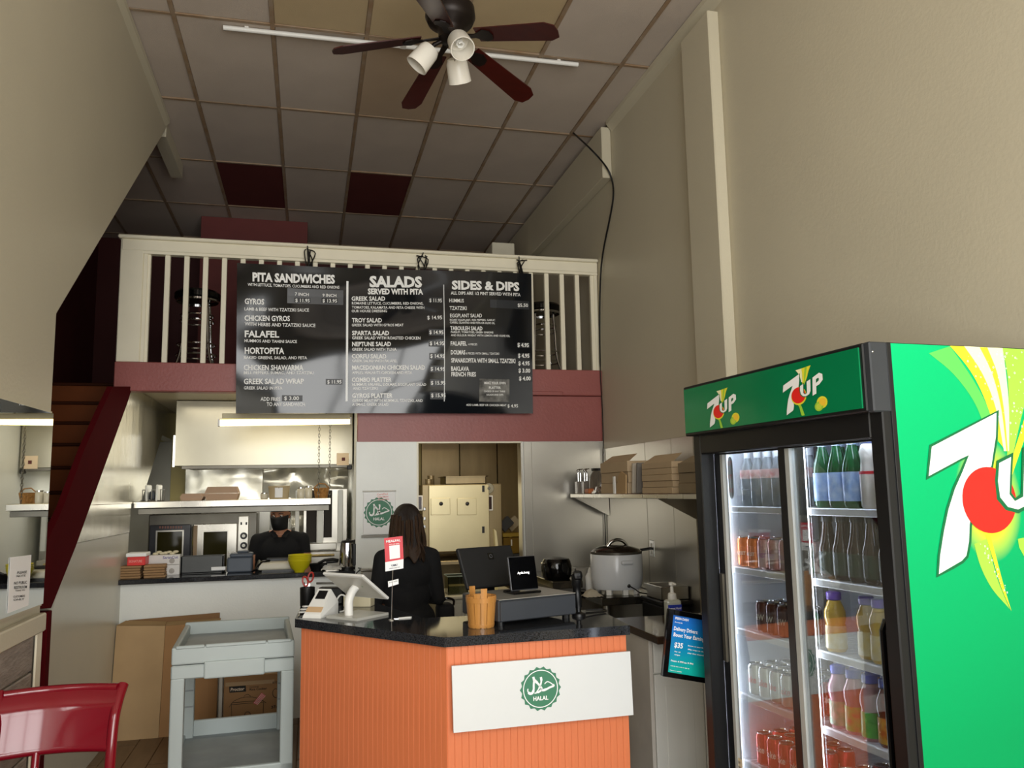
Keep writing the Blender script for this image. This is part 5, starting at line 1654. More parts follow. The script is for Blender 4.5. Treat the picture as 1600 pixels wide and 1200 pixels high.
# cabinet walls (local: x depth, y along the doors, z up)
b = B()
B().bx((0.0, 0, 0.05), (CD, 0.035, CH)).obj('side_wall', BK, co, local=True)
B().bx((0.0, CW - 0.035, 0.05), (CD, CW, CH)).obj('side_wall', BK, co, local=True)
B().bx((CD - 0.04, 0.035, 0.05), (CD, CW - 0.035, CH)).obj('back_wall', BK, co, local=True)
B().bx((0.0, 0.035, CH - 0.05), (CD - 0.04, CW - 0.035, CH)).obj('top_wall', BK, co, local=True)
B().bx((0.02, 0.035, 0.05), (CD - 0.04, CW - 0.035, 0.32)).obj('compressor_box', BK, co, local=True)
for x in (0.06, CD - 0.08):
    for y in (0.06, CW - 0.06):
        B().cyl((x, y, 0), (x, y, 0.05), 0.025).obj('foot', BK, co, local=True)
B().bx((-0.035, 0, 0.05), (0.03, 0.055, CH), bevel=0.004).obj('front_post', BK, co, local=True)
B().bx((-0.035, CW - 0.055, 0.05), (0.03, CW, CH), bevel=0.004).obj('front_post', BK, co, local=True)
B().bx((-0.035, 0.055, 1.785), (0.03, CW - 0.055, CH), bevel=0.004).obj('front_lintel', BK, co, local=True)
B().bx((-0.035, 0.055, 0.05), (0.03, CW - 0.055, 0.36), bevel=0.004).obj('front_sill', BK, co, local=True)
# white liner
B().bx((0.05, 0.035, 0.32), (CD - 0.045, 0.042, CH - 0.06)).obj('liner_side', CIN, co, local=True)
B().bx((0.05, CW - 0.042, 0.32), (CD - 0.045, CW - 0.035, CH - 0.06)).obj('liner_side', CIN, co, local=True)
lb = B().bx((CD - 0.05, 0.042, 0.32), (CD - 0.042, CW - 0.042, CH - 0.06)).obj('liner_back', CIN, co, local=True)
B().bx((0.05, 0.042, 1.84), (CD - 0.045, CW - 0.042, 1.85)).obj('liner_top', CIN, co, local=True)
B().bx((0.05, 0.042, 0.32), (CD - 0.045, CW - 0.042, 0.325)).obj('liner_floor', CIN, co, local=True)
vb = B()
for yc in (0.17, 0.30):
    for k in range(5):
        vb.bx((CD - 0.054, yc, 1.12 + 0.022 * k), (CD - 0.049, yc + 0.09, 1.13 + 0.022 * k))
vb.obj('vent_louvres', mat('louvre_grey', '#9aa0a6', 0.4), lb, local=True)
# header with lit print
HX = -0.075
hz0, hz1 = 1.862, CH
hd_ = B().bx((HX + 0.004, 0.02, hz0), (0.02, CW - 0.0, hz1), bevel=0.004).obj('header_box', BK, co, local=True)
B().bx((HX + 0.01, -0.002, hz0 - 0.002), (0.0, 0.03, hz1 + 0.001), bevel=0.004).obj('header_end', mat('grey_black_plastic', '#33363a', 0.4), co, local=True)
GRH = mat('header_green', '#0a7446', 0.15, var=0.05, scale=3, emit=0.05)
uy = MC.to_3x3() @ Vector((0, 1, 0))
uxl = MC.to_3x3() @ Vector((1, 0, 0))
B().bx((HX - 0.001, 0.035, hz0 + 0.012), (HX + 0.006, CW - 0.012, hz1 - 0.012)).obj('header_print', GRH, hd_, local=True)
Wh = mat('logo_white', '#f4f6f4', 0.35, var=0.0)
Rd = mat('logo_red', '#e8261e', 0.35, var=0.0)
Dg = mat('logo_dark_green', '#0a6a3c', 0.35, var=0.0)
Yl = mat('logo_yellow', '#e9e23a', 0.35, var=0.0)
Yg_ = mat('logo_yellow_green', '#9fd23c', 0.35, var=0.0)
FH = Frame(MC @ Vector((HX - 0.0015, 0.03, 0)), -uy, (0, 0, 1))
FH.n = -uxl


def seven(T, parts, w):
    """the mark in unit coordinates (x right, y up), T maps to the face; parts = dict of B()"""
    S7 = [(0.02, 0.70), (0.10, 0.86), (0.62, 1.02), (0.62, 0.86), (0.44, 0.62), (0.32, 0.36), (0.26, 0.12), (0.12, 0.02), (0.10, 0.02), (0.20, 0.34), (0.36, 0.70), (0.22, 0.68), (0.06, 0.62)]


SEV = [(1447, 694), (1451, 706), (1557, 645), (1557, 668)]
# the mark as drawn on the cooler side, in photograph positions on that face
SIDE7 = [(1455, 698), (1556, 645), (1555, 682), (1548, 728), (1532, 748), (1520, 782), (1514, 820), (1513, 846), (1509, 868), (1502, 876), (1466, 897), (1468, 868), (1474, 830), (1481, 796), (1491, 764), (1503, 737), (1513, 711), (1500, 717), (1478, 729), (1450, 744)]
SIDE7o = [(1451.5, 695.5), (1560, 640.5), (1558.5, 684), (1551, 731), (1536, 750), (1524, 784), (1518, 822), (1517, 848), (1512.5, 871), (1505, 879.5), (1489, 889), (1462.5, 902.5), (1464.5, 868), (1470.5, 829), (1477.5, 795), (1487.5, 762.5), (1500, 735), (1508, 716.5), (1480, 731.5), (1446.5, 750)]
# side print: o = near top corner of the side face
uxs = uxl
oS = MC @ Vector((0, -0.001, 0))
FS = Frame(oS, uxs, (0, 0, 1))
gm = bpy.data.materials.new('side_print_green')
gm.use_nodes = True
N, L = gm.node_tree.nodes, gm.node_tree.links
P_ = N['Principled BSDF']
P_.inputs['Roughness'].default_value = 0.3
P_.inputs['Specular IOR Level'].default_value = 0.2
tc = N.new('ShaderNodeTexCoord')


def dist_node(cx_, cz_, sx_=1, sz_=1):
    mp = N.new('ShaderNodeMapping')
    mp.vector_type = 'POINT'
    mp.inputs['Location'].default_value = (-cx_ * sx_, 0, -cz_ * sz_)
    mp.inputs['Scale'].default_value = (sx_, 0, sz_)
    L.new(tc.outputs['Object'], mp.inputs['Vector'])
    ln = N.new('ShaderNodeVectorMath')
    ln.operation = 'LENGTH'
    L.new(mp.outputs[0], ln.inputs[0])
    return ln.outputs['Value']


MCi = MC.inverted()
loc_ = lambda u, v: MCi @ FS.px(u, v)
red_c = loc_(1545, 780)
sep = N.new('ShaderNodeSeparateXYZ')
L.new(tc.outputs['Object'], sep.inputs[0])
vr = N.new('ShaderNodeMapRange')
vr.inputs[1].default_value, vr.inputs[2].default_value = 0.9, 2.05
L.new(sep.outputs[2], vr.inputs[0])
cr = N.new('ShaderNodeValToRGB')
cr.color_ramp.elements[0].color = lin('#009a58')
cr.color_ramp.elements[1].color = lin('#00bc72')
L.new(vr.outputs[0], cr.inputs[0])
g1 = N.new('ShaderNodeValToRGB')
g1.color_ramp.elements[0].position, g1.color_ramp.elements[1].position = 0.0, 1.0
g1.color_ramp.elements[0].color = (1, 1, 1, 1)
g1.color_ramp.elements[1].color = (0, 0, 0, 1)
mrn = N.new('ShaderNodeMapRange')
mrn.inputs[1].default_value, mrn.inputs[2].default_value = 0.085, 0.16
L.new(dist_node(red_c.x, red_c.z, 1.25, 0.85), mrn.inputs[0])
L.new(mrn.outputs[0], g1.inputs[0])
mx = N.new('ShaderNodeMix')
mx.data_type = 'RGBA'
L.new(g1.outputs[0], mx.inputs['Factor'])
L.new(cr.outputs[0], mx.inputs['A'])
mx.inputs['B'].default_value = lin('#e6ee2e')
L.new(mx.outputs['Result'], P_.inputs['Base Color'])
sp_ = B().bx((0.008, -0.0008, 0.06), (CD - 0.002, 0.001, CH - 0.002)).obj('side_print', gm, co, local=True)
B().bx((-0.004, -0.004, 0.05), (0.012, 0.004, CH), bevel=0.001).obj('corner_strip', BK, co, local=True)


def fpoly(pts, m, name, lift, Fr=FS, parent=sp_):
    b = B()
    Fr.poly(b, pts, lift)
    return b.obj(name, m, parent)


sw1 = mat('swoosh_pale_green', '#5fd35a', 0.3, var=0.0)
sw2 = mat('swoosh_lime', '#a4e04a', 0.3, var=0.0)
sw3 = mat('swoosh_cream', '#f3f3c4', 0.3, var=0.0)
sw4 = mat('swoosh_yellow', '#f0e430', 0.3, var=0.0)
cl = lambda a_, b_: bez(a_, 6) + bez(b_, 6)[::-1]
fpoly(cl([(1451, 552), (1490, 585), (1524, 632), (1545, 690)], [(1484, 541), (1518, 590), (1545, 640), (1562, 690)]), sw1, 'swoosh', 0.0006)
fpoly(cl([(1484, 540.5), (1516, 580), (1540, 628), (1560, 690)], [(1512, 541.5), (1544, 590), (1560, 640), (1568, 700)]), sw4, 'swoosh', 0.0010)
fpoly(cl([(1506, 541), (1535, 585), (1556, 640), (1568, 705)], [(1566, 544), (1572, 590), (1576, 640), (1576, 705)]), sw3, 'swoosh', 0.0013)
fpoly(cl([(1530, 542.5), (1550, 585), (1564, 640), (1572, 705)], [(1542, 543), (1558, 585), (1568, 640), (1574, 705)]), sw4, 'swoosh', 0.0016)
fpoly(cl([(1566, 544), (1574, 590), (1576, 650), (1572, 730)], [(1625, 547), (1610, 600), (1596, 650), (1578, 730)]), sw2, 'swoosh', 0.0009)
fpoly(cl([(1620, 590), (1604, 640), (1592, 680), (1574, 735)], [(1630, 600), (1612, 648), (1598, 692), (1580, 745)]), sw4, 'swoosh', 0.0014)
fpoly(cl([(1498, 742), (1492, 756), (1487, 775), (1500, 790)], [(1503, 738), (1510, 742), (1512, 760), (1508, 780)]), sw2, 'swoosh', 0.0005)
fpoly(cl([(1540, 836), (1550, 870), (1563, 915), (1580, 955)], [(1547, 836), (1556, 870), (1567, 912), (1580, 955)]), sw4, 'swoosh', 0.0012)
fpoly(cl([(1522, 850), (1532, 885), (1550, 920), (1576, 950)], [(1542, 842), (1550, 875), (1560, 910), (1578, 953)]), sw2, 'swoosh', 0.0007)
fpoly([(1590, 842), (1610, 838), (1612, 880), (1600, 870), (1592, 855)], sw2, 'lime_slice', 0.0010)
rng = random.Random(3)
bb_ = B()
for i in range(120):
    u, v = rng.uniform(1500, 1600), rng.uniform(548, 680)
    if u < 1500 + (v - 545) * 0.55:
        continue
    r_ = rng.choice([0.0012, 0.0018, 0.0026, 0.0036])
    p = MCi @ FS.px(u, v)
    if not (0.02 < p.x < CD - 0.02):
        continue
    for k in range(8):
        a0, a1 = k * math.pi / 4, (k + 1) * math.pi / 4
        bb_.quad(*[p + Vector((q_ * math.cos(t_), -0.0022, q_ * math.sin(t_))) for q_, t_ in ((r_, a0), (r_, a1), (r_ * 0.55, a1), (r_ * 0.55, a0))])
for i in range(22):
    u = 1535 + i * 1.7 + rng.uniform(-4, 4)
    v = 850 + i * 3.6
    p = MCi @ FS.px(u, v)
    r_ = rng.choice([0.0014, 0.002, 0.003])
    for k in range(8):
        a0, a1 = k * math.pi / 4, (k + 1) * math.pi / 4
        bb_.quad(*[p + Vector((q_ * math.cos(t_), -0.0022, q_ * math.sin(t_))) for q_, t_ in ((r_, a0), (r_, a1), (r_ * 0.55, a1), (r_ * 0.55, a0))])
bb_.obj('printed_bubbles', Wh, sp_, local=True)['kind'] = 'stuff'
fpoly(SIDE7o, Dg, 'seven_outline', 0.0018)
fpoly(SIDE7, Wh, 'seven', 0.0024)
rc0 = FS.px(1545, 781)
a_r, b_r = (FS.px(1587, 781) - FS.px(1503, 781)).length / 2, (FS.px(1545, 731) - FS.px(1545, 834)).length / 2
b = B()
q0 = rc0 - FS.o
FS.lpoly(b, ell((q0.dot(FS.ux), q0.z), a_r, b_r, 40), 0.0030)
b.obj('red_disc', Rd, sp_)
# UP lettering (drawn strokes), outline then white; continues past the frame
UPo = [(1556, 720), (1582, 707), (1580, 740), (1579, 770), (1585, 778), (1594, 772), (1596, 700), (1626, 686), (1622, 770), (1612, 790), (1590, 802), (1570, 797), (1556, 780), (1553, 750)]
UPi = [(1559.5, 723.5), (1578, 714), (1576.5, 742), (1575.5, 772), (1584, 783), (1597, 776), (1599, 704), (1621, 693), (1618, 768), (1609, 786), (1589, 796), (1573, 792), (1561, 777), (1557.5, 752)]
fpoly(UPo, Dg, 'letter_u_outline', 0.0036)
fpoly(UPi, Wh, 'letter_u', 0.0042)
fpoly([(1632, 684), (1668, 668), (1680, 680), (1680, 715), (1664, 735), (1650, 742), (1648, 775), (1628, 785)], Wh, 'letter_p', 0.0042)
fpoly([(1652, 697), (1662, 692), (1664, 700), (1662, 716), (1650, 724)], Dg, 'letter_p_counter', 0.0048)


def header_mark(x7, v7, x1, v1, tag):
    """small mark on the header between photograph columns; uses the shape of the side mark mapped by an affine frame"""
    src = Vector((1446, 640)), Vector((1690, 902))
    # anchor pixel pairs: top of the 7 (1556,645)->x7..., foot (1466,897)
    def mp(p):
        s_ = (p[0] - 1446) / (1690 - 1446)
        t_ = (p[1] - 640) / (902 - 640)
        return s_, t_
    return mp


def hmark(o_px, s_len, t_len, tag):
    """o_px: pixel of the mark's left bottom foot on the header; s_len/t_len metres of its width and height"""
    o3 = MCi @ on_plane(o_px[0], o_px[1], MC @ Vector((HX - 0.001, 0, 0)), uxl)

    def W(p, lift):
        s_ = (p[0] - 1462) / 228.0
        t_ = (902 - p[1]) / 262.0
        return Vector((HX - 0.001 - lift, o3.y - s_ * s_len, o3.z + t_ * t_len))

    def pl(pts, m, name, lift):
        b = B()
        b.prism([W(p, lift) for p in pts], (0, 0, 0))
        b.obj(name, m, hd_, local=True)
    pl(cl([(1535, 615), (1550, 640), (1560, 670), (1565, 700)], [(1570, 612), (1572, 640), (1572, 670), (1572, 700)]), sw3, 'swoosh', 0.0006)
    pl(cl([(1570, 612), (1572, 640), (1572, 690), (1568, 720)], [(1625, 605), (1610, 640), (1598, 680), (1575, 730)]), Yl, 'swoosh', 0.0005)
    pl(cl([(1592, 609), (1586, 640), (1582, 690), (1574, 720)], [(1604, 607), (1598, 640), (1590, 680), (1578, 725)]), Yg_, 'swoosh', 0.0008)
    pl(SIDE7o, Dg, 'seven_outline', 0.0010)
    pl(SIDE7, Wh, 'seven', 0.0013)
    pl(ell((1546, 786), 46, 58, 28), Yl, 'yellow_glow', 0.0015)
    pl(cl([(1535, 838), (1545, 860), (1550, 890), (1556, 915)], [(1553, 838), (1560, 860), (1568, 890), (1574, 915)]), Yg_, 'swoosh', 0.0012)
    pl(ell((1545, 781), 42, 52, 28), Rd, 'red_disc', 0.0018)
    pl(UPo, Dg, 'letter_u_outline', 0.0021)
    pl(UPi, Wh, 'letter_u', 0.0024)
    pl([(1634, 686), (1672, 664), (1690, 676), (1690, 712), (1670, 736), (1652, 744), (1650, 790), (1628, 800)], Wh, 'letter_p', 0.0024)
    pl([(1654, 700), (1666, 694), (1670, 700), (1668, 712), (1652, 724)], Dg, 'letter_p_counter', 0.0028)
    for dx, dy, rr, m in ((0, 0, 30, Yl), (-18, 22, 24, Yg_), (4, -2, 20, mat('lemon', '#f3c93a', 0.35, var=0)), (-18, 24, 15, mat('lime', '#c4d94a', 0.35, var=0))):
        pl(ell((1676 + dx, 850 + dy), rr, rr * 1.25, 18), m, 'citrus_slice', 0.001 + 0.0004 * (30 - rr) / 10 + (0.0003 if m.name in ('lemon', 'lime') else 0))


hmark((1109, 669), 0.200, 0.128, 'far')
hmark((1229, 650), 0.200, 0.135, 'near')
B().lathe([(0.003, 0), (0, 0.001)], (HX + 0.02, -0.003, CH - 0.03), 8, (0, -1, 0)).obj('screw', CHROME, hd_, local=True)

# doors: far one behind, near one in front
GL = glass('cooler_glass', '#f4f7f7', 0.96, 0.45)


def cdoor(y0, y1, x, z0, z1, name, w):
    t = B()
    t.bx((x - 0.014, y0, z0), (x + 0.014, y0 + w, z1)).bx((x - 0.014, y1 - w, z0), (x + 0.014, y1, z1)).bx((x - 0.014, y0 + w, z0), (x + 0.014, y1 - w, z0 + 0.045)).bx((x - 0.014, y0 + w, z1 - 0.02), (x + 0.014, y1 - w, z1))
    d = t.obj('door', BK, co, local=True)
    B().bx((x - 0.003, y0 + w, z0 + 0.045), (x + 0.003, y1 - w, z1 - 0.02)).obj('glass_pane', GL, d, local=True)
    return d


d1 = cdoor(0.50, CW - 0.055, 0.045, 0.36, 1.80, 'far', 0.038)
B().bx((0.03, CW - 0.113, 0.36), (0.05, CW - 0.095, 1.78)).obj('gasket', mat('grey_gasket', '#a8aaa6', 0.5), d1, local=True)
B().bx((0.02, CW - 0.088, 0.95), (0.034, CW - 0.06, 1.30), bevel=0.004).obj('handle', DSTEEL, d1, local=True)
d2 = cdoor(0.055, 0.565, 0.012, 0.36, 1.80, 'near', 0.036)
B().bx((0.0, 0.505, 0.36), (0.024, 0.529, 1.78)).obj('gasket', MATS['grey_gasket'], d2, local=True)
B().tube([(-0.006, 0.082, 0.75), (-0.018, 0.086, 0.78), (-0.018, 0.086, 1.22), (-0.006, 0.082, 1.25)], 0.009, 8).obj('handle', BLACKG, d2, local=True)
# round price-style sticker on the far door glass
stc = thing('door_sticker', 'grey oval sticker with red letters inside the far cooler door', 'sticker', MC @ Vector((0.05, 0.955, 1.68)))
MW[stc] = Matrix.Translation(stc.location)
b = B()
b.prism([MC @ Vector((0.052, 0.965 + x * 0.6, 1.685 + y)) for x, y in [(0.03 * math.cos(a_), 0.085 * (1 if math.sin(a_) > 0 else -1) * (abs(math.sin(a_)) ** 0.35)) for a_ in [i * math.pi / 14 + 0.001 for i in range(28)]]], (0.0006, 0, 0))
b.obj('oval', mat('sticker_grey', '#8c9092', 0.5), stc)
b = B()
for i, tx in enumerate(('CUT', 'IT', 'OUT')):
    put_text(b, tx, MC @ Vector((0.051, 0.978, 1.735 - 0.055 * i)), MC @ Vector((0.051, 0.952, 1.735 - 0.055 * i)), 0.018, (0, 0, 1), -uxl, 0.001)
b.obj('lettering', mat('red_letters', '#c8302c', 0.5, var=0), stc)
n_ = thing('price_note', 'small cream note in the bottom corner of the far cooler door', 'note', MC @ Vector((0.03, 0.955, 0.52)))
MW[n_] = Matrix.Translation(n_.location)
B().bx((0, 0, 0), (0.0008, 0.075, 0.075)).obj('note_sheet', mat('cream_note', '#e0d4b4', 0.6), n_, local=True)
b = B()
for i, tx in enumerate(('NO CREDIT', 'CARDS UNDER', 'TEN DOLLARS')):
    put_text(b, tx, n_.location + Vector((0, 0.068, 0.055 - 0.018 * i)), n_.location + Vector((0, 0.012, 0.055 - 0.018 * i)), 0.009, (0, 0, 1), (-1, 0, 0), 0.001)
b.obj('lettering', mat('navy_print', '#22264a', 0.5, var=0), n_)

# shelves, rails and LED strip
SZ = [1.565, 1.320, 1.075, 0.822, 0.565]
shm = mat('shelf_white_wire', '#e2e6ea', 0.3, var=0.02)
for y0, y1 in ((0.06, 0.53), (0.585, CW - 0.055)):
    for z in SZ:
        s_ = B().bx((0.085, y0, z - 0.022), (0.10, y1, z + 0.004), bevel=0.003).obj('shelf_front', shm, co, local=True)
        sb_ = B()
        for k in range(16):
            yy_ = y0 + (y1 - y0) * (k + 0.5) / 16
            sb_.bx((0.10, yy_ - 0.0035, z - 0.010), (CD - 0.06, yy_ + 0.0035, z - 0.002))
        for xx in (0.25, 0.45, CD - 0.065):
            sb_.bx((xx, y0, z - 0.018), (xx + 0.008, y1, z - 0.010))
        sb_.obj('shelf_wires', shm, s_, local=True)
    for yy_ in (y0 + 0.012, y1 - 0.012):
        B().bx((0.52, yy_ - 0.009, 0.33), (0.535, yy_ + 0.009, 1.83)).obj('shelf_upright', DSTEEL, co, local=True)
ledm = mat('led_white', '#dfe9ff', 0.5, var=0, emit=30.0)
B().bx((0.065, 0.548, 0.40), (0.10, 0.60, 1.82)).obj('mullion', BK, co, local=True)
lst = B().bx((0.070, 0.538, 0.42), (0.092, 0.546, 1.80)).obj('led_strip', mat('led_diffuser', '#eef2ff', 0.4, var=0, emit=24.0), co, local=True)
for k in range(12):
    B().box((0.072, 0.536, 0.48 + 0.115 * k), (0.012, 0.008, 0.018)).obj('led', ledm, lst, local=True)
B().bx((0.075, 0.075, 1.815), (0.095, 1.02, 1.83)).obj('led_strip', ledm, co, local=True)
B().bx((0.075, CW - 0.055, 0.42), (0.085, CW - 0.047, 1.80)).obj('led_strip', MATS['led_diffuser'], co, local=True)
B().bx((0.075, 0.047, 0.42), (0.085, 0.055, 1.80)).obj('led_strip', MATS['led_diffuser'], co, local=True)

# ---- drinks
ITEM = {}


def proto(key, build):
    if key not in ITEM:
        ITEM[key] = build
    return ITEM[key]


def can_build(col, top_, band, letters, lc):
    def f(label, loc, group):
        t = thing('drink_can', label, 'can', loc, 0, group)
        m = mat('can_' + col, col, 0.25, 0.35, var=0.12, scale=14, stretch=(1, 1, 0.6), col2=top_)
        B().lathe([(0.024, 0), (0.0325, 0.008), (0.0325, 0.105), (0.027, 0.117)], n=20).obj('can_body', m, t, smooth=True, local=True)
        B().lathe([(0.0275, 0.116), (0.0285, 0.120), (0.026, 0.121), (0.0245, 0.117), (0, 0.117)], n=20).obj('can_top', CHROME, t, smooth=True, local=True)
        b = B()
        me_, x0, x1, y0, y1 = text_mesh(letters, 0.02, 0.1)
        L_ = 0.056
        n = len(me_.vertices)
        t_ = bmesh.new()
        t_.from_mesh(me_)
        bmesh.ops.triangulate(t_, faces=t_.faces[:])
        for v in t_.verts:
            s_ = (v.co.x - (x0 + x1) / 2) / (x1 - x0) * L_
            h_ = v.co.y * L_ / (x1 - x0) * 1.4
            a_ = s_ / 0.033
            v.co = Vector((-0.0332 * math.cos(a_), -0.0332 * math.sin(a_), 0.048 + h_))
        mm_ = bpy.data.meshes.new('tmp')
        t_.to_mesh(mm_)
        t_.free()
        b.addmesh(mm_, Matrix.Identity(4))
        bpy.data.meshes.remove(mm_)
        b.obj('lettering', mat('print_' + lc, lc, 0.4, var=0), t, local=True)
        return t
    return f


def bottle_build(body, cap_, liquid, lab1, lab2, h, r, kind='slim', trans=0.0, band=None):
    def f(label, loc, group):
        t = thing('drink_bottle', label, 'bottle', loc, 0, group)
        mb = mat('bottle_' + body + str(trans), body, 0.08, var=0.06, scale=10, trans=trans)
        if kind == 'tea':
            pr = [(r * 0.8, 0), (r, 0.012), (r, h * 0.47), (r * 0.82, h * 0.56), (r * 0.62, h * 0.70), (r * 0.50, h * 0.84), (r * 0.48, h * 0.88)]
        elif kind == 'round':
            pr = [(r * 0.8, 0), (r, 0.012), (r * 0.93, h * 0.42), (r * 0.86, h * 0.46), (r, h * 0.56), (r * 0.98, h * 0.68), (r * 0.66, h * 0.82), (r * 0.58, h * 0.86)]
        elif kind == 'milk':
            pr = [(r * 0.85, 0), (r, 0.01), (r, h * 0.44), (r * 0.85, h * 0.55), (r * 0.80, h * 0.66), (r * 0.92, h * 0.76), (r * 0.70, h * 0.85), (r * 0.56, h * 0.88)]
        else:
            pr = [(r * 0.85, 0), (r, 0.012), (r, h * 0.52), (r * 0.92, h * 0.6), (r * 0.6, h * 0.76), (r * 0.4, h * 0.86), (r * 0.38, h * 0.89)]
        B().lathe(pr, n=22).obj('bottle_body', mb, t, smooth=True, local=True)
        cr_ = pr[-1][0] * 1.18
        B().lathe([(cr_, h * 0.875), (cr_, h * 0.985), (cr_ * 0.9, h), (0, h)], n=18).obj('cap', mat('cap_' + cap_, cap_, 0.35, var=0.03), t, smooth=True, local=True)
        if lab1:
            l0, l1 = band or (0.12, 0.44)
            rr_ = r * 1.012
            B().lathe([(rr_ if kind != 'round' else r * 1.0, h * l0), (rr_ if kind != 'round' else r * 0.955, h * l1)], n=22, cap=False).obj('label_band', mat('label_' + lab1 + lab2, lab1, 0.4, var=0.1, scale=30, col2=lab2), t, smooth=True, local=True)
        return t
    return f


def place(build, key, positions, z, labels, group=None):
    for i, ((x, y), lab) in enumerate(zip(positions, labels)):
        w = MC @ Vector((x, y, z))
        if key not in DR:
            DR[key] = build(lab, w, group)
            DR[key].rotation_euler = (0, 0, RZ)
        else:
            dup(DR[key], w, RZ + 0.15 * math.sin(i * 2.3), lab, group)


DR = {}
BAYF, BAYN = 'far', 'near'


def rows(y0, dy, n, x0, dx, m):
    return [(x0 + dx * j, y0 + dy * i) for j in range(m) for i in range(n)]


def labs(what, shelf, bay, n, m):
    return [f'{what}, {ordn(i)} from right, {["front row", "second row", "third row"][j]}, {shelf} {bay} shelf' for j in range(m) for i in range(n)]


z = SZ[0] + 0.004
place(bottle_build('#aeb8bd', '#c9cdd0', '', '#c22a30', '#d8d4d0', 0.222, 0.033, 'slim', 0.55, (0.50, 0.66)), 'water', rows(0.70, 0.07, 5, 0.145, 0.09, 2), z, labs('clear red-label bottle', 'top', BAYF, 5, 2), 'clear bottles on the top far shelf')
place(can_build('#e0742a', '#f08a3a', '', 'SUNKIST', '#f4ecd8'), 'orange_can', rows(0.945, 0.069, 2, 0.135, 0.07, 2), SZ[1] + 0.004, labs('orange drink can', 'second', BAYF, 2, 2), 'orange cans on the second far shelf')
place(can_build('#d9d6d4', '#d8584a', '', 'DR FIZZ', '#8c3a78'), 'pale_can', rows(0.665, 0.069, 4, 0.135, 0.07, 2), SZ[1] + 0.004, labs('pale red-mottled can', 'second', BAYF, 4, 2), 'pale cans on the second far shelf')
place(can_build('#4a2416', '#6a3420', '', 'A&W', '#d9d0c0'), 'root_can', rows(0.70, 0.069, 4, 0.135, 0.07, 2), SZ[2] + 0.004, labs('brown root beer can', 'third', BAYF, 4, 2), 'brown cans on the third far shelf')
place(can_build('#d4d6d0', '#e6e6e2', '', 'Coke', '#c8403a'), 'diet_can', rows(0.70, 0.071, 5, 0.135, 0.075, 3), SZ[3] + 0.004, labs('silver cola can', 'fourth', BAYF, 5, 3), 'silver cans on the fourth far shelf')
place(can_build('#c81c20', '#d83430', '', 'Coke', '#f2e6e2'), 'red_can', rows(0.67, 0.071, 5, 0.135, 0.075, 3), SZ[4] + 0.004, labs('red cola can', 'bottom', BAYF, 5, 3), 'red cans on the bottom far shelf')
# near bay
z = SZ[0] + 0.004
w1 = MC @ Vector((0.13, 0.625, z))
dup(DR['water'], w1, RZ, 'single clear red-label bottle beside the green bottles, top near shelf', 'single clear bottle')
place(bottle_build('#1e5a30', '#a8b4c8', '', '#6f9fe0', '#bcd0e8', 0.245, 0.036, 'slim', 0.25, (0.10, 0.50)), 'green', rows(0.345, 0.076, 3, 0.135, 0.08, 2), z, labs('green bottle with a blue label', 'top', BAYN, 3, 2), 'green bottles on the top near shelf')
place(bottle_build('#d6d0c4', '#3c4a78', '', '#c22830', '#c22830', 0.245, 0.036, 'milk', 0.0, (0.46, 0.50)), 'milk', [(0.135, 0.262), (0.135, 0.185)], z, labs('white yogurt bottle with red bands', 'top', BAYN, 2, 1), 'white bottles on the top near shelf')
place(bottle_build('#2e1508', '#141416', '', '#141c19', '#24402c', 0.225, 0.034, 'tea', 0.0, (0.08, 0.42)), 'tea', rows(0.205, 0.073, 5, 0.135, 0.08, 2), SZ[1] + 0.004, labs('dark tea bottle', 'second', BAYN, 5, 2), 'dark tea bottles on the second near shelf')
place(can_build('#cfd6cf', '#5fae5a', '', 'LIME', '#d23440'), 'lime_can', [(0.13, 0.625)], SZ[1] + 0.004, ['white and green can beyond the lit strip, level with the tea bottles'])
place(bottle_build('#c9a438', '#5a2c9c', '', '#d9d2b4', '#c8b05a', 0.20, 0.036, 'round', 0.15, (0.06, 0.44)), 'yellow', [(0.135, 0.487), (0.15, 0.345), (0.135, 0.268), (0.135, 0.19)], SZ[2] + 0.004, ['yellow juice bottle with a purple cap standing alone, third near shelf', 'yellow juice bottle with a purple cap, left of the right-hand three, third near shelf', 'yellow juice bottle with a purple cap, middle of the right-hand three, third near shelf', 'yellow juice bottle with a purple cap, rightmost, third near shelf'], 'yellow juice bottles')
place(can_build('#3fae6a', '#c8d8cc', '', 'LIME', '#f2f2f0'), 'green_can', [(0.13, 0.62)], SZ[2] + 0.004, ['green topped can beyond the lit strip, level with the yellow bottles'])
place(can_build('#c81c20', '#d83430', '', 'Coke', '#f2e6e2'), 'red_can', [(0.13, 0.62), (0.205, 0.62)], SZ[3] + 0.004, ['red cola can foremost beyond the lit strip, level with the juice bottles', 'red cola can behind another, beyond the lit strip, level with the juice bottles'], 'red cans on the fourth near shelf')
for i, (y, c1, l1, l2, nm) in enumerate(((0.492, '#b88a96', '#3f9a72', '#d8a49a', 'pink juice bottle with a teal label'), (0.415, '#c47a80', '#7ac23c', '#d8503c', 'pink juice bottle with a lime label'), (0.338, '#b8848a', '#6cc04a', '#3f9a44', 'pale pink juice bottle with a green label'), (0.262, '#7a2c16', '#e0c040', '#c8401c', 'amber juice bottle with a yellow label'), (0.185, '#a87078', '#c84a5a', '#d8a0a0', 'red juice bottle at the right end'))):
    place(bottle_build(c1, '#24309c', '', l1, l2, 0.205, 0.036, 'round', 0.2, (0.06, 0.44)), 'juice%d' % i, [(0.135, y), (0.215, y)], SZ[3] + 0.004, [nm + ', front row, fourth near shelf', nm + ', second row, fourth near shelf'], 'juice bottles with blue caps')
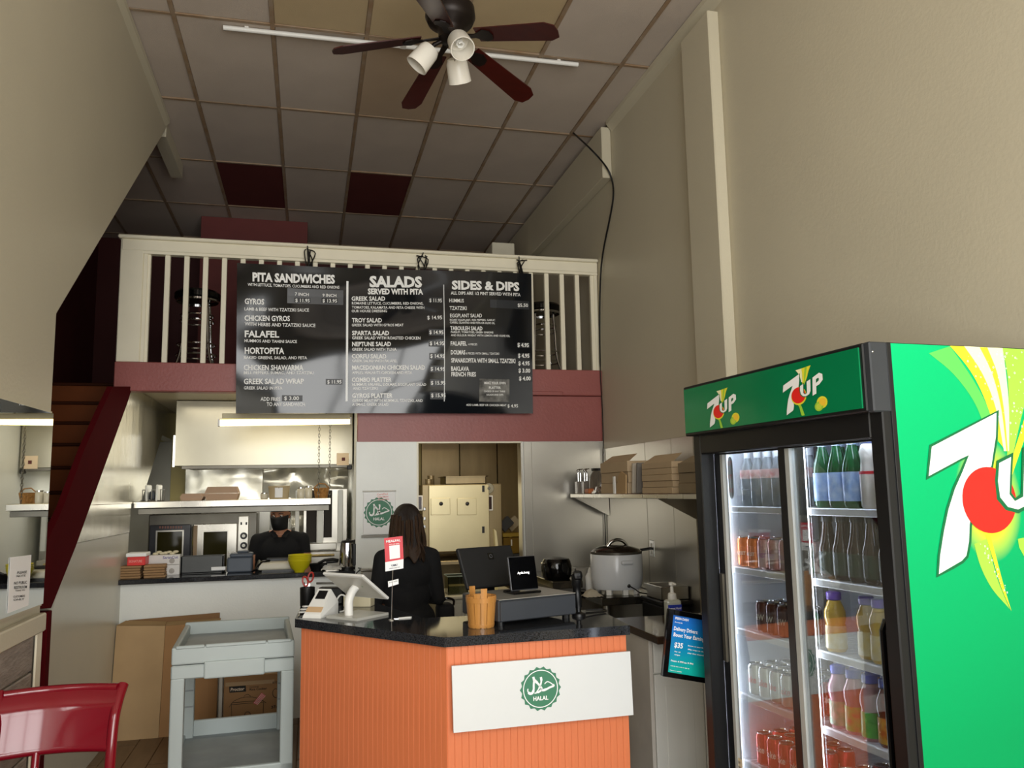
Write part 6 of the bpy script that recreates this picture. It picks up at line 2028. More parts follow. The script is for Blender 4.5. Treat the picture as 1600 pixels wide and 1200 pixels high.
place(can_build('#8c1c1c', '#a83428', '', 'Cherry', '#e8dcd4'), 'cherry_can', rows(0.20, 0.071, 5, 0.135, 0.075, 3), SZ[4] + 0.004, labs('dark red cola can', 'bottom', BAYN, 5, 3), 'dark red cans on the bottom near shelf')
# ------------------------------------------------------------------ menu banner
YN = YM - 0.07
tl, tr_, br_, bl = at(370.5, 411, Y=YN - 0.056), at(830, 428, Y=YN - 0.056), at(833, 646, Y=YN - 0.022), at(368.5, 646, Y=YN - 0.022)
mb = thing('menu_banner', 'glossy black menu banner tied to the mezzanine railing', 'menu', ((tl.x + tr_.x) / 2, YN, bl.z))


def sheet(u, v, lift=0.0):
    p = (tl.lerp(tr_, u)).lerp(bl.lerp(br_, u), v)
    w = 0.016 * math.sin(u * 5.3 + v * 2.0) + 0.012 * math.sin(v * 5 + u * 3.1) + 0.010 * noise.noise(Vector((u * 3.2, v * 3.2, 2.0))) - 0.004
    w *= min(1, 8 * u, 8 * (1 - u)) * 0.8 + 0.2
    return Vector((p.x, YN - 0.022 - 0.034 * (1 - v) + w - lift, p.z))


def on_sheet(p, lift):
    """drop a flat point on the waving sheet"""
    v = (tl.z - p.z) / (tl.z - bl.z)
    u = (p.x - tl.x) / (tr_.x - tl.x)
    q = sheet(min(1, max(0, u)), min(1, max(0, v)), lift)
    return Vector((p.x, q.y, p.z))


b = B()
b.grid(lambda u, v: sheet(u, v), 48, 28)
b.obj('vinyl_sheet', mat('black_vinyl', '#14171b', 0.07, var=0.25, scale=2, coat=0.15), mb, smooth=True)
FM = Frame((bl.x, YN - 0.022, bl.z), (1, 0, 0), (0, -0.034, tl.z - bl.z))


def strips(name, rects, m, lift):
    b = B()
    for u0, v0, u1, v1 in rects:
        a, c = FM.px(u0, v0), FM.px(u1, v1)
        nx = max(1, int(abs(c.x - a.x) / 0.05))
        nz = max(1, int(abs(c.z - a.z) / 0.05))
        b.grid(lambda s_, t_: on_sheet(Vector((a.x + (c.x - a.x) * s_, 0, a.z + (c.z - a.z) * t_)), lift), nx, nz)
    return b.obj(name, m, mb)


for u0, v0, u1, v1 in ((541.4, 438, 543, 627.5), (692.6, 445, 694.2, 627.5)):
    strips('divider_line', [(u0, v0, u1, v1)], Wh, 0.0035)
strips('price_panel', [(449, 449, 536.5, 475.8)], mat('grey_print_panel', '#55575a', 0.3), 0.0012)
strips('shaded_panel', [(764.7, 468.9, 826.4, 484)], mat('dark_grey_panel', '#25282c', 0.3), 0.0012)
blk = mat('price_patch_black', '#17181a', 0.35, var=0)
for r_ in ((459.6, 463.9, 485.2, 472.5), (502.5, 464.5, 528, 473), (509, 592.3, 535, 601.4), (440.6, 617.7, 472.6, 627.4), (668, 464, 691, 474.5), (669, 515, 692.4, 526), (669, 533, 693.5, 543), (670, 552.5, 694, 563), (670.5, 572, 694.5, 583), (671, 593, 695.5, 605), (671.5, 613, 696, 624.5), (807.5, 535.5, 827.5, 544), (808, 552, 828.5, 561), (809, 564, 829, 573), (809.5, 575, 830, 584.5), (810.5, 587.5, 831.5, 597)):
    strips('price_patch', [r_], blk, 0.0024)
strips('sticker_patch', [(748.4, 592, 796.3, 627.9)], mat('shiny_dark_sticker', '#2e2d2b', 0.15, var=0.6, scale=14, col2='#8a8882'), 0.0022)
HEAD = [('PITA SANDWICHES', 394.6, 439, 523.5, 441.5, 13.5), ('SALADS', 577.6, 447, 659.6, 448.4, 17), ('SERVED WITH PITA', 575, 458.6, 661, 460, 9), ('SIDES & DIPS', 705.7, 452.2, 811, 454.9, 13.5)]
L1 = [('WITH LETTUCE, TOMATOES, CUCUMBERS AND RED ONIONS', 387, 446.5, 530.5, 449.8, 4.6), ('7 INCH', 460.7, 460.6, 482.4, 461.7, 5), ('9 INCH', 504, 462.4, 525.7, 463, 5), ('$ 11.95', 461.4, 470.8, 483.9, 471.5, 5.6), ('$ 13.95', 504, 471.3, 526.8, 472, 5.6),
      ('GYROS', 382.3, 474.7, 412.6, 475.4, 9), ('LAMB & BEEF WITH TZATZIKI SAUCE', 382, 484.9, 482.8, 486.2, 5.2), ('CHICKEN GYROS', 382, 500.7, 453, 501, 8.5), ('WITH HERBS AND TZATZIKI SAUCE', 382.3, 508.3, 492.8, 510.9, 5.6),
      ('FALAFEL', 382.3, 526.3, 436.2, 526.7, 10.5), ('HUMMOS AND TAHINI SAUCE', 382, 534.3, 464, 535.8, 4.8), ('HORTOPITA', 382.3, 552.3, 444, 552.7, 10), ('BAKED GREENS, SALAD, AND FETA', 381.2, 560.7, 479.8, 561.4, 4.8),
      ('CHICKEN SHAWARMA', 381, 578.3, 474, 578.7, 8.5), ('BELL PEPPERS, SUMAC, AND TZATZIKI', 381, 584.5, 490, 585, 4.6), ('GREEK SALAD WRAP', 381, 600, 474.8, 600, 8.5), ('GREEK SALAD IN PITA', 381, 608.4, 441.2, 609, 5), ('$ 11.95', 511.2, 599.7, 533.3, 599.7, 5.6),
      ('ADD FRIES', 407.2, 626.3, 438, 626.8, 6), ('$ 3.00', 444, 625.3, 467.2, 625.3, 6), ('TO ANY SANDWICH', 416.7, 634.6, 476.3, 635, 6)]
L2 = [('GREEK SALAD', 549.6, 469, 602, 469.4, 7), ('ROMAINE LETTUCE, CUCUMBERS, RED ONIONS,', 550, 475, 661, 476.6, 4.3), ('TOMATOES, KALAMATA AND FETA CHEESE WITH', 550, 481.6, 662.6, 483.4, 4.3), ('OUR HOUSE DRESSING', 549.6, 487.6, 604.6, 488, 4.3), ('$ 11.95', 670.6, 472.4, 690, 473, 6),
      ('TROY SALAD', 550, 503.6, 596.6, 504, 7), ('GREEK SALAD WITH GYROS MEAT', 549.6, 510, 630, 510.6, 4.3), ('$ 14.95', 667, 500, 690, 500, 6), ('SPARTA SALAD', 550, 524, 607.6, 524.4, 7), ('GREEK SALAD WITH ROASTED CHICKEN', 550, 530.6, 656, 531.6, 4.8), ('$ 14.95', 670, 523, 691.6, 523.4, 6),
      ('NEPTUNE SALAD', 550, 541.4, 610.4, 541.6, 7), ('GREEK SALAD WITH TUNA', 550, 548.6, 619, 549, 4.6), ('$ 14.95', 670.6, 540.4, 693, 540.4, 6), ('CORFU SALAD', 549.6, 560.6, 603, 561, 7), ('GREEK SALAD WITH FALAFEL', 550, 566.6, 620, 567, 4.4), ('$ 14.95', 671.4, 560, 693.6, 560.4, 6),
      ('MACEDONIAN CHICKEN SALAD', 550, 578.4, 663, 578.4, 7), ('APPLES, WALNUTS CHICKEN AND FETA', 550, 585, 643, 585.4, 4.4), ('$ 14.95', 672, 580, 694, 580.4, 6), ('COMBO PLATTER', 549.6, 597.4, 611, 597.4, 7), ('HUMMUS, FALAFEL, DOLMAS, EGGPLANT SALAD', 550, 603.4, 665, 603.6, 4.3), ('AND TZATZIKI', 551, 609.6, 589.6, 609.6, 4.3), ('$ 15.95', 672.4, 601.6, 695, 601.6, 6),
      ('GYROS PLATTER', 550, 622, 613, 622, 7), ('GYROS MEAT WITH HUMMUS, TZATZIKI, AND', 550, 628.4, 660, 628.4, 4.3), ('A SMALL GREEK SALAD', 550, 634.4, 606.4, 634.4, 4.3), ('$ 15.95', 673, 621, 695.6, 621, 6)]
L3 = [('ALL DIPS ARE 1/2 PINT SERVED WITH PITA', 704, 460.8, 812.6, 463.5, 5.2), ('HUMMUS', 701.5, 473, 724, 473.6, 6), ('$5.50', 808.2, 480, 824.7, 480, 5.5), ('TZATZIKI', 701.9, 485, 728.3, 485.5, 6), ('EGGPLANT SALAD', 702.5, 497, 751.9, 497, 6), ('ROAST EGGPLANT, RED PEPPERS, GARLIC', 702, 502.4, 772.4, 502.8, 3.2), ('CAPERS, CILANTRO AND FETA OR OLIVE OIL', 702, 506.6, 772, 507.5, 3.2),
      ('TABOULEH SALAD', 702.5, 517, 752.6, 517.3, 6.3), ('PARSLEY, TOMATOES, GREEN ONIONS', 703.4, 521.5, 769.5, 522, 3.2), ('AND BULGUR WHEAT WITH LEMON AND OLIVE OIL', 703.4, 526.5, 796, 527.3, 3.2), ('FALAFEL', 703, 541, 728.3, 541, 6.8), ('4 PIECES', 730.6, 540.7, 744.6, 540.7, 3.2), ('$ 4.95', 808, 542.2, 826, 542.6, 6.3),
      ('DOLMAS', 703.4, 554.7, 726, 554.7, 6.8), ('6 PIECES WITH SMALL TZATZIKI', 727, 554.7, 779, 555, 3.4), ('$ 4.95', 809, 558.9, 827, 558.9, 6.3), ('SPANAKOPITA WITH SMALL TZATZIKI', 704, 567.1, 805, 567.5, 6.8), ('$ 4.95', 809.7, 570.8, 827.5, 570.8, 6.3), ('BAKLAVA', 704, 580, 732, 580, 6.8), ('$ 3.00', 810, 581.9, 828.5, 582.3, 6.3), ('FRENCH FRIES', 704.4, 588.6, 743, 588.6, 6.8), ('$ 4.00', 811, 594.3, 829.5, 594.3, 6.3),
      ('MAKE YOUR OWN', 756.5, 600.5, 790, 600.5, 4), ('PLATTER', 763.8, 607.7, 782.5, 607.7, 4), ('CHOICE OF ANY THREE', 756, 612.7, 789.5, 612.7, 2.6), ('SALADS AND DIPS', 760, 618, 786.6, 618, 2.6), ('ADD LAMB, BEEF OR CHICKEN MEAT', 728.3, 634.2, 791.5, 634.6, 3.2), ('$ 4.95', 793.4, 636.5, 809.7, 636.5, 5)]


def serif(b, me_x, u0, v0, u1, v1, h):
    pass


BWP = mat('banner_white_print', '#f2f2ee', 0.4, var=0)
for nm, lines in (('heading', HEAD), ('text_line', L1), ('text_line', L2), ('text_line', L3)):
    for tx, u0, v0, u1, v1, h in lines:
        b = B()
        FM.text(b, tx, u0, v0, u1, v1, h, bold=0.045 if nm == 'heading' else 0.03 if h > 6 else 0.016, lift=0.0)
        for v in b.bm.verts:
            v.co = on_sheet(v.co, 0.0032)
        b.obj(nm, BWP, mb)
for u, v0, v1 in ((484, 392, 420), (660, 402, 428), (815, 408, 434)):
    b = B()
    p0, p1 = at(u, v0, Y=YM - 0.05), at(u, v1, Y=YM - 0.09)
    for k in range(3):
        r_ = random.Random(int(u) + k)
        q_ = [Vector((p0.x + r_.uniform(-0.03, 0.03), YM - 0.05, p0.z + 0.02 * k)), Vector((p0.x + r_.uniform(-0.04, 0.04), YM - 0.06, (p0.z + p1.z) / 2)), Vector((p0.x + r_.uniform(-0.02, 0.02), YM - 0.095, p1.z)), Vector((p0.x + r_.uniform(-0.05, 0.05), YM - 0.06, p0.z - 0.02)), Vector((p0.x + r_.uniform(-0.06, 0.06), YM - 0.055, p0.z + 0.01))]
        b.tube(bez(q_, 4), 0.005, 5)
    b.obj('black_tie', BLACK, mb, smooth=True)

# ------------------------------------------------------------------ ceiling fan
fz = 4.0
fx, fy = 0.731, 4.187
cf = thing('ceiling_fan', 'dark five-blade ceiling fan with three white glass shades', 'ceiling fan', (fx, fy, fz))
o_ = Vector((fx, fy, 0))
FB = mat('dark_bronze', '#221a16', 0.4, 0.5, var=0.1)
BL = mat('dark_cherry_blade', '#3d110c', 0.28, var=0.15, scale=4, stretch=(1, 6, 1))
B().cyl((fx, fy, 4.33), (fx, fy, 4.66), 0.014).obj('downrod', FB, cf)
B().lathe([(0.075, 4.64), (0.07, 4.66), (0.075, 4.70)], o_, 24).obj('canopy', FB, cf, smooth=True)
B().lathe([(0.03, 4.355), (0.10, 4.345), (0.135, 4.32), (0.14, 4.265), (0.125, 4.23), (0.08, 4.20), (0.065, 4.165), (0.07, 4.135), (0.045, 4.115), (0, 4.11)], o_, 40).obj('motor_housing', FB, cf, smooth=True)
for k in range(5):
    a_ = R(32.5 + 72 * k)
    Rz = Matrix.Translation((fx, fy, fz + 0.155)) @ Matrix.Rotation(a_, 4, 'Z') @ Matrix.Rotation(R(13), 4, 'Y') @ Matrix.Rotation(R(-12), 4, 'X')
    b = B()
    prof = [(0.17, -0.052), (0.60, -0.068), (0.648, -0.045), (0.657, 0.0), (0.648, 0.045), (0.60, 0.068), (0.17, 0.052)]
    b.prism([Vector((x, y, 0.0)) for x, y in prof], (0, 0, 0.006))
    b.bm.transform(Rz)
    bl_ = b.obj('blade', BL, cf)
    b = B()
    b.prism([Vector((x, y, -0.002)) for x, y in ((0.07, -0.02), (0.16, -0.014), (0.22, -0.045), (0.26, -0.03), (0.27, 0), (0.26, 0.03), (0.22, 0.045), (0.16, 0.014), (0.07, 0.02))], (0, 0, -0.006))
    b.bm.transform(Rz)
    b.obj('blade_iron', FB, bl_)
SHM = mat('opal_glass_shade', '#e9e4d8', 0.3, var=0.02)
for k, a_ in enumerate((168, -80, 64)):
    a_ = R(a_)
    d_ = Vector((math.cos(a_) * 0.62, math.sin(a_) * 0.62, -0.78)).normalized()
    p0 = Vector((fx + 0.05 * math.cos(a_), fy + 0.05 * math.sin(a_), 4.125))
    p1 = p0 + Vector((math.cos(a_) * 0.04, math.sin(a_) * 0.04, -0.02))
    lk = B().tube([p0, p1, p1 + d_ * 0.03], 0.012, 10).obj('lamp_arm', FB, cf, smooth=True)
    M = Matrix.Translation(p1 + d_ * 0.02) @ Vector((0, 0, 1)).rotation_difference(d_).to_matrix().to_4x4()
    B().lathe([(0.024, 0.0), (0.05, 0.01), (0.060, 0.035), (0.066, 0.14), (0.061, 0.14), (0.055, 0.035), (0.024, 0.014)], n=28, M=M, cap=False).obj('lamp_shade', SHM, cf, smooth=True)
    b = B()
    b.tube([M @ Vector((0.018 * math.cos(t_ * 1.1), 0.018 * math.sin(t_ * 1.1), 0.035 + 0.0045 * t_)) for t_ in range(15)], 0.006, 7)
    b.cyl(M @ Vector((0, 0, 0.01)), M @ Vector((0, 0, 0.035)), 0.018)
    b.obj('bulb', WHITEP, cf, smooth=True)
b = B()
b.tube([(fx + 0.02, fy - 0.02, 4.11), (fx + 0.02, fy - 0.02, 4.0)], 0.0025, 5)
b.obj('pull_chain', CHROME, cf)

# long white bar under the ceiling
a, c = at(349, 43, Z=ZC - 0.02), at(903, 101, Z=ZC - 0.02)
rb = thing('ceiling_bar', 'long thin white bar fixed under the ceiling behind the fan', 'bar', ((a.x + c.x) / 2, (a.y + c.y) / 2, ZC - 0.06))
B().cyl(a, c, 0.016, n=14).obj('bar', WHITEP, rb, smooth=True)
m_ = at(632, 73, Z=ZC - 0.03)
B().bx((m_.x - 0.03, m_.y - 0.06, ZC - 0.04), (m_.x + 0.01, m_.y + 0.02, ZC - 0.005), bevel=0.004).obj('bracket', WHITEP, rb)
for s_ in (0.06, 0.5, 0.94):
    p = a.lerp(c, s_)
    B().bx((p.x - 0.012, p.y - 0.012, ZC - 0.012), (p.x + 0.012, p.y + 0.012, ZC + 0.0)).obj('mount', WHITEP, rb)

# black cable down the right wall
pts = [at(896, 208, Z=ZC - 0.006), at(925, 235, Y=6.0), at(948, 262, Y=6.08), at(957, 285, X=XR - 0.01), at(958, 310, X=XR - 0.01), at(952, 345, X=XR - 0.01), at(943, 390, X=XR - 0.012), at(938.5, 430, X=XR - 0.012), at(937, 500, X=XR - 0.012), at(938, 580, X=XR - 0.02), at(941, 640, X=XR - 0.012), at(942.5, 697, X=XR - 0.014)]
pts = [Vector((p.x, min(p.y, YM - 0.045) if i > 6 else p.y, p.z)) for i, p in enumerate(pts)]
pts += [Vector((XR - 0.016, YM - 0.03, z_)) for z_ in (1.8, 1.5, 1.1, 0.98)]
q_ = bez(pts, 5)
B().tube(q_, [0.0075] * 45 + [0.0045] * (len(q_) - 45), 7).obj('black_cable', BLACK, None, smooth=True, label='black cable running from the ceiling down the right wall corner', category='cable')

# ------------------------------------------------------------------ bar stools on the mezzanine
def stool(x, y, label):
    t = thing('bar_stool', label, 'stool', (x, y, 2.64))
    b = Vector((x, y, 2.64))
    B().lathe([(0.17, 0.65), (0.185, 0.665), (0.185, 0.705), (0.165, 0.725), (0, 0.735)], b, 32).obj('seat', BLACKG, t, smooth=True)
    B().lathe([(0.165, 0.635), (0.172, 0.64), (0.172, 0.655), (0.165, 0.655)], b, 32, cap=False).obj('seat_ring', CHROME, t, smooth=True)
    for k in range(4):
        a_ = R(45 + 90 * k)
        c_, s_ = math.cos(a_), math.sin(a_)
        B().tube(bez([b + Vector((0.12 * c_, 0.12 * s_, 0.645)), b + Vector((0.135 * c_, 0.135 * s_, 0.45)), b + Vector((0.155 * c_, 0.155 * s_, 0.2)), b + Vector((0.23 * c_, 0.23 * s_, 0.0))], 6), 0.012, 10).obj('leg', CHROME, t, smooth=True)
    for z, r_ in ((0.52, 0.13), (0.47, 0.133), (0.27, 0.15), (0.18, 0.158)):
        B().tube([b + Vector((r_ * math.cos(i * math.pi / 14), r_ * math.sin(i * math.pi / 14), z)) for i in range(28)], 0.008, 7, closed=True).obj('foot_ring', CHROME, t, smooth=True)


p = at(309, 470, Y=7.2)
stool(p.x, 7.2, 'black and chrome bar stool behind the left end of the railing')
p = at(846, 480, Y=7.2)
stool(p.x, 7.2, 'black and chrome bar stool behind the railing right of the menu')

# ------------------------------------------------------------------ red chair, near left
cr_m = mat('red_lacquer', '#74091a', 0.14, var=0.05, scale=4, coat=0.4)
chx = Vector((-0.884, 3.40, 0))
ch = thing('red_chair', 'glossy red chair with a wide curved back near the mirror wall', 'chair', chx)
HW = 0.195
zt_, zb_ = 0.935, 0.75
arc = lambda u: 0.045 * (1 - (2 * u - 1) ** 2)


def backp(off):
    def fn(u, v):
        zz_ = zb_ + (zt_ - zb_) * v
        roll = 0.03 * max(0, v - 0.8) / 0.2
        return Vector((chx.x - HW + 2 * HW * u, chx.y + arc(u) + 0.05 * (v - 0.1) + roll + off, zz_))
    return fn


b = B()
f0, f1 = backp(0.0), backp(0.018)
nu, nv = 14, 8
V0 = [[b.bm.verts.new(f0(i / nu, j / nv)) for j in range(nv + 1)] for i in range(nu + 1)]
V1 = [[b.bm.verts.new(f1(i / nu, j / nv)) for j in range(nv + 1)] for i in range(nu + 1)]
for i in range(nu):
    for j in range(nv):
        b.bm.faces.new((V0[i][j], V0[i + 1][j], V0[i + 1][j + 1], V0[i][j + 1]))
        b.bm.faces.new((V1[i][j], V1[i][j + 1], V1[i + 1][j + 1], V1[i + 1][j]))
for i in range(nu):
    for j in (0, nv):
        b.bm.faces.new((V0[i][j], V0[i + 1][j], V1[i + 1][j], V1[i][j]))
for j in range(nv):
    for i in (0, nu):
        b.bm.faces.new((V0[i][j], V0[i][j + 1], V1[i][j + 1], V1[i][j]))
b.obj('back_panel', cr_m, ch, smooth=True)
rail = lambda z, dy: [Vector((chx.x - HW + 2 * HW * i / 12, chx.y + arc(i / 12) + dy, z)) for i in range(13)]
B().tube(rail(zt_ + 0.002, 0.085), 0.016, 10).obj('top_rail', cr_m, ch, smooth=True)
B().tube(rail(zb_ - 0.008, 0.012), 0.018, 10).obj('lower_rail', cr_m, ch, smooth=True)
for s_ in (-1, 1):
    x = chx.x + s_ * HW
    q_ = bez([Vector((x + s_ * 0.014, chx.y + 0.10, zt_ + 0.008)), Vector((x + s_ * 0.006, chx.y + 0.06, zt_ - 0.04)), Vector((x, chx.y + 0.02, zb_ + 0.06)), Vector((x - s_ * 0.003, chx.y, 0.6)), Vector((x - s_ * 0.006, chx.y - 0.005, 0.43)), Vector((x, chx.y + 0.04, 0.2)), Vector((x + s_ * 0.01, chx.y + 0.08, 0.0))], 5)
    B().tube(q_, [0.019] * len(q_), 12).obj('rear_leg', cr_m, ch, smooth=True)
    B().tube([Vector((x - s_ * 0.012, chx.y - 0.40, 0.43)), Vector((x - s_ * 0.005, chx.y - 0.42, 0.0))], [0.02, 0.015], 12).obj('front_leg', cr_m, ch, smooth=True)
    B().tube([Vector((x, chx.y + 0.045, 0.2)), Vector((x - s_ * 0.008, chx.y - 0.41, 0.2))], 0.011, 8).obj('stretcher', cr_m, ch, smooth=True)
B().tube([Vector((chx.x - 0.065, chx.y + 0.05, zb_)), Vector((chx.x - 0.065, chx.y + 0.0, 0.45))], 0.014, 10).obj('back_spindle', cr_m, ch, smooth=True)
b = B()
b.box((chx.x, chx.y - 0.205, 0.45), (0.42, 0.42, 0.035), bevel=0.015, seg=2)
b.obj('seat', mat('black_seat_vinyl', '#141214', 0.3), ch)
B().box((chx.x, chx.y - 0.2, 0.418), (0.38, 0.38, 0.03), bevel=0.005).obj('seat_frame', cr_m, ch)

# ------------------------------------------------------------------ utility cart
Pc = mat('grey_cart_plastic', '#a9b2b0', 0.42, var=0.04, scale=3)
Pd = mat('worn_cart_grey', '#8f9596', 0.5, var=0.15, scale=5)
cz = 0.90
P_fl, P_fr = at(268, 1013, Z=cz), at(457, 1000, Z=cz)
cang = math.atan2(P_fr.y - P_fl.y, P_fr.x - P_fl.x)
W_, D_ = (P_fr - P_fl).length + 0.01, 0.80
ct = thing('utility_cart', 'grey plastic two-shelf utility cart left of the orange counter', 'cart', (P_fl.x, P_fl.y, 0), cang)
# local: x right, y away
b = B()
b.bx((0.02, 0.02, cz - 0.075), (W_ - 0.02, D_ - 0.02, cz - 0.055))
tray_ = b.obj('top_tray_floor', Pd, ct, local=True)
for nm, lo, hi in (('tray_wall', (0, 0, cz - 0.085), (W_, 0.03, cz)), ('tray_wall', (0, D_ - 0.03, cz - 0.12), (W_, D_, cz + 0.012)), ('tray_wall', (0, 0.03, cz - 0.12), (0.03, D_ - 0.03, cz)), ('tray_wall', (W_ - 0.03, 0.03, cz - 0.12), (W_, D_ - 0.03, cz))):
    B().bx(lo, hi, bevel=0.008, seg=2).obj(nm, Pc, ct, local=True)
for x0, x1 in ((0.02, 0.155), (0.16, W_ - 0.14), (W_ - 0.135, W_ - 0.015)):
    B().bx((x0, -0.006, cz - 0.008), (x1, 0.012, cz + 0.008), bevel=0.004).obj('rim_segment', Pc, ct, local=True)
B().bx((0.0, 0.0, cz - 0.155), (W_, 0.045, cz - 0.088), bevel=0.006).obj('front_apron', Pc, ct, local=True)
B().bx((0.155, -0.012, cz - 0.16), (W_ - 0.145, 0.04, cz - 0.075), bevel=0.008, seg=2).obj('handle_block', Pc, ct, local=True)
B().bx((0.0, D_ - 0.045, cz - 0.19), (W_, D_ - 0.0, cz - 0.118), bevel=0.006).obj('rear_apron', Pc, ct, local=True)
for x, y in ((0.0, 0.0), (W_ - 0.065, 0.0), (0.0, D_ - 0.07), (W_ - 0.065, D_ - 0.07)):
    b = B()
    b.bx((x, y, 0.24), (x + 0.065, y + 0.07, cz - 0.15), bevel=0.008, seg=2)
    lg = b.obj('leg', Pc, ct, local=True)
    if y > 0.1:
        for z in (0.44, 0.53, 0.64, 0.70):
            B().bx((x + 0.003, y - 0.004, z), (x + 0.062, y + 0.004, z + 0.008)).obj('leg_rib', Pd, lg, local=True)
zs_ = 0.30
B().bx((0.02, 0.02, zs_ - 0.05), (W_ - 0.02, D_ - 0.02, zs_ - 0.03)).obj('lower_tray_floor', Pd, ct, local=True)
for lo, hi in (((0, 0, zs_ - 0.11), (W_, 0.03, zs_)), ((0.03, D_ - 0.035, zs_ - 0.1), (W_ - 0.03, D_ - 0.005, zs_ + 0.055)), ((0, 0.03, zs_ - 0.1), (0.025, D_ - 0.03, zs_ - 0.01)), ((W_ - 0.025, 0.03, zs_ - 0.1), (W_, D_ - 0.03, zs_ - 0.01))):
    B().bx(lo, hi, bevel=0.008, seg=2).obj('lower_tray_wall', Pc, ct, local=True)
for x in (0.05, W_ - 0.05):
    for y in (0.06, D_ - 0.06):
        cw_ = B().bx((x - 0.018, y - 0.03, 0.06), (x + 0.018, y + 0.03, 0.19), bevel=0.005).obj('caster_fork', DSTEEL, ct, local=True)
        B().cyl((x - 0.014, y, 0.055), (x + 0.014, y, 0.055), 0.055, n=20).obj('caster_wheel', BLACK, cw_, smooth=True, local=True)

# ------------------------------------------------------------------ cardboard behind the cart
def leaning(u0, u1, vt0, vt1, yb, thick, label, m, lean=0.12, name='flattened_box', zb=0.0):
    a = at(u0, 1150, Z=0.0)
    x0 = at(u0, vt0, Y=yb + lean).x
    x1 = at(u1, vt1, Y=yb + lean).x
    z0, z1 = at(u0, vt0, Y=yb + lean).z, at(u1, vt1, Y=yb + lean).z
    t = thing(name, label, 'cardboard', ((x0 + x1) / 2, yb + 0.05, zb))
    fr_ = [Vector((x0, yb, zb)), Vector((x1, yb, zb)), Vector((x1, yb + lean, z1)), Vector((x0, yb + lean, z0))]
    B().prism(fr_, (0, thick, 0)).obj('sheet', m, t)
    return t, fr_


t, fr_ = leaning(182, 258, 978, 978, 6.33, 0.028, 'large flattened brown box standing left of the cart', KRAFT)
b = B()
b.prism([fr_[3] + Vector((0, 0, 0.001)), fr_[2] + Vector((0, 0, 0.001)), fr_[2] + Vector((0.0, 0.05, 0.022)), fr_[3] + Vector((0.05, 0.05, 0.024))], (0, 0.004, 0.002))
b.obj('folded_flap', mat('dusty_kraft', '#a08258', 0.8, var=0.1), t)
t, fr_ = leaning(258.5, 344, 978, 972, 6.335, 0.026, 'second flattened brown box half hidden behind the cart', mat('kraft_mid', '#a57c50', 0.75, var=0.06, scale=4))
b = B()
b.prism([fr_[3] + Vector((0, 0, 0.001)), fr_[2] + Vector((0, 0, 0.001)), fr_[2] + Vector((0, 0.045, 0.02)), fr_[3] + Vector((0, 0.045, 0.02))], (0, 0.004, 0.002))
b.obj('folded_flap', MATS['dusty_kraft'], t)
a, c = at(200, 970, Y=6.50), at(343, 958, Y=6.50)
t = thing('cardboard_sheet', 'thin brown cardboard sheet behind the flattened boxes', 'cardboard', ((a.x + c.x) / 2, 6.52, 0))
B().prism([Vector((a.x, 6.492, 0)), Vector((c.x, 6.492, 0)), Vector((c.x, 6.515, c.z)), Vector((a.x, 6.515, a.z))], (0, 0.018, 0)).obj('sheet', KRAFTD, t)
# printed cooker box
Yp = 5.95
FP = Frame((0, Yp, 0), (1, 0, 0), (0, 0, 1))
x0, x1 = at(349, 1100, Y=Yp).x, at(452, 1100, Y=Yp).x
zt3 = at(400, 1055, Y=Yp).z
pb = thing('printed_box', 'brown cooker carton with black print behind the cart', 'box', ((x0 + x1) / 2, Yp + 0.2, 0))
B().bx((x0, Yp, 0), (x1, Yp + 0.42, zt3), bevel=0.004).obj('carton', mat('printed_kraft', '#8f6a42', 0.7, var=0.06), pb)
b = B()
b.bx((x0, Yp + 0.01, zt3), (x1, Yp + 0.2, zt3 + 0.012))
b.obj('lid_flap', KRAFT, pb)
B().bx((x0 + 0.01, Yp - 0.0006, zt3 - 0.06), (x1 - 0.1, Yp, zt3 - 0.035)).obj('clear_tape', mat('clear_tape', '#a58a68', 0.2), pb)
b = B()
FP.poly(b, [(358, 1073), (384, 1071), (384.5, 1080.5), (358.5, 1082.5)], 0.001)
b.obj('black_logo_panel', INK, pb)
b = B()
FP.text(b, 'Proctor', 360, 1080, 382, 1078.3, 5, lift=0.002, shear=0.15, bold=0.03)
b.obj('logo_lettering', mat('faded_white_print', '#cdb9a0', 0.6, var=0), pb)
b = B()
FP.text(b, 'Commercial', 390, 1074.5, 404, 1073.6, 2.2, lift=0.0015)
FP.text(b, 'Rice Cooker', 390, 1079, 417, 1077, 3.4, lift=0.0015, bold=0.02)
FP.text(b, '60 CUP', 426, 1068, 436, 1067, 3.4, lift=0.0015, bold=0.02)
FP.text(b, '37A', 424, 1107, 436, 1105, 4, lift=0.0015, bold=0.03)
for pl_ in ([(362, 1121), (361.5, 1101), (363, 1098), (411, 1094), (412, 1096), (411, 1117)], [(362, 1099), (366, 1095), (375, 1091), (384, 1089), (395, 1089), (405, 1092), (411, 1095)], [(380, 1090), (383, 1086), (388, 1085), (392, 1088)], [(362, 1101), (411, 1097)], [(358, 1105), (362, 1099)], [(412, 1096), (416, 1098)]):
    b.tube([FP.px(u, v, 0.0012) for u, v in pl_], 0.0016, 4)
for cu, cv, ru, rv in ((387, 1117, 4.5, 5), (431, 1083, 5, 7)):
    b.tube([FP.px(cu + ru * math.cos(t_ * 0.4), cv - rv * math.sin(t_ * 0.4), 0.0012) for t_ in range(16)], 0.0022, 4)
b.obj('black_print', INK, pb)
b = B()
FP.poly(b, [(395, 1098.5), (409, 1082), (415.5, 1087), (402, 1101.5)], 0.0018)
rl = b.obj('red_sticker', mat('red_sticker', '#b43a3c', 0.5, var=0), pb)
b = B()
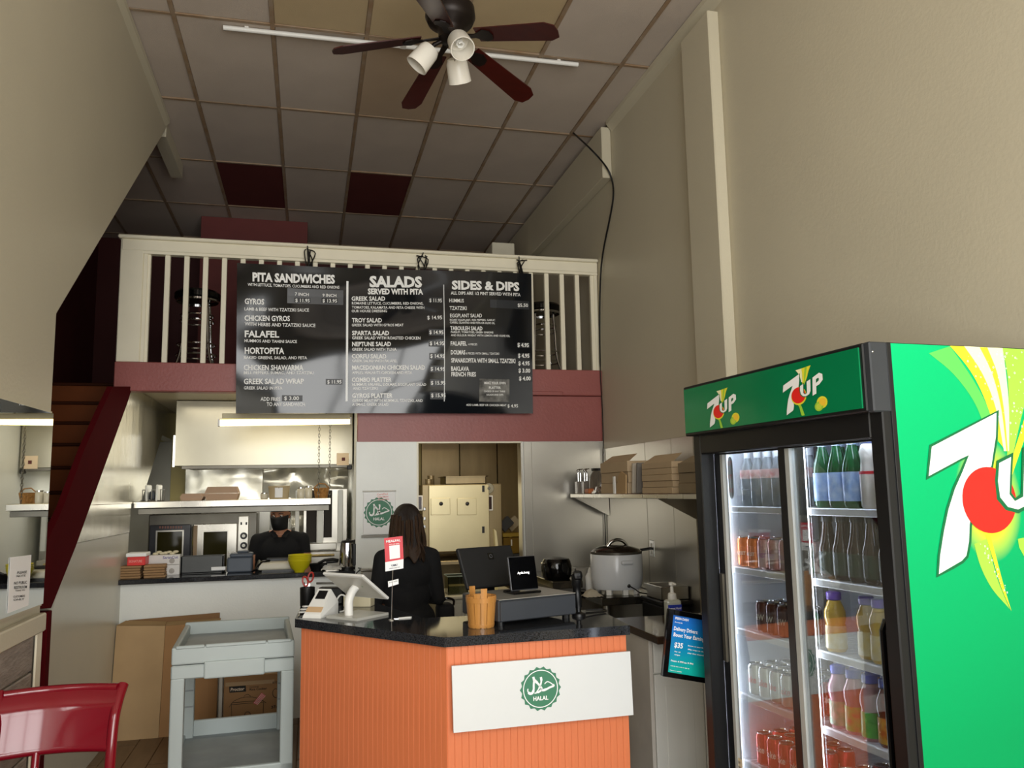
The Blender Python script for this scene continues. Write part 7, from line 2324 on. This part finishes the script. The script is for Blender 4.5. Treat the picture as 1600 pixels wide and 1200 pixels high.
for k in range(4):
    FP.poly(b, [(396.5 + 1.7 * k, 1098.2 + 0.8 * k), (409.2 + 1.7 * k, 1083 + 1.2 * k), (409.9 + 1.7 * k, 1083.5 + 1.2 * k), (397.2 + 1.7 * k, 1098.8 + 0.8 * k)], 0.0024)
b.obj('sticker_stripes', mat('pale_pink_stripe', '#e8b8b0', 0.5, var=0), rl)
B().bx((x0 - 0.035, Yp + 0.05, 0.12), (x0 - 0.012, Yp + 0.12, zt3 + 0.05), bevel=0.003).obj('wrapped_board', mat('pale_wrap', '#b8b2a6', 0.5), None, label='pale wrapped board standing left of the printed cooker carton', category='board')
# ------------------------------------------------------------------ people
SKIN = mat('warm_skin', '#b07a5c', 0.5, var=0.05, scale=12)
SHIRT = mat('black_knit', '#0b0b0d', 0.9, var=0.2, scale=30, bump=0.25, bscale=18)
PANTS = mat('black_trousers', '#101012', 0.85, var=0.2, scale=20, bump=0.2, bscale=14)
HAIRM = mat('dark_brown_hair', '#1c110b', 0.45, var=0.3, scale=8, stretch=(14, 14, 0.8), bump=0.5, bscale=40)
HAIRT = mat('auburn_hair_tips', '#33200f', 0.45, var=0.3, scale=8, stretch=(14, 14, 0.8), bump=0.5, bscale=40)


def capsule(b, p, q, r0, r1, n=14, sq=1.0):
    """tapered limb with round ends"""
    p, q = Vector(p), Vector(q)
    d = q - p
    L_ = d.length
    pr = [(0.02 * r0, -r0)] + [(r0 * math.cos(t_), r0 * math.sin(t_)) for t_ in (-1.2, -0.8, -0.4)] + [(r0, 0), (r1, L_)] + [(r1 * math.cos(t_), L_ + r1 * math.sin(t_)) for t_ in (0.4, 0.8, 1.2)] + [(0.02 * r1, L_ + r1)]
    M = Matrix.Translation(p) @ Vector((0, 0, 1)).rotation_difference(d).to_matrix().to_4x4()
    if sq != 1.0:
        M = M @ Matrix.Diagonal((1, sq, 1, 1))
    b.lathe(pr, n=n, M=M)


def hand(b, wrist, d, palm_n, s=1.0, curl=0.5, thumb_side=1):
    """palm with four unequal bent fingers and a thumb leaving the side of the palm"""
    d = Vector(d).normalized()
    nrm = Vector(palm_n)
    nrm = (nrm - d * nrm.dot(d)).normalized()
    side = d.cross(nrm) * thumb_side
    w = Vector(wrist)
    for k in range(4):
        o = w + side * (0.030 - 0.020 * k) * s
        capsule(b, w + side * (0.012 - 0.008 * k) * s, o + d * 0.085 * s, 0.014 * s, 0.0125 * s, 8)
        ln = (0.040, 0.046, 0.043, 0.033)[k] * s
        a = o + d * 0.085 * s
        dd = d
        for j, f_ in enumerate((1.0, 0.65, 0.5)):
            dd = (dd * math.cos(curl) + nrm * math.sin(curl)).normalized()
            c_ = a + dd * ln * f_
            capsule(b, a, c_, (0.0095 - 0.001 * j) * s, (0.0088 - 0.001 * j) * s, 8)
            a = c_
    t0 = w + side * 0.028 * s + d * 0.025 * s
    t1 = t0 + (side * 0.75 + d * 0.6 + nrm * 0.35).normalized() * 0.04 * s
    t2 = t1 + (d * 0.85 + nrm * 0.5 + side * 0.1).normalized() * 0.032 * s
    capsule(b, t0, t1, 0.013 * s, 0.0105 * s, 8)
    capsule(b, t1, t2, 0.0105 * s, 0.0085 * s, 8)


def body(name, J, mats, pick, parent, voxel=0.0075):
    """one continuous body: limbs, trunk and head fused into a single surface"""
    b = B()
    H = J['head']
    tilt = J.get('head_dir', Vector((0, 1, 0)))
    fwd = Vector(tilt).normalized()
    rgt = fwd.cross(Vector((0, 0, 1))).normalized()
    up = rgt.cross(fwd)
    rot = Matrix((rgt, fwd, up)).transposed().to_4x4()
    HM = Matrix.Translation(H) @ rot
    k = bmesh.ops.create_uvsphere(b.bm, u_segments=20, v_segments=14, radius=1)
    bmesh.ops.transform(b.bm, matrix=HM @ Matrix.Translation((0, -0.008, 0.03)) @ Matrix.Diagonal((0.076, 0.096, 0.092, 1)), verts=k['verts'])
    k = bmesh.ops.create_uvsphere(b.bm, u_segments=18, v_segments=12, radius=1)
    bmesh.ops.transform(b.bm, matrix=HM @ Matrix.Translation((0, 0.022, -0.045)) @ Matrix.Diagonal((0.060, 0.070, 0.075, 1)), verts=k['verts'])
    capsule(b, HM @ Vector((0, 0.085, 0.012)), HM @ Vector((0, 0.103, -0.022)), 0.011, 0.015, 8)      # nose
    capsule(b, HM @ Vector((-0.017, 0.083, -0.062)), HM @ Vector((0.017, 0.083, -0.062)), 0.011, 0.011, 8)   # mouth
    for s in (-1, 1):
        capsule(b, HM @ Vector((s * 0.076, 0.0, 0.018)), HM @ Vector((s * 0.074, -0.004, -0.022)), 0.014, 0.010, 8)   # ear
        capsule(b, HM @ Vector((s * 0.012, 0.083, 0.030)), HM @ Vector((s * 0.05, 0.070, 0.030)), 0.010, 0.009, 8)    # brow
    capsule(b, J['neck'], HM @ Vector((0, -0.015, -0.04)), 0.058, 0.052, 16)
    ch, sp, pv = J['chest'], J['spine'], J['pelvis']
    for c, sx, sy, sz in ((ch, J.get('cw', 0.155), 0.105, 0.15), (sp, J.get('ww', 0.135), 0.095, 0.15), (pv, J.get('pw', 0.165), 0.115, 0.125)):
        k = bmesh.ops.create_uvsphere(b.bm, u_segments=24, v_segments=16, radius=1)
        bmesh.ops.transform(b.bm, matrix=Matrix.Translation(c) @ Matrix.Diagonal((sx, sy, sz, 1)), verts=k['verts'])
    capsule(b, ch, sp, 0.10, 0.092, 20)
    capsule(b, sp, pv, 0.10, 0.11, 20)
    for s in 'LR':
        sh, el, wr = J['sh' + s], J['el' + s], J['wr' + s]
        capsule(b, Vector(J['neck']) - Vector((0, 0, 0.02)), sh, 0.045, 0.055, 14)
        capsule(b, sh, el, J.get('ua', 0.052), 0.042, 14)
        capsule(b, el, wr, 0.041, 0.027, 14)
        hand(b, wr, J['hd' + s], J['hn' + s], 0.95, 0.45, -1 if s == 'L' else 1)
        hp, kn, an = J['hp' + s], J['kn' + s], J['an' + s]
        capsule(b, hp, kn, 0.088, 0.058, 16)
        capsule(b, kn, an, 0.056, 0.036, 16)
        capsule(b, Vector(an) + Vector((0, -0.03, -0.045)), Vector(an) + Vector((0, 0.15, -0.06)), 0.042, 0.034, 12)
    bmesh.ops.recalc_face_normals(b.bm, faces=b.bm.faces[:])
    me = bpy.data.meshes.new(name)
    b.bm.to_mesh(me)
    b.bm.free()
    o = bpy.data.objects.new(name, me)
    COL.objects.link(o)
    m = o.modifiers.new('fuse', 'REMESH')
    m.mode = 'VOXEL'
    m.voxel_size = voxel
    m2 = o.modifiers.new('soften', 'SMOOTH')
    m2.iterations = 5
    m2.factor = 0.5
    dg = bpy.context.evaluated_depsgraph_get()
    dg.update()
    nm = bpy.data.meshes.new_from_object(o.evaluated_get(dg))
    bpy.data.objects.remove(o)
    nm.materials.clear()
    for x in mats:
        nm.materials.append(x)
    HMi = HM.inverted()
    for p in nm.polygons:
        p.use_smooth = True
        p.material_index = pick(p.center, HMi @ p.center)
    out = bpy.data.objects.new(name, nm)
    COL.objects.link(out)
    out.parent = parent
    return out, HM


V3 = lambda *a: Vector(a)
# woman with her back to the camera
wp_ = V3(at(636, 900, Y=5.22).x, 5.22, 0)
wo = thing('person', 'woman in black with long brown hair, her back turned, behind the counter', 'person', wp_, R(6))
JW = dict(head=V3(0, 0.015, 1.455), head_dir=V3(0.12, 1, -0.18), neck=V3(0, 0, 1.325), chest=V3(0, 0, 1.17), spine=V3(0, 0.01, 1.02), pelvis=V3(0, 0, 0.87), cw=0.165, ww=0.15, pw=0.18,
          shL=V3(-0.155, -0.005, 1.245), shR=V3(0.155, -0.005, 1.245), elL=V3(-0.205, -0.02, 0.985), elR=V3(0.20, -0.01, 0.985), wrL=V3(-0.13, 0.19, 0.97), wrR=V3(0.15, 0.2, 0.96),
          hdL=V3(0.4, 1, -0.1), hdR=V3(-0.3, 1, -0.1), hnL=V3(0, 0, -1), hnR=V3(0, 0, -1),
          hpL=V3(-0.088, 0, 0.84), hpR=V3(0.088, 0, 0.84), knL=V3(-0.09, 0.02, 0.47), knR=V3(0.095, 0.02, 0.47), anL=V3(-0.09, -0.01, 0.105), anR=V3(0.10, 0.0, 0.105), ua=0.056)


def pick_w(c, h):
    if c.z < 0.09:
        return 3
    if c.z < 0.93 and abs(c.x) < 0.19 and c.y < 0.14:
        return 2
    if c.z > 1.335 and not (abs(c.x) > 0.09):
        return 0
    if c.y > 0.17 and c.z < 1.05 and c.z > 0.9:
        return 0
    return 1


_, HMW = body('body', JW, [SKIN, SHIRT, PANTS, BLACK], pick_w, wo)


def hair_surface(b, HM, z0, lenf, grow=1.0, seed=0, cut=0.0, amp=0.006, thick=1.0):
    """shell of hair locks from the crown down to the given lengths"""
    n = 44
    rows_ = []
    prof = [(0.0, 0.128), (0.030, 0.124), (0.058, 0.108), (0.080, 0.080), (0.092, 0.045), (0.096, 0.0), (0.097, -0.05)] + [(0.098 + 0.004 * i, -0.05 - 0.026 * (i + 1)) for i in range(lenf)]
    for j, (r_, z_) in enumerate(prof):
        ring = []
        for i in range(n):
            a_ = 2 * math.pi * i / n
            lk = 1 + amp * 10 * noise.noise(Vector((math.cos(a_) * 5, math.sin(a_) * 5, seed + z_ * 3))) * (0.4 + 0.1 * j)
            x, y = r_ * grow * 0.92 * math.cos(a_) * lk, r_ * grow * 1.12 * math.sin(a_) * lk - 0.012
            zz_ = z_
            if j >= 4 and math.sin(a_) > 0.35:                  # the face side stays open: pull the hair back to the temples
                y = min(y, 0.02)
                x = math.copysign(max(abs(x), 0.080), x if abs(x) > 1e-4 else 1)
            if j > 6:
                zz_ += 0.02 * noise.noise(Vector((a_ * 2.5, seed, 1))) * (j - 6) * 0.5
                y -= 0.0045 * (j - 6)
            ring.append(b.bm.verts.new(HM @ Vector((x, y, zz_))))
        rows_.append(ring)
    for a, c in zip(rows_, rows_[1:]):
        for i in range(n):
            b.bm.faces.new((a[i], a[(i + 1) % n], c[(i + 1) % n], c[i]))
    return rows_


b = B()
HW0 = Matrix.Translation(HMW.translation) @ Matrix.Rotation(-0.1, 4, 'Z')
rows_ = hair_surface(b, HW0, 0, 6, 1.06, 2.0)
b.bm.faces.ensure_lookup_table()
n_f = len(b.bm.faces)
for i, f in enumerate(b.bm.faces):
    if f.calc_center_median().z < HMW.translation.z - 0.13:
        f.material_index = 1
ho = b.obj('hair', [HAIRM, HAIRT], wo, smooth=True, local=True)
sm = ho.modifiers.new('volume', 'SOLIDIFY')
sm.thickness = 0.012
ss = ho.modifiers.new('smooth', 'SUBSURF')
ss.levels = ss.render_levels = 1
rl_ = random.Random(5)
b = B()
for i in range(30):
    a_ = R(rl_.uniform(150, 390))
    x0, y0 = 0.092 * math.cos(a_), 0.11 * math.sin(a_) - 0.012
    z_ = rl_.uniform(-0.02, 0.03)
    e_ = rl_.uniform(-0.17, -0.24)
    pts = [Vector((x0 * 0.98, y0 * 0.98, z_ + 0.03)), Vector((x0 * 1.1, y0 * 1.1 - 0.004, z_ - 0.05)), Vector((x0 * 1.18 + rl_.uniform(-0.01, 0.01), y0 * 1.15 - 0.012, z_ - 0.13)), Vector((x0 * 1.2 + rl_.uniform(-0.025, 0.025), y0 * 1.15 - 0.02 + rl_.uniform(-0.01, 0.01), e_))]
    q_ = bez([HW0 @ p for p in pts], 4)
    b.tube(q_, [0.009] * 7 + [0.007, 0.006, 0.005, 0.004, 0.003, 0.002][:len(q_) - 7], 6)
lo_ = b.obj('hair_locks', HAIRT, ho, smooth=True, local=True)
lo_['kind'] = 'stuff'
for s in (-1, 1):
    b = B()
    b.ball(HMW @ Vector((s * 0.031, 0.074, 0.012)), 0.012, 10)
    b.obj('eye', mat('eye_white', '#e4ddd4', 0.2, var=0), wo, smooth=True, local=True)
# black bag hanging at her right side
p = V3(wp_.x + 0.27, 5.30, 0.80)
bg_ = thing('waist_bag', 'black waist bag at the right hip of the woman in black', 'bag', p)
B().box(p + V3(-0.02, 0, 0.07), (0.11, 0.14, 0.15), bevel=0.03, seg=3).obj('pouch', PANTS, bg_, smooth=True)
B().tube(bez([p + V3(-0.05, -0.02, 0.14), p + V3(-0.02, -0.05, 0.18), p + V3(0.03, -0.03, 0.165), p + V3(0.04, 0.02, 0.13)], 5), 0.008, 7).obj('strap', BLACKG, bg_, smooth=True)

# masked cook facing the camera behind the serving counter
kp_ = V3(at(438, 830, Y=7.42).x, 7.42, 0)
ck = thing('person', 'masked cook in a black polo shirt standing behind the serving counter', 'person', kp_, R(180))
JC = dict(head=V3(0, 0.02, 1.475), head_dir=V3(0.30, 1, -0.25), neck=V3(0, 0, 1.345), chest=V3(0, 0, 1.17), spine=V3(0, 0.01, 1.0), pelvis=V3(0, 0, 0.86), cw=0.185, ww=0.165, pw=0.17,
          shL=V3(-0.185, 0.0, 1.265), shR=V3(0.185, 0.0, 1.265), elL=V3(-0.23, 0.03, 1.02), elR=V3(0.245, 0.02, 1.03), wrL=V3(-0.12, 0.26, 1.10), wrR=V3(0.275, 0.20, 0.90),
          hdL=V3(0.5, 0.9, -0.1), hdR=V3(0.0, 0.6, -0.8), hnL=V3(0, 0, -1), hnR=V3(-1, 0, -0.2),
          hpL=V3(-0.09, 0, 0.83), hpR=V3(0.09, 0, 0.83), knL=V3(-0.095, 0.02, 0.46), knR=V3(0.095, 0.02, 0.46), anL=V3(-0.095, -0.01, 0.105), anR=V3(0.095, 0.0, 0.105), ua=0.062)


def pick_c(c, h):
    if c.z < 0.09:
        return 3
    if c.z < 0.88 and abs(c.x) < 0.2:
        return 2
    arm = abs(c.x) > 0.2 and c.z < 1.15
    if c.z > 1.335 and abs(c.x) < 0.09:
        return 0
    if c.z > 1.29 and c.y > 0.045 and abs(c.x) < (c.z - 1.275) * 0.75:      # open neck
        return 0
    if (arm and c.z < 1.165) or (c.y > 0.14 and c.z > 0.95):
        return 0
    return 1


_, HMC = body('body', JC, [SKIN, SHIRT, PANTS, BLACK], pick_c, ck)
# mask
b = B()


def mfn(u, v):
    a_ = R(-78 + 156 * u)
    z_ = 0.0 - 0.105 * v
    bulge = 0.012 * math.sin(math.pi * v) * math.cos(a_) + (0.010 * math.cos(a_) ** 6) * (1 - v)
    r_x, r_y = 0.080 - 0.016 * v, 0.092 + bulge + 0.012 * (1 - abs(2 * v - 1)) - 0.004 * v
    return HMC @ V3(r_x * math.sin(a_), r_y * math.cos(a_) * 1.07 + 0.006, z_ + 0.012 * math.cos(a_) * (1 - v) - 0.02 * (1 - math.cos(a_)) * (v - 0.5))


b.grid(mfn, 16, 8)
mk = b.obj('face_mask', mat('black_mask', '#08080a', 0.7, var=0.1), ck, smooth=True, local=True)
sd = mk.modifiers.new('thickness', 'SOLIDIFY')
sd.thickness = 0.003
for s in (-1, 1):
    B().tube([HMC @ V3(s * 0.078, 0.02, -0.01), HMC @ V3(s * 0.088, -0.01, 0.018), HMC @ V3(s * 0.086, -0.018, -0.01), HMC @ V3(s * 0.074, 0.01, -0.06)], 0.0018, 5).obj('ear_loop', MATS['black_mask'], mk, local=True)
    e_ = B().ball(HMC @ V3(s * 0.031, 0.0745, 0.013), 0.0125, 12).obj('eye', MATS['eye_white'], ck, smooth=True, local=True)
    B().ball(HMC @ V3(s * 0.031 + 0.002, 0.0835, 0.012), 0.0058, 10).obj('iris', mat('dark_iris', '#1a0f0a', 0.2, var=0), e_, smooth=True, local=True)
    B().tube([HMC @ V3(s * 0.014, 0.092, 0.034), HMC @ V3(s * 0.032, 0.090, 0.040), HMC @ V3(s * 0.052, 0.077, 0.034)], [0.0028, 0.0036, 0.002], 6).obj('eyebrow', HAIRM, ck, local=True)
b = B()
n = 32
rr = []
for j, (r_, z_) in enumerate(((0.0, 0.128), (0.045, 0.122), (0.075, 0.095), (0.086, 0.06), (0.088, 0.045), (0.086, 0.0), (0.08, -0.04))):
    ring = []
    for i in range(n):
        a_ = 2 * math.pi * i / n
        x, y = r_ * 0.95 * math.cos(a_), r_ * 1.2 * math.sin(a_) - 0.008
        z2 = z_
        if math.sin(a_) > 0.1 and j >= 4:
            z2 = max(z_, 0.052 - 0.012 * (1 - math.sin(a_)))
        ring.append(b.bm.verts.new(HMC @ V3(x, y, z2 + (0.0004 * j))))
    rr.append(ring)
for a, c in zip(rr, rr[1:]):
    for i in range(n):
        b.bm.faces.new((a[i], a[(i + 1) % n], c[(i + 1) % n], c[i]))
b.obj('hair', HAIRM, ck, smooth=True, local=True)
# collar of the polo
for s in (-1, 1):
    B().prism([V3(s * 0.012, 0.088, 1.300), V3(s * 0.060, 0.052, 1.352), V3(s * 0.085, 0.030, 1.338), V3(s * 0.050, 0.092, 1.285)], (0, 0.006, 0)).obj('collar', SHIRT, ck, local=True)
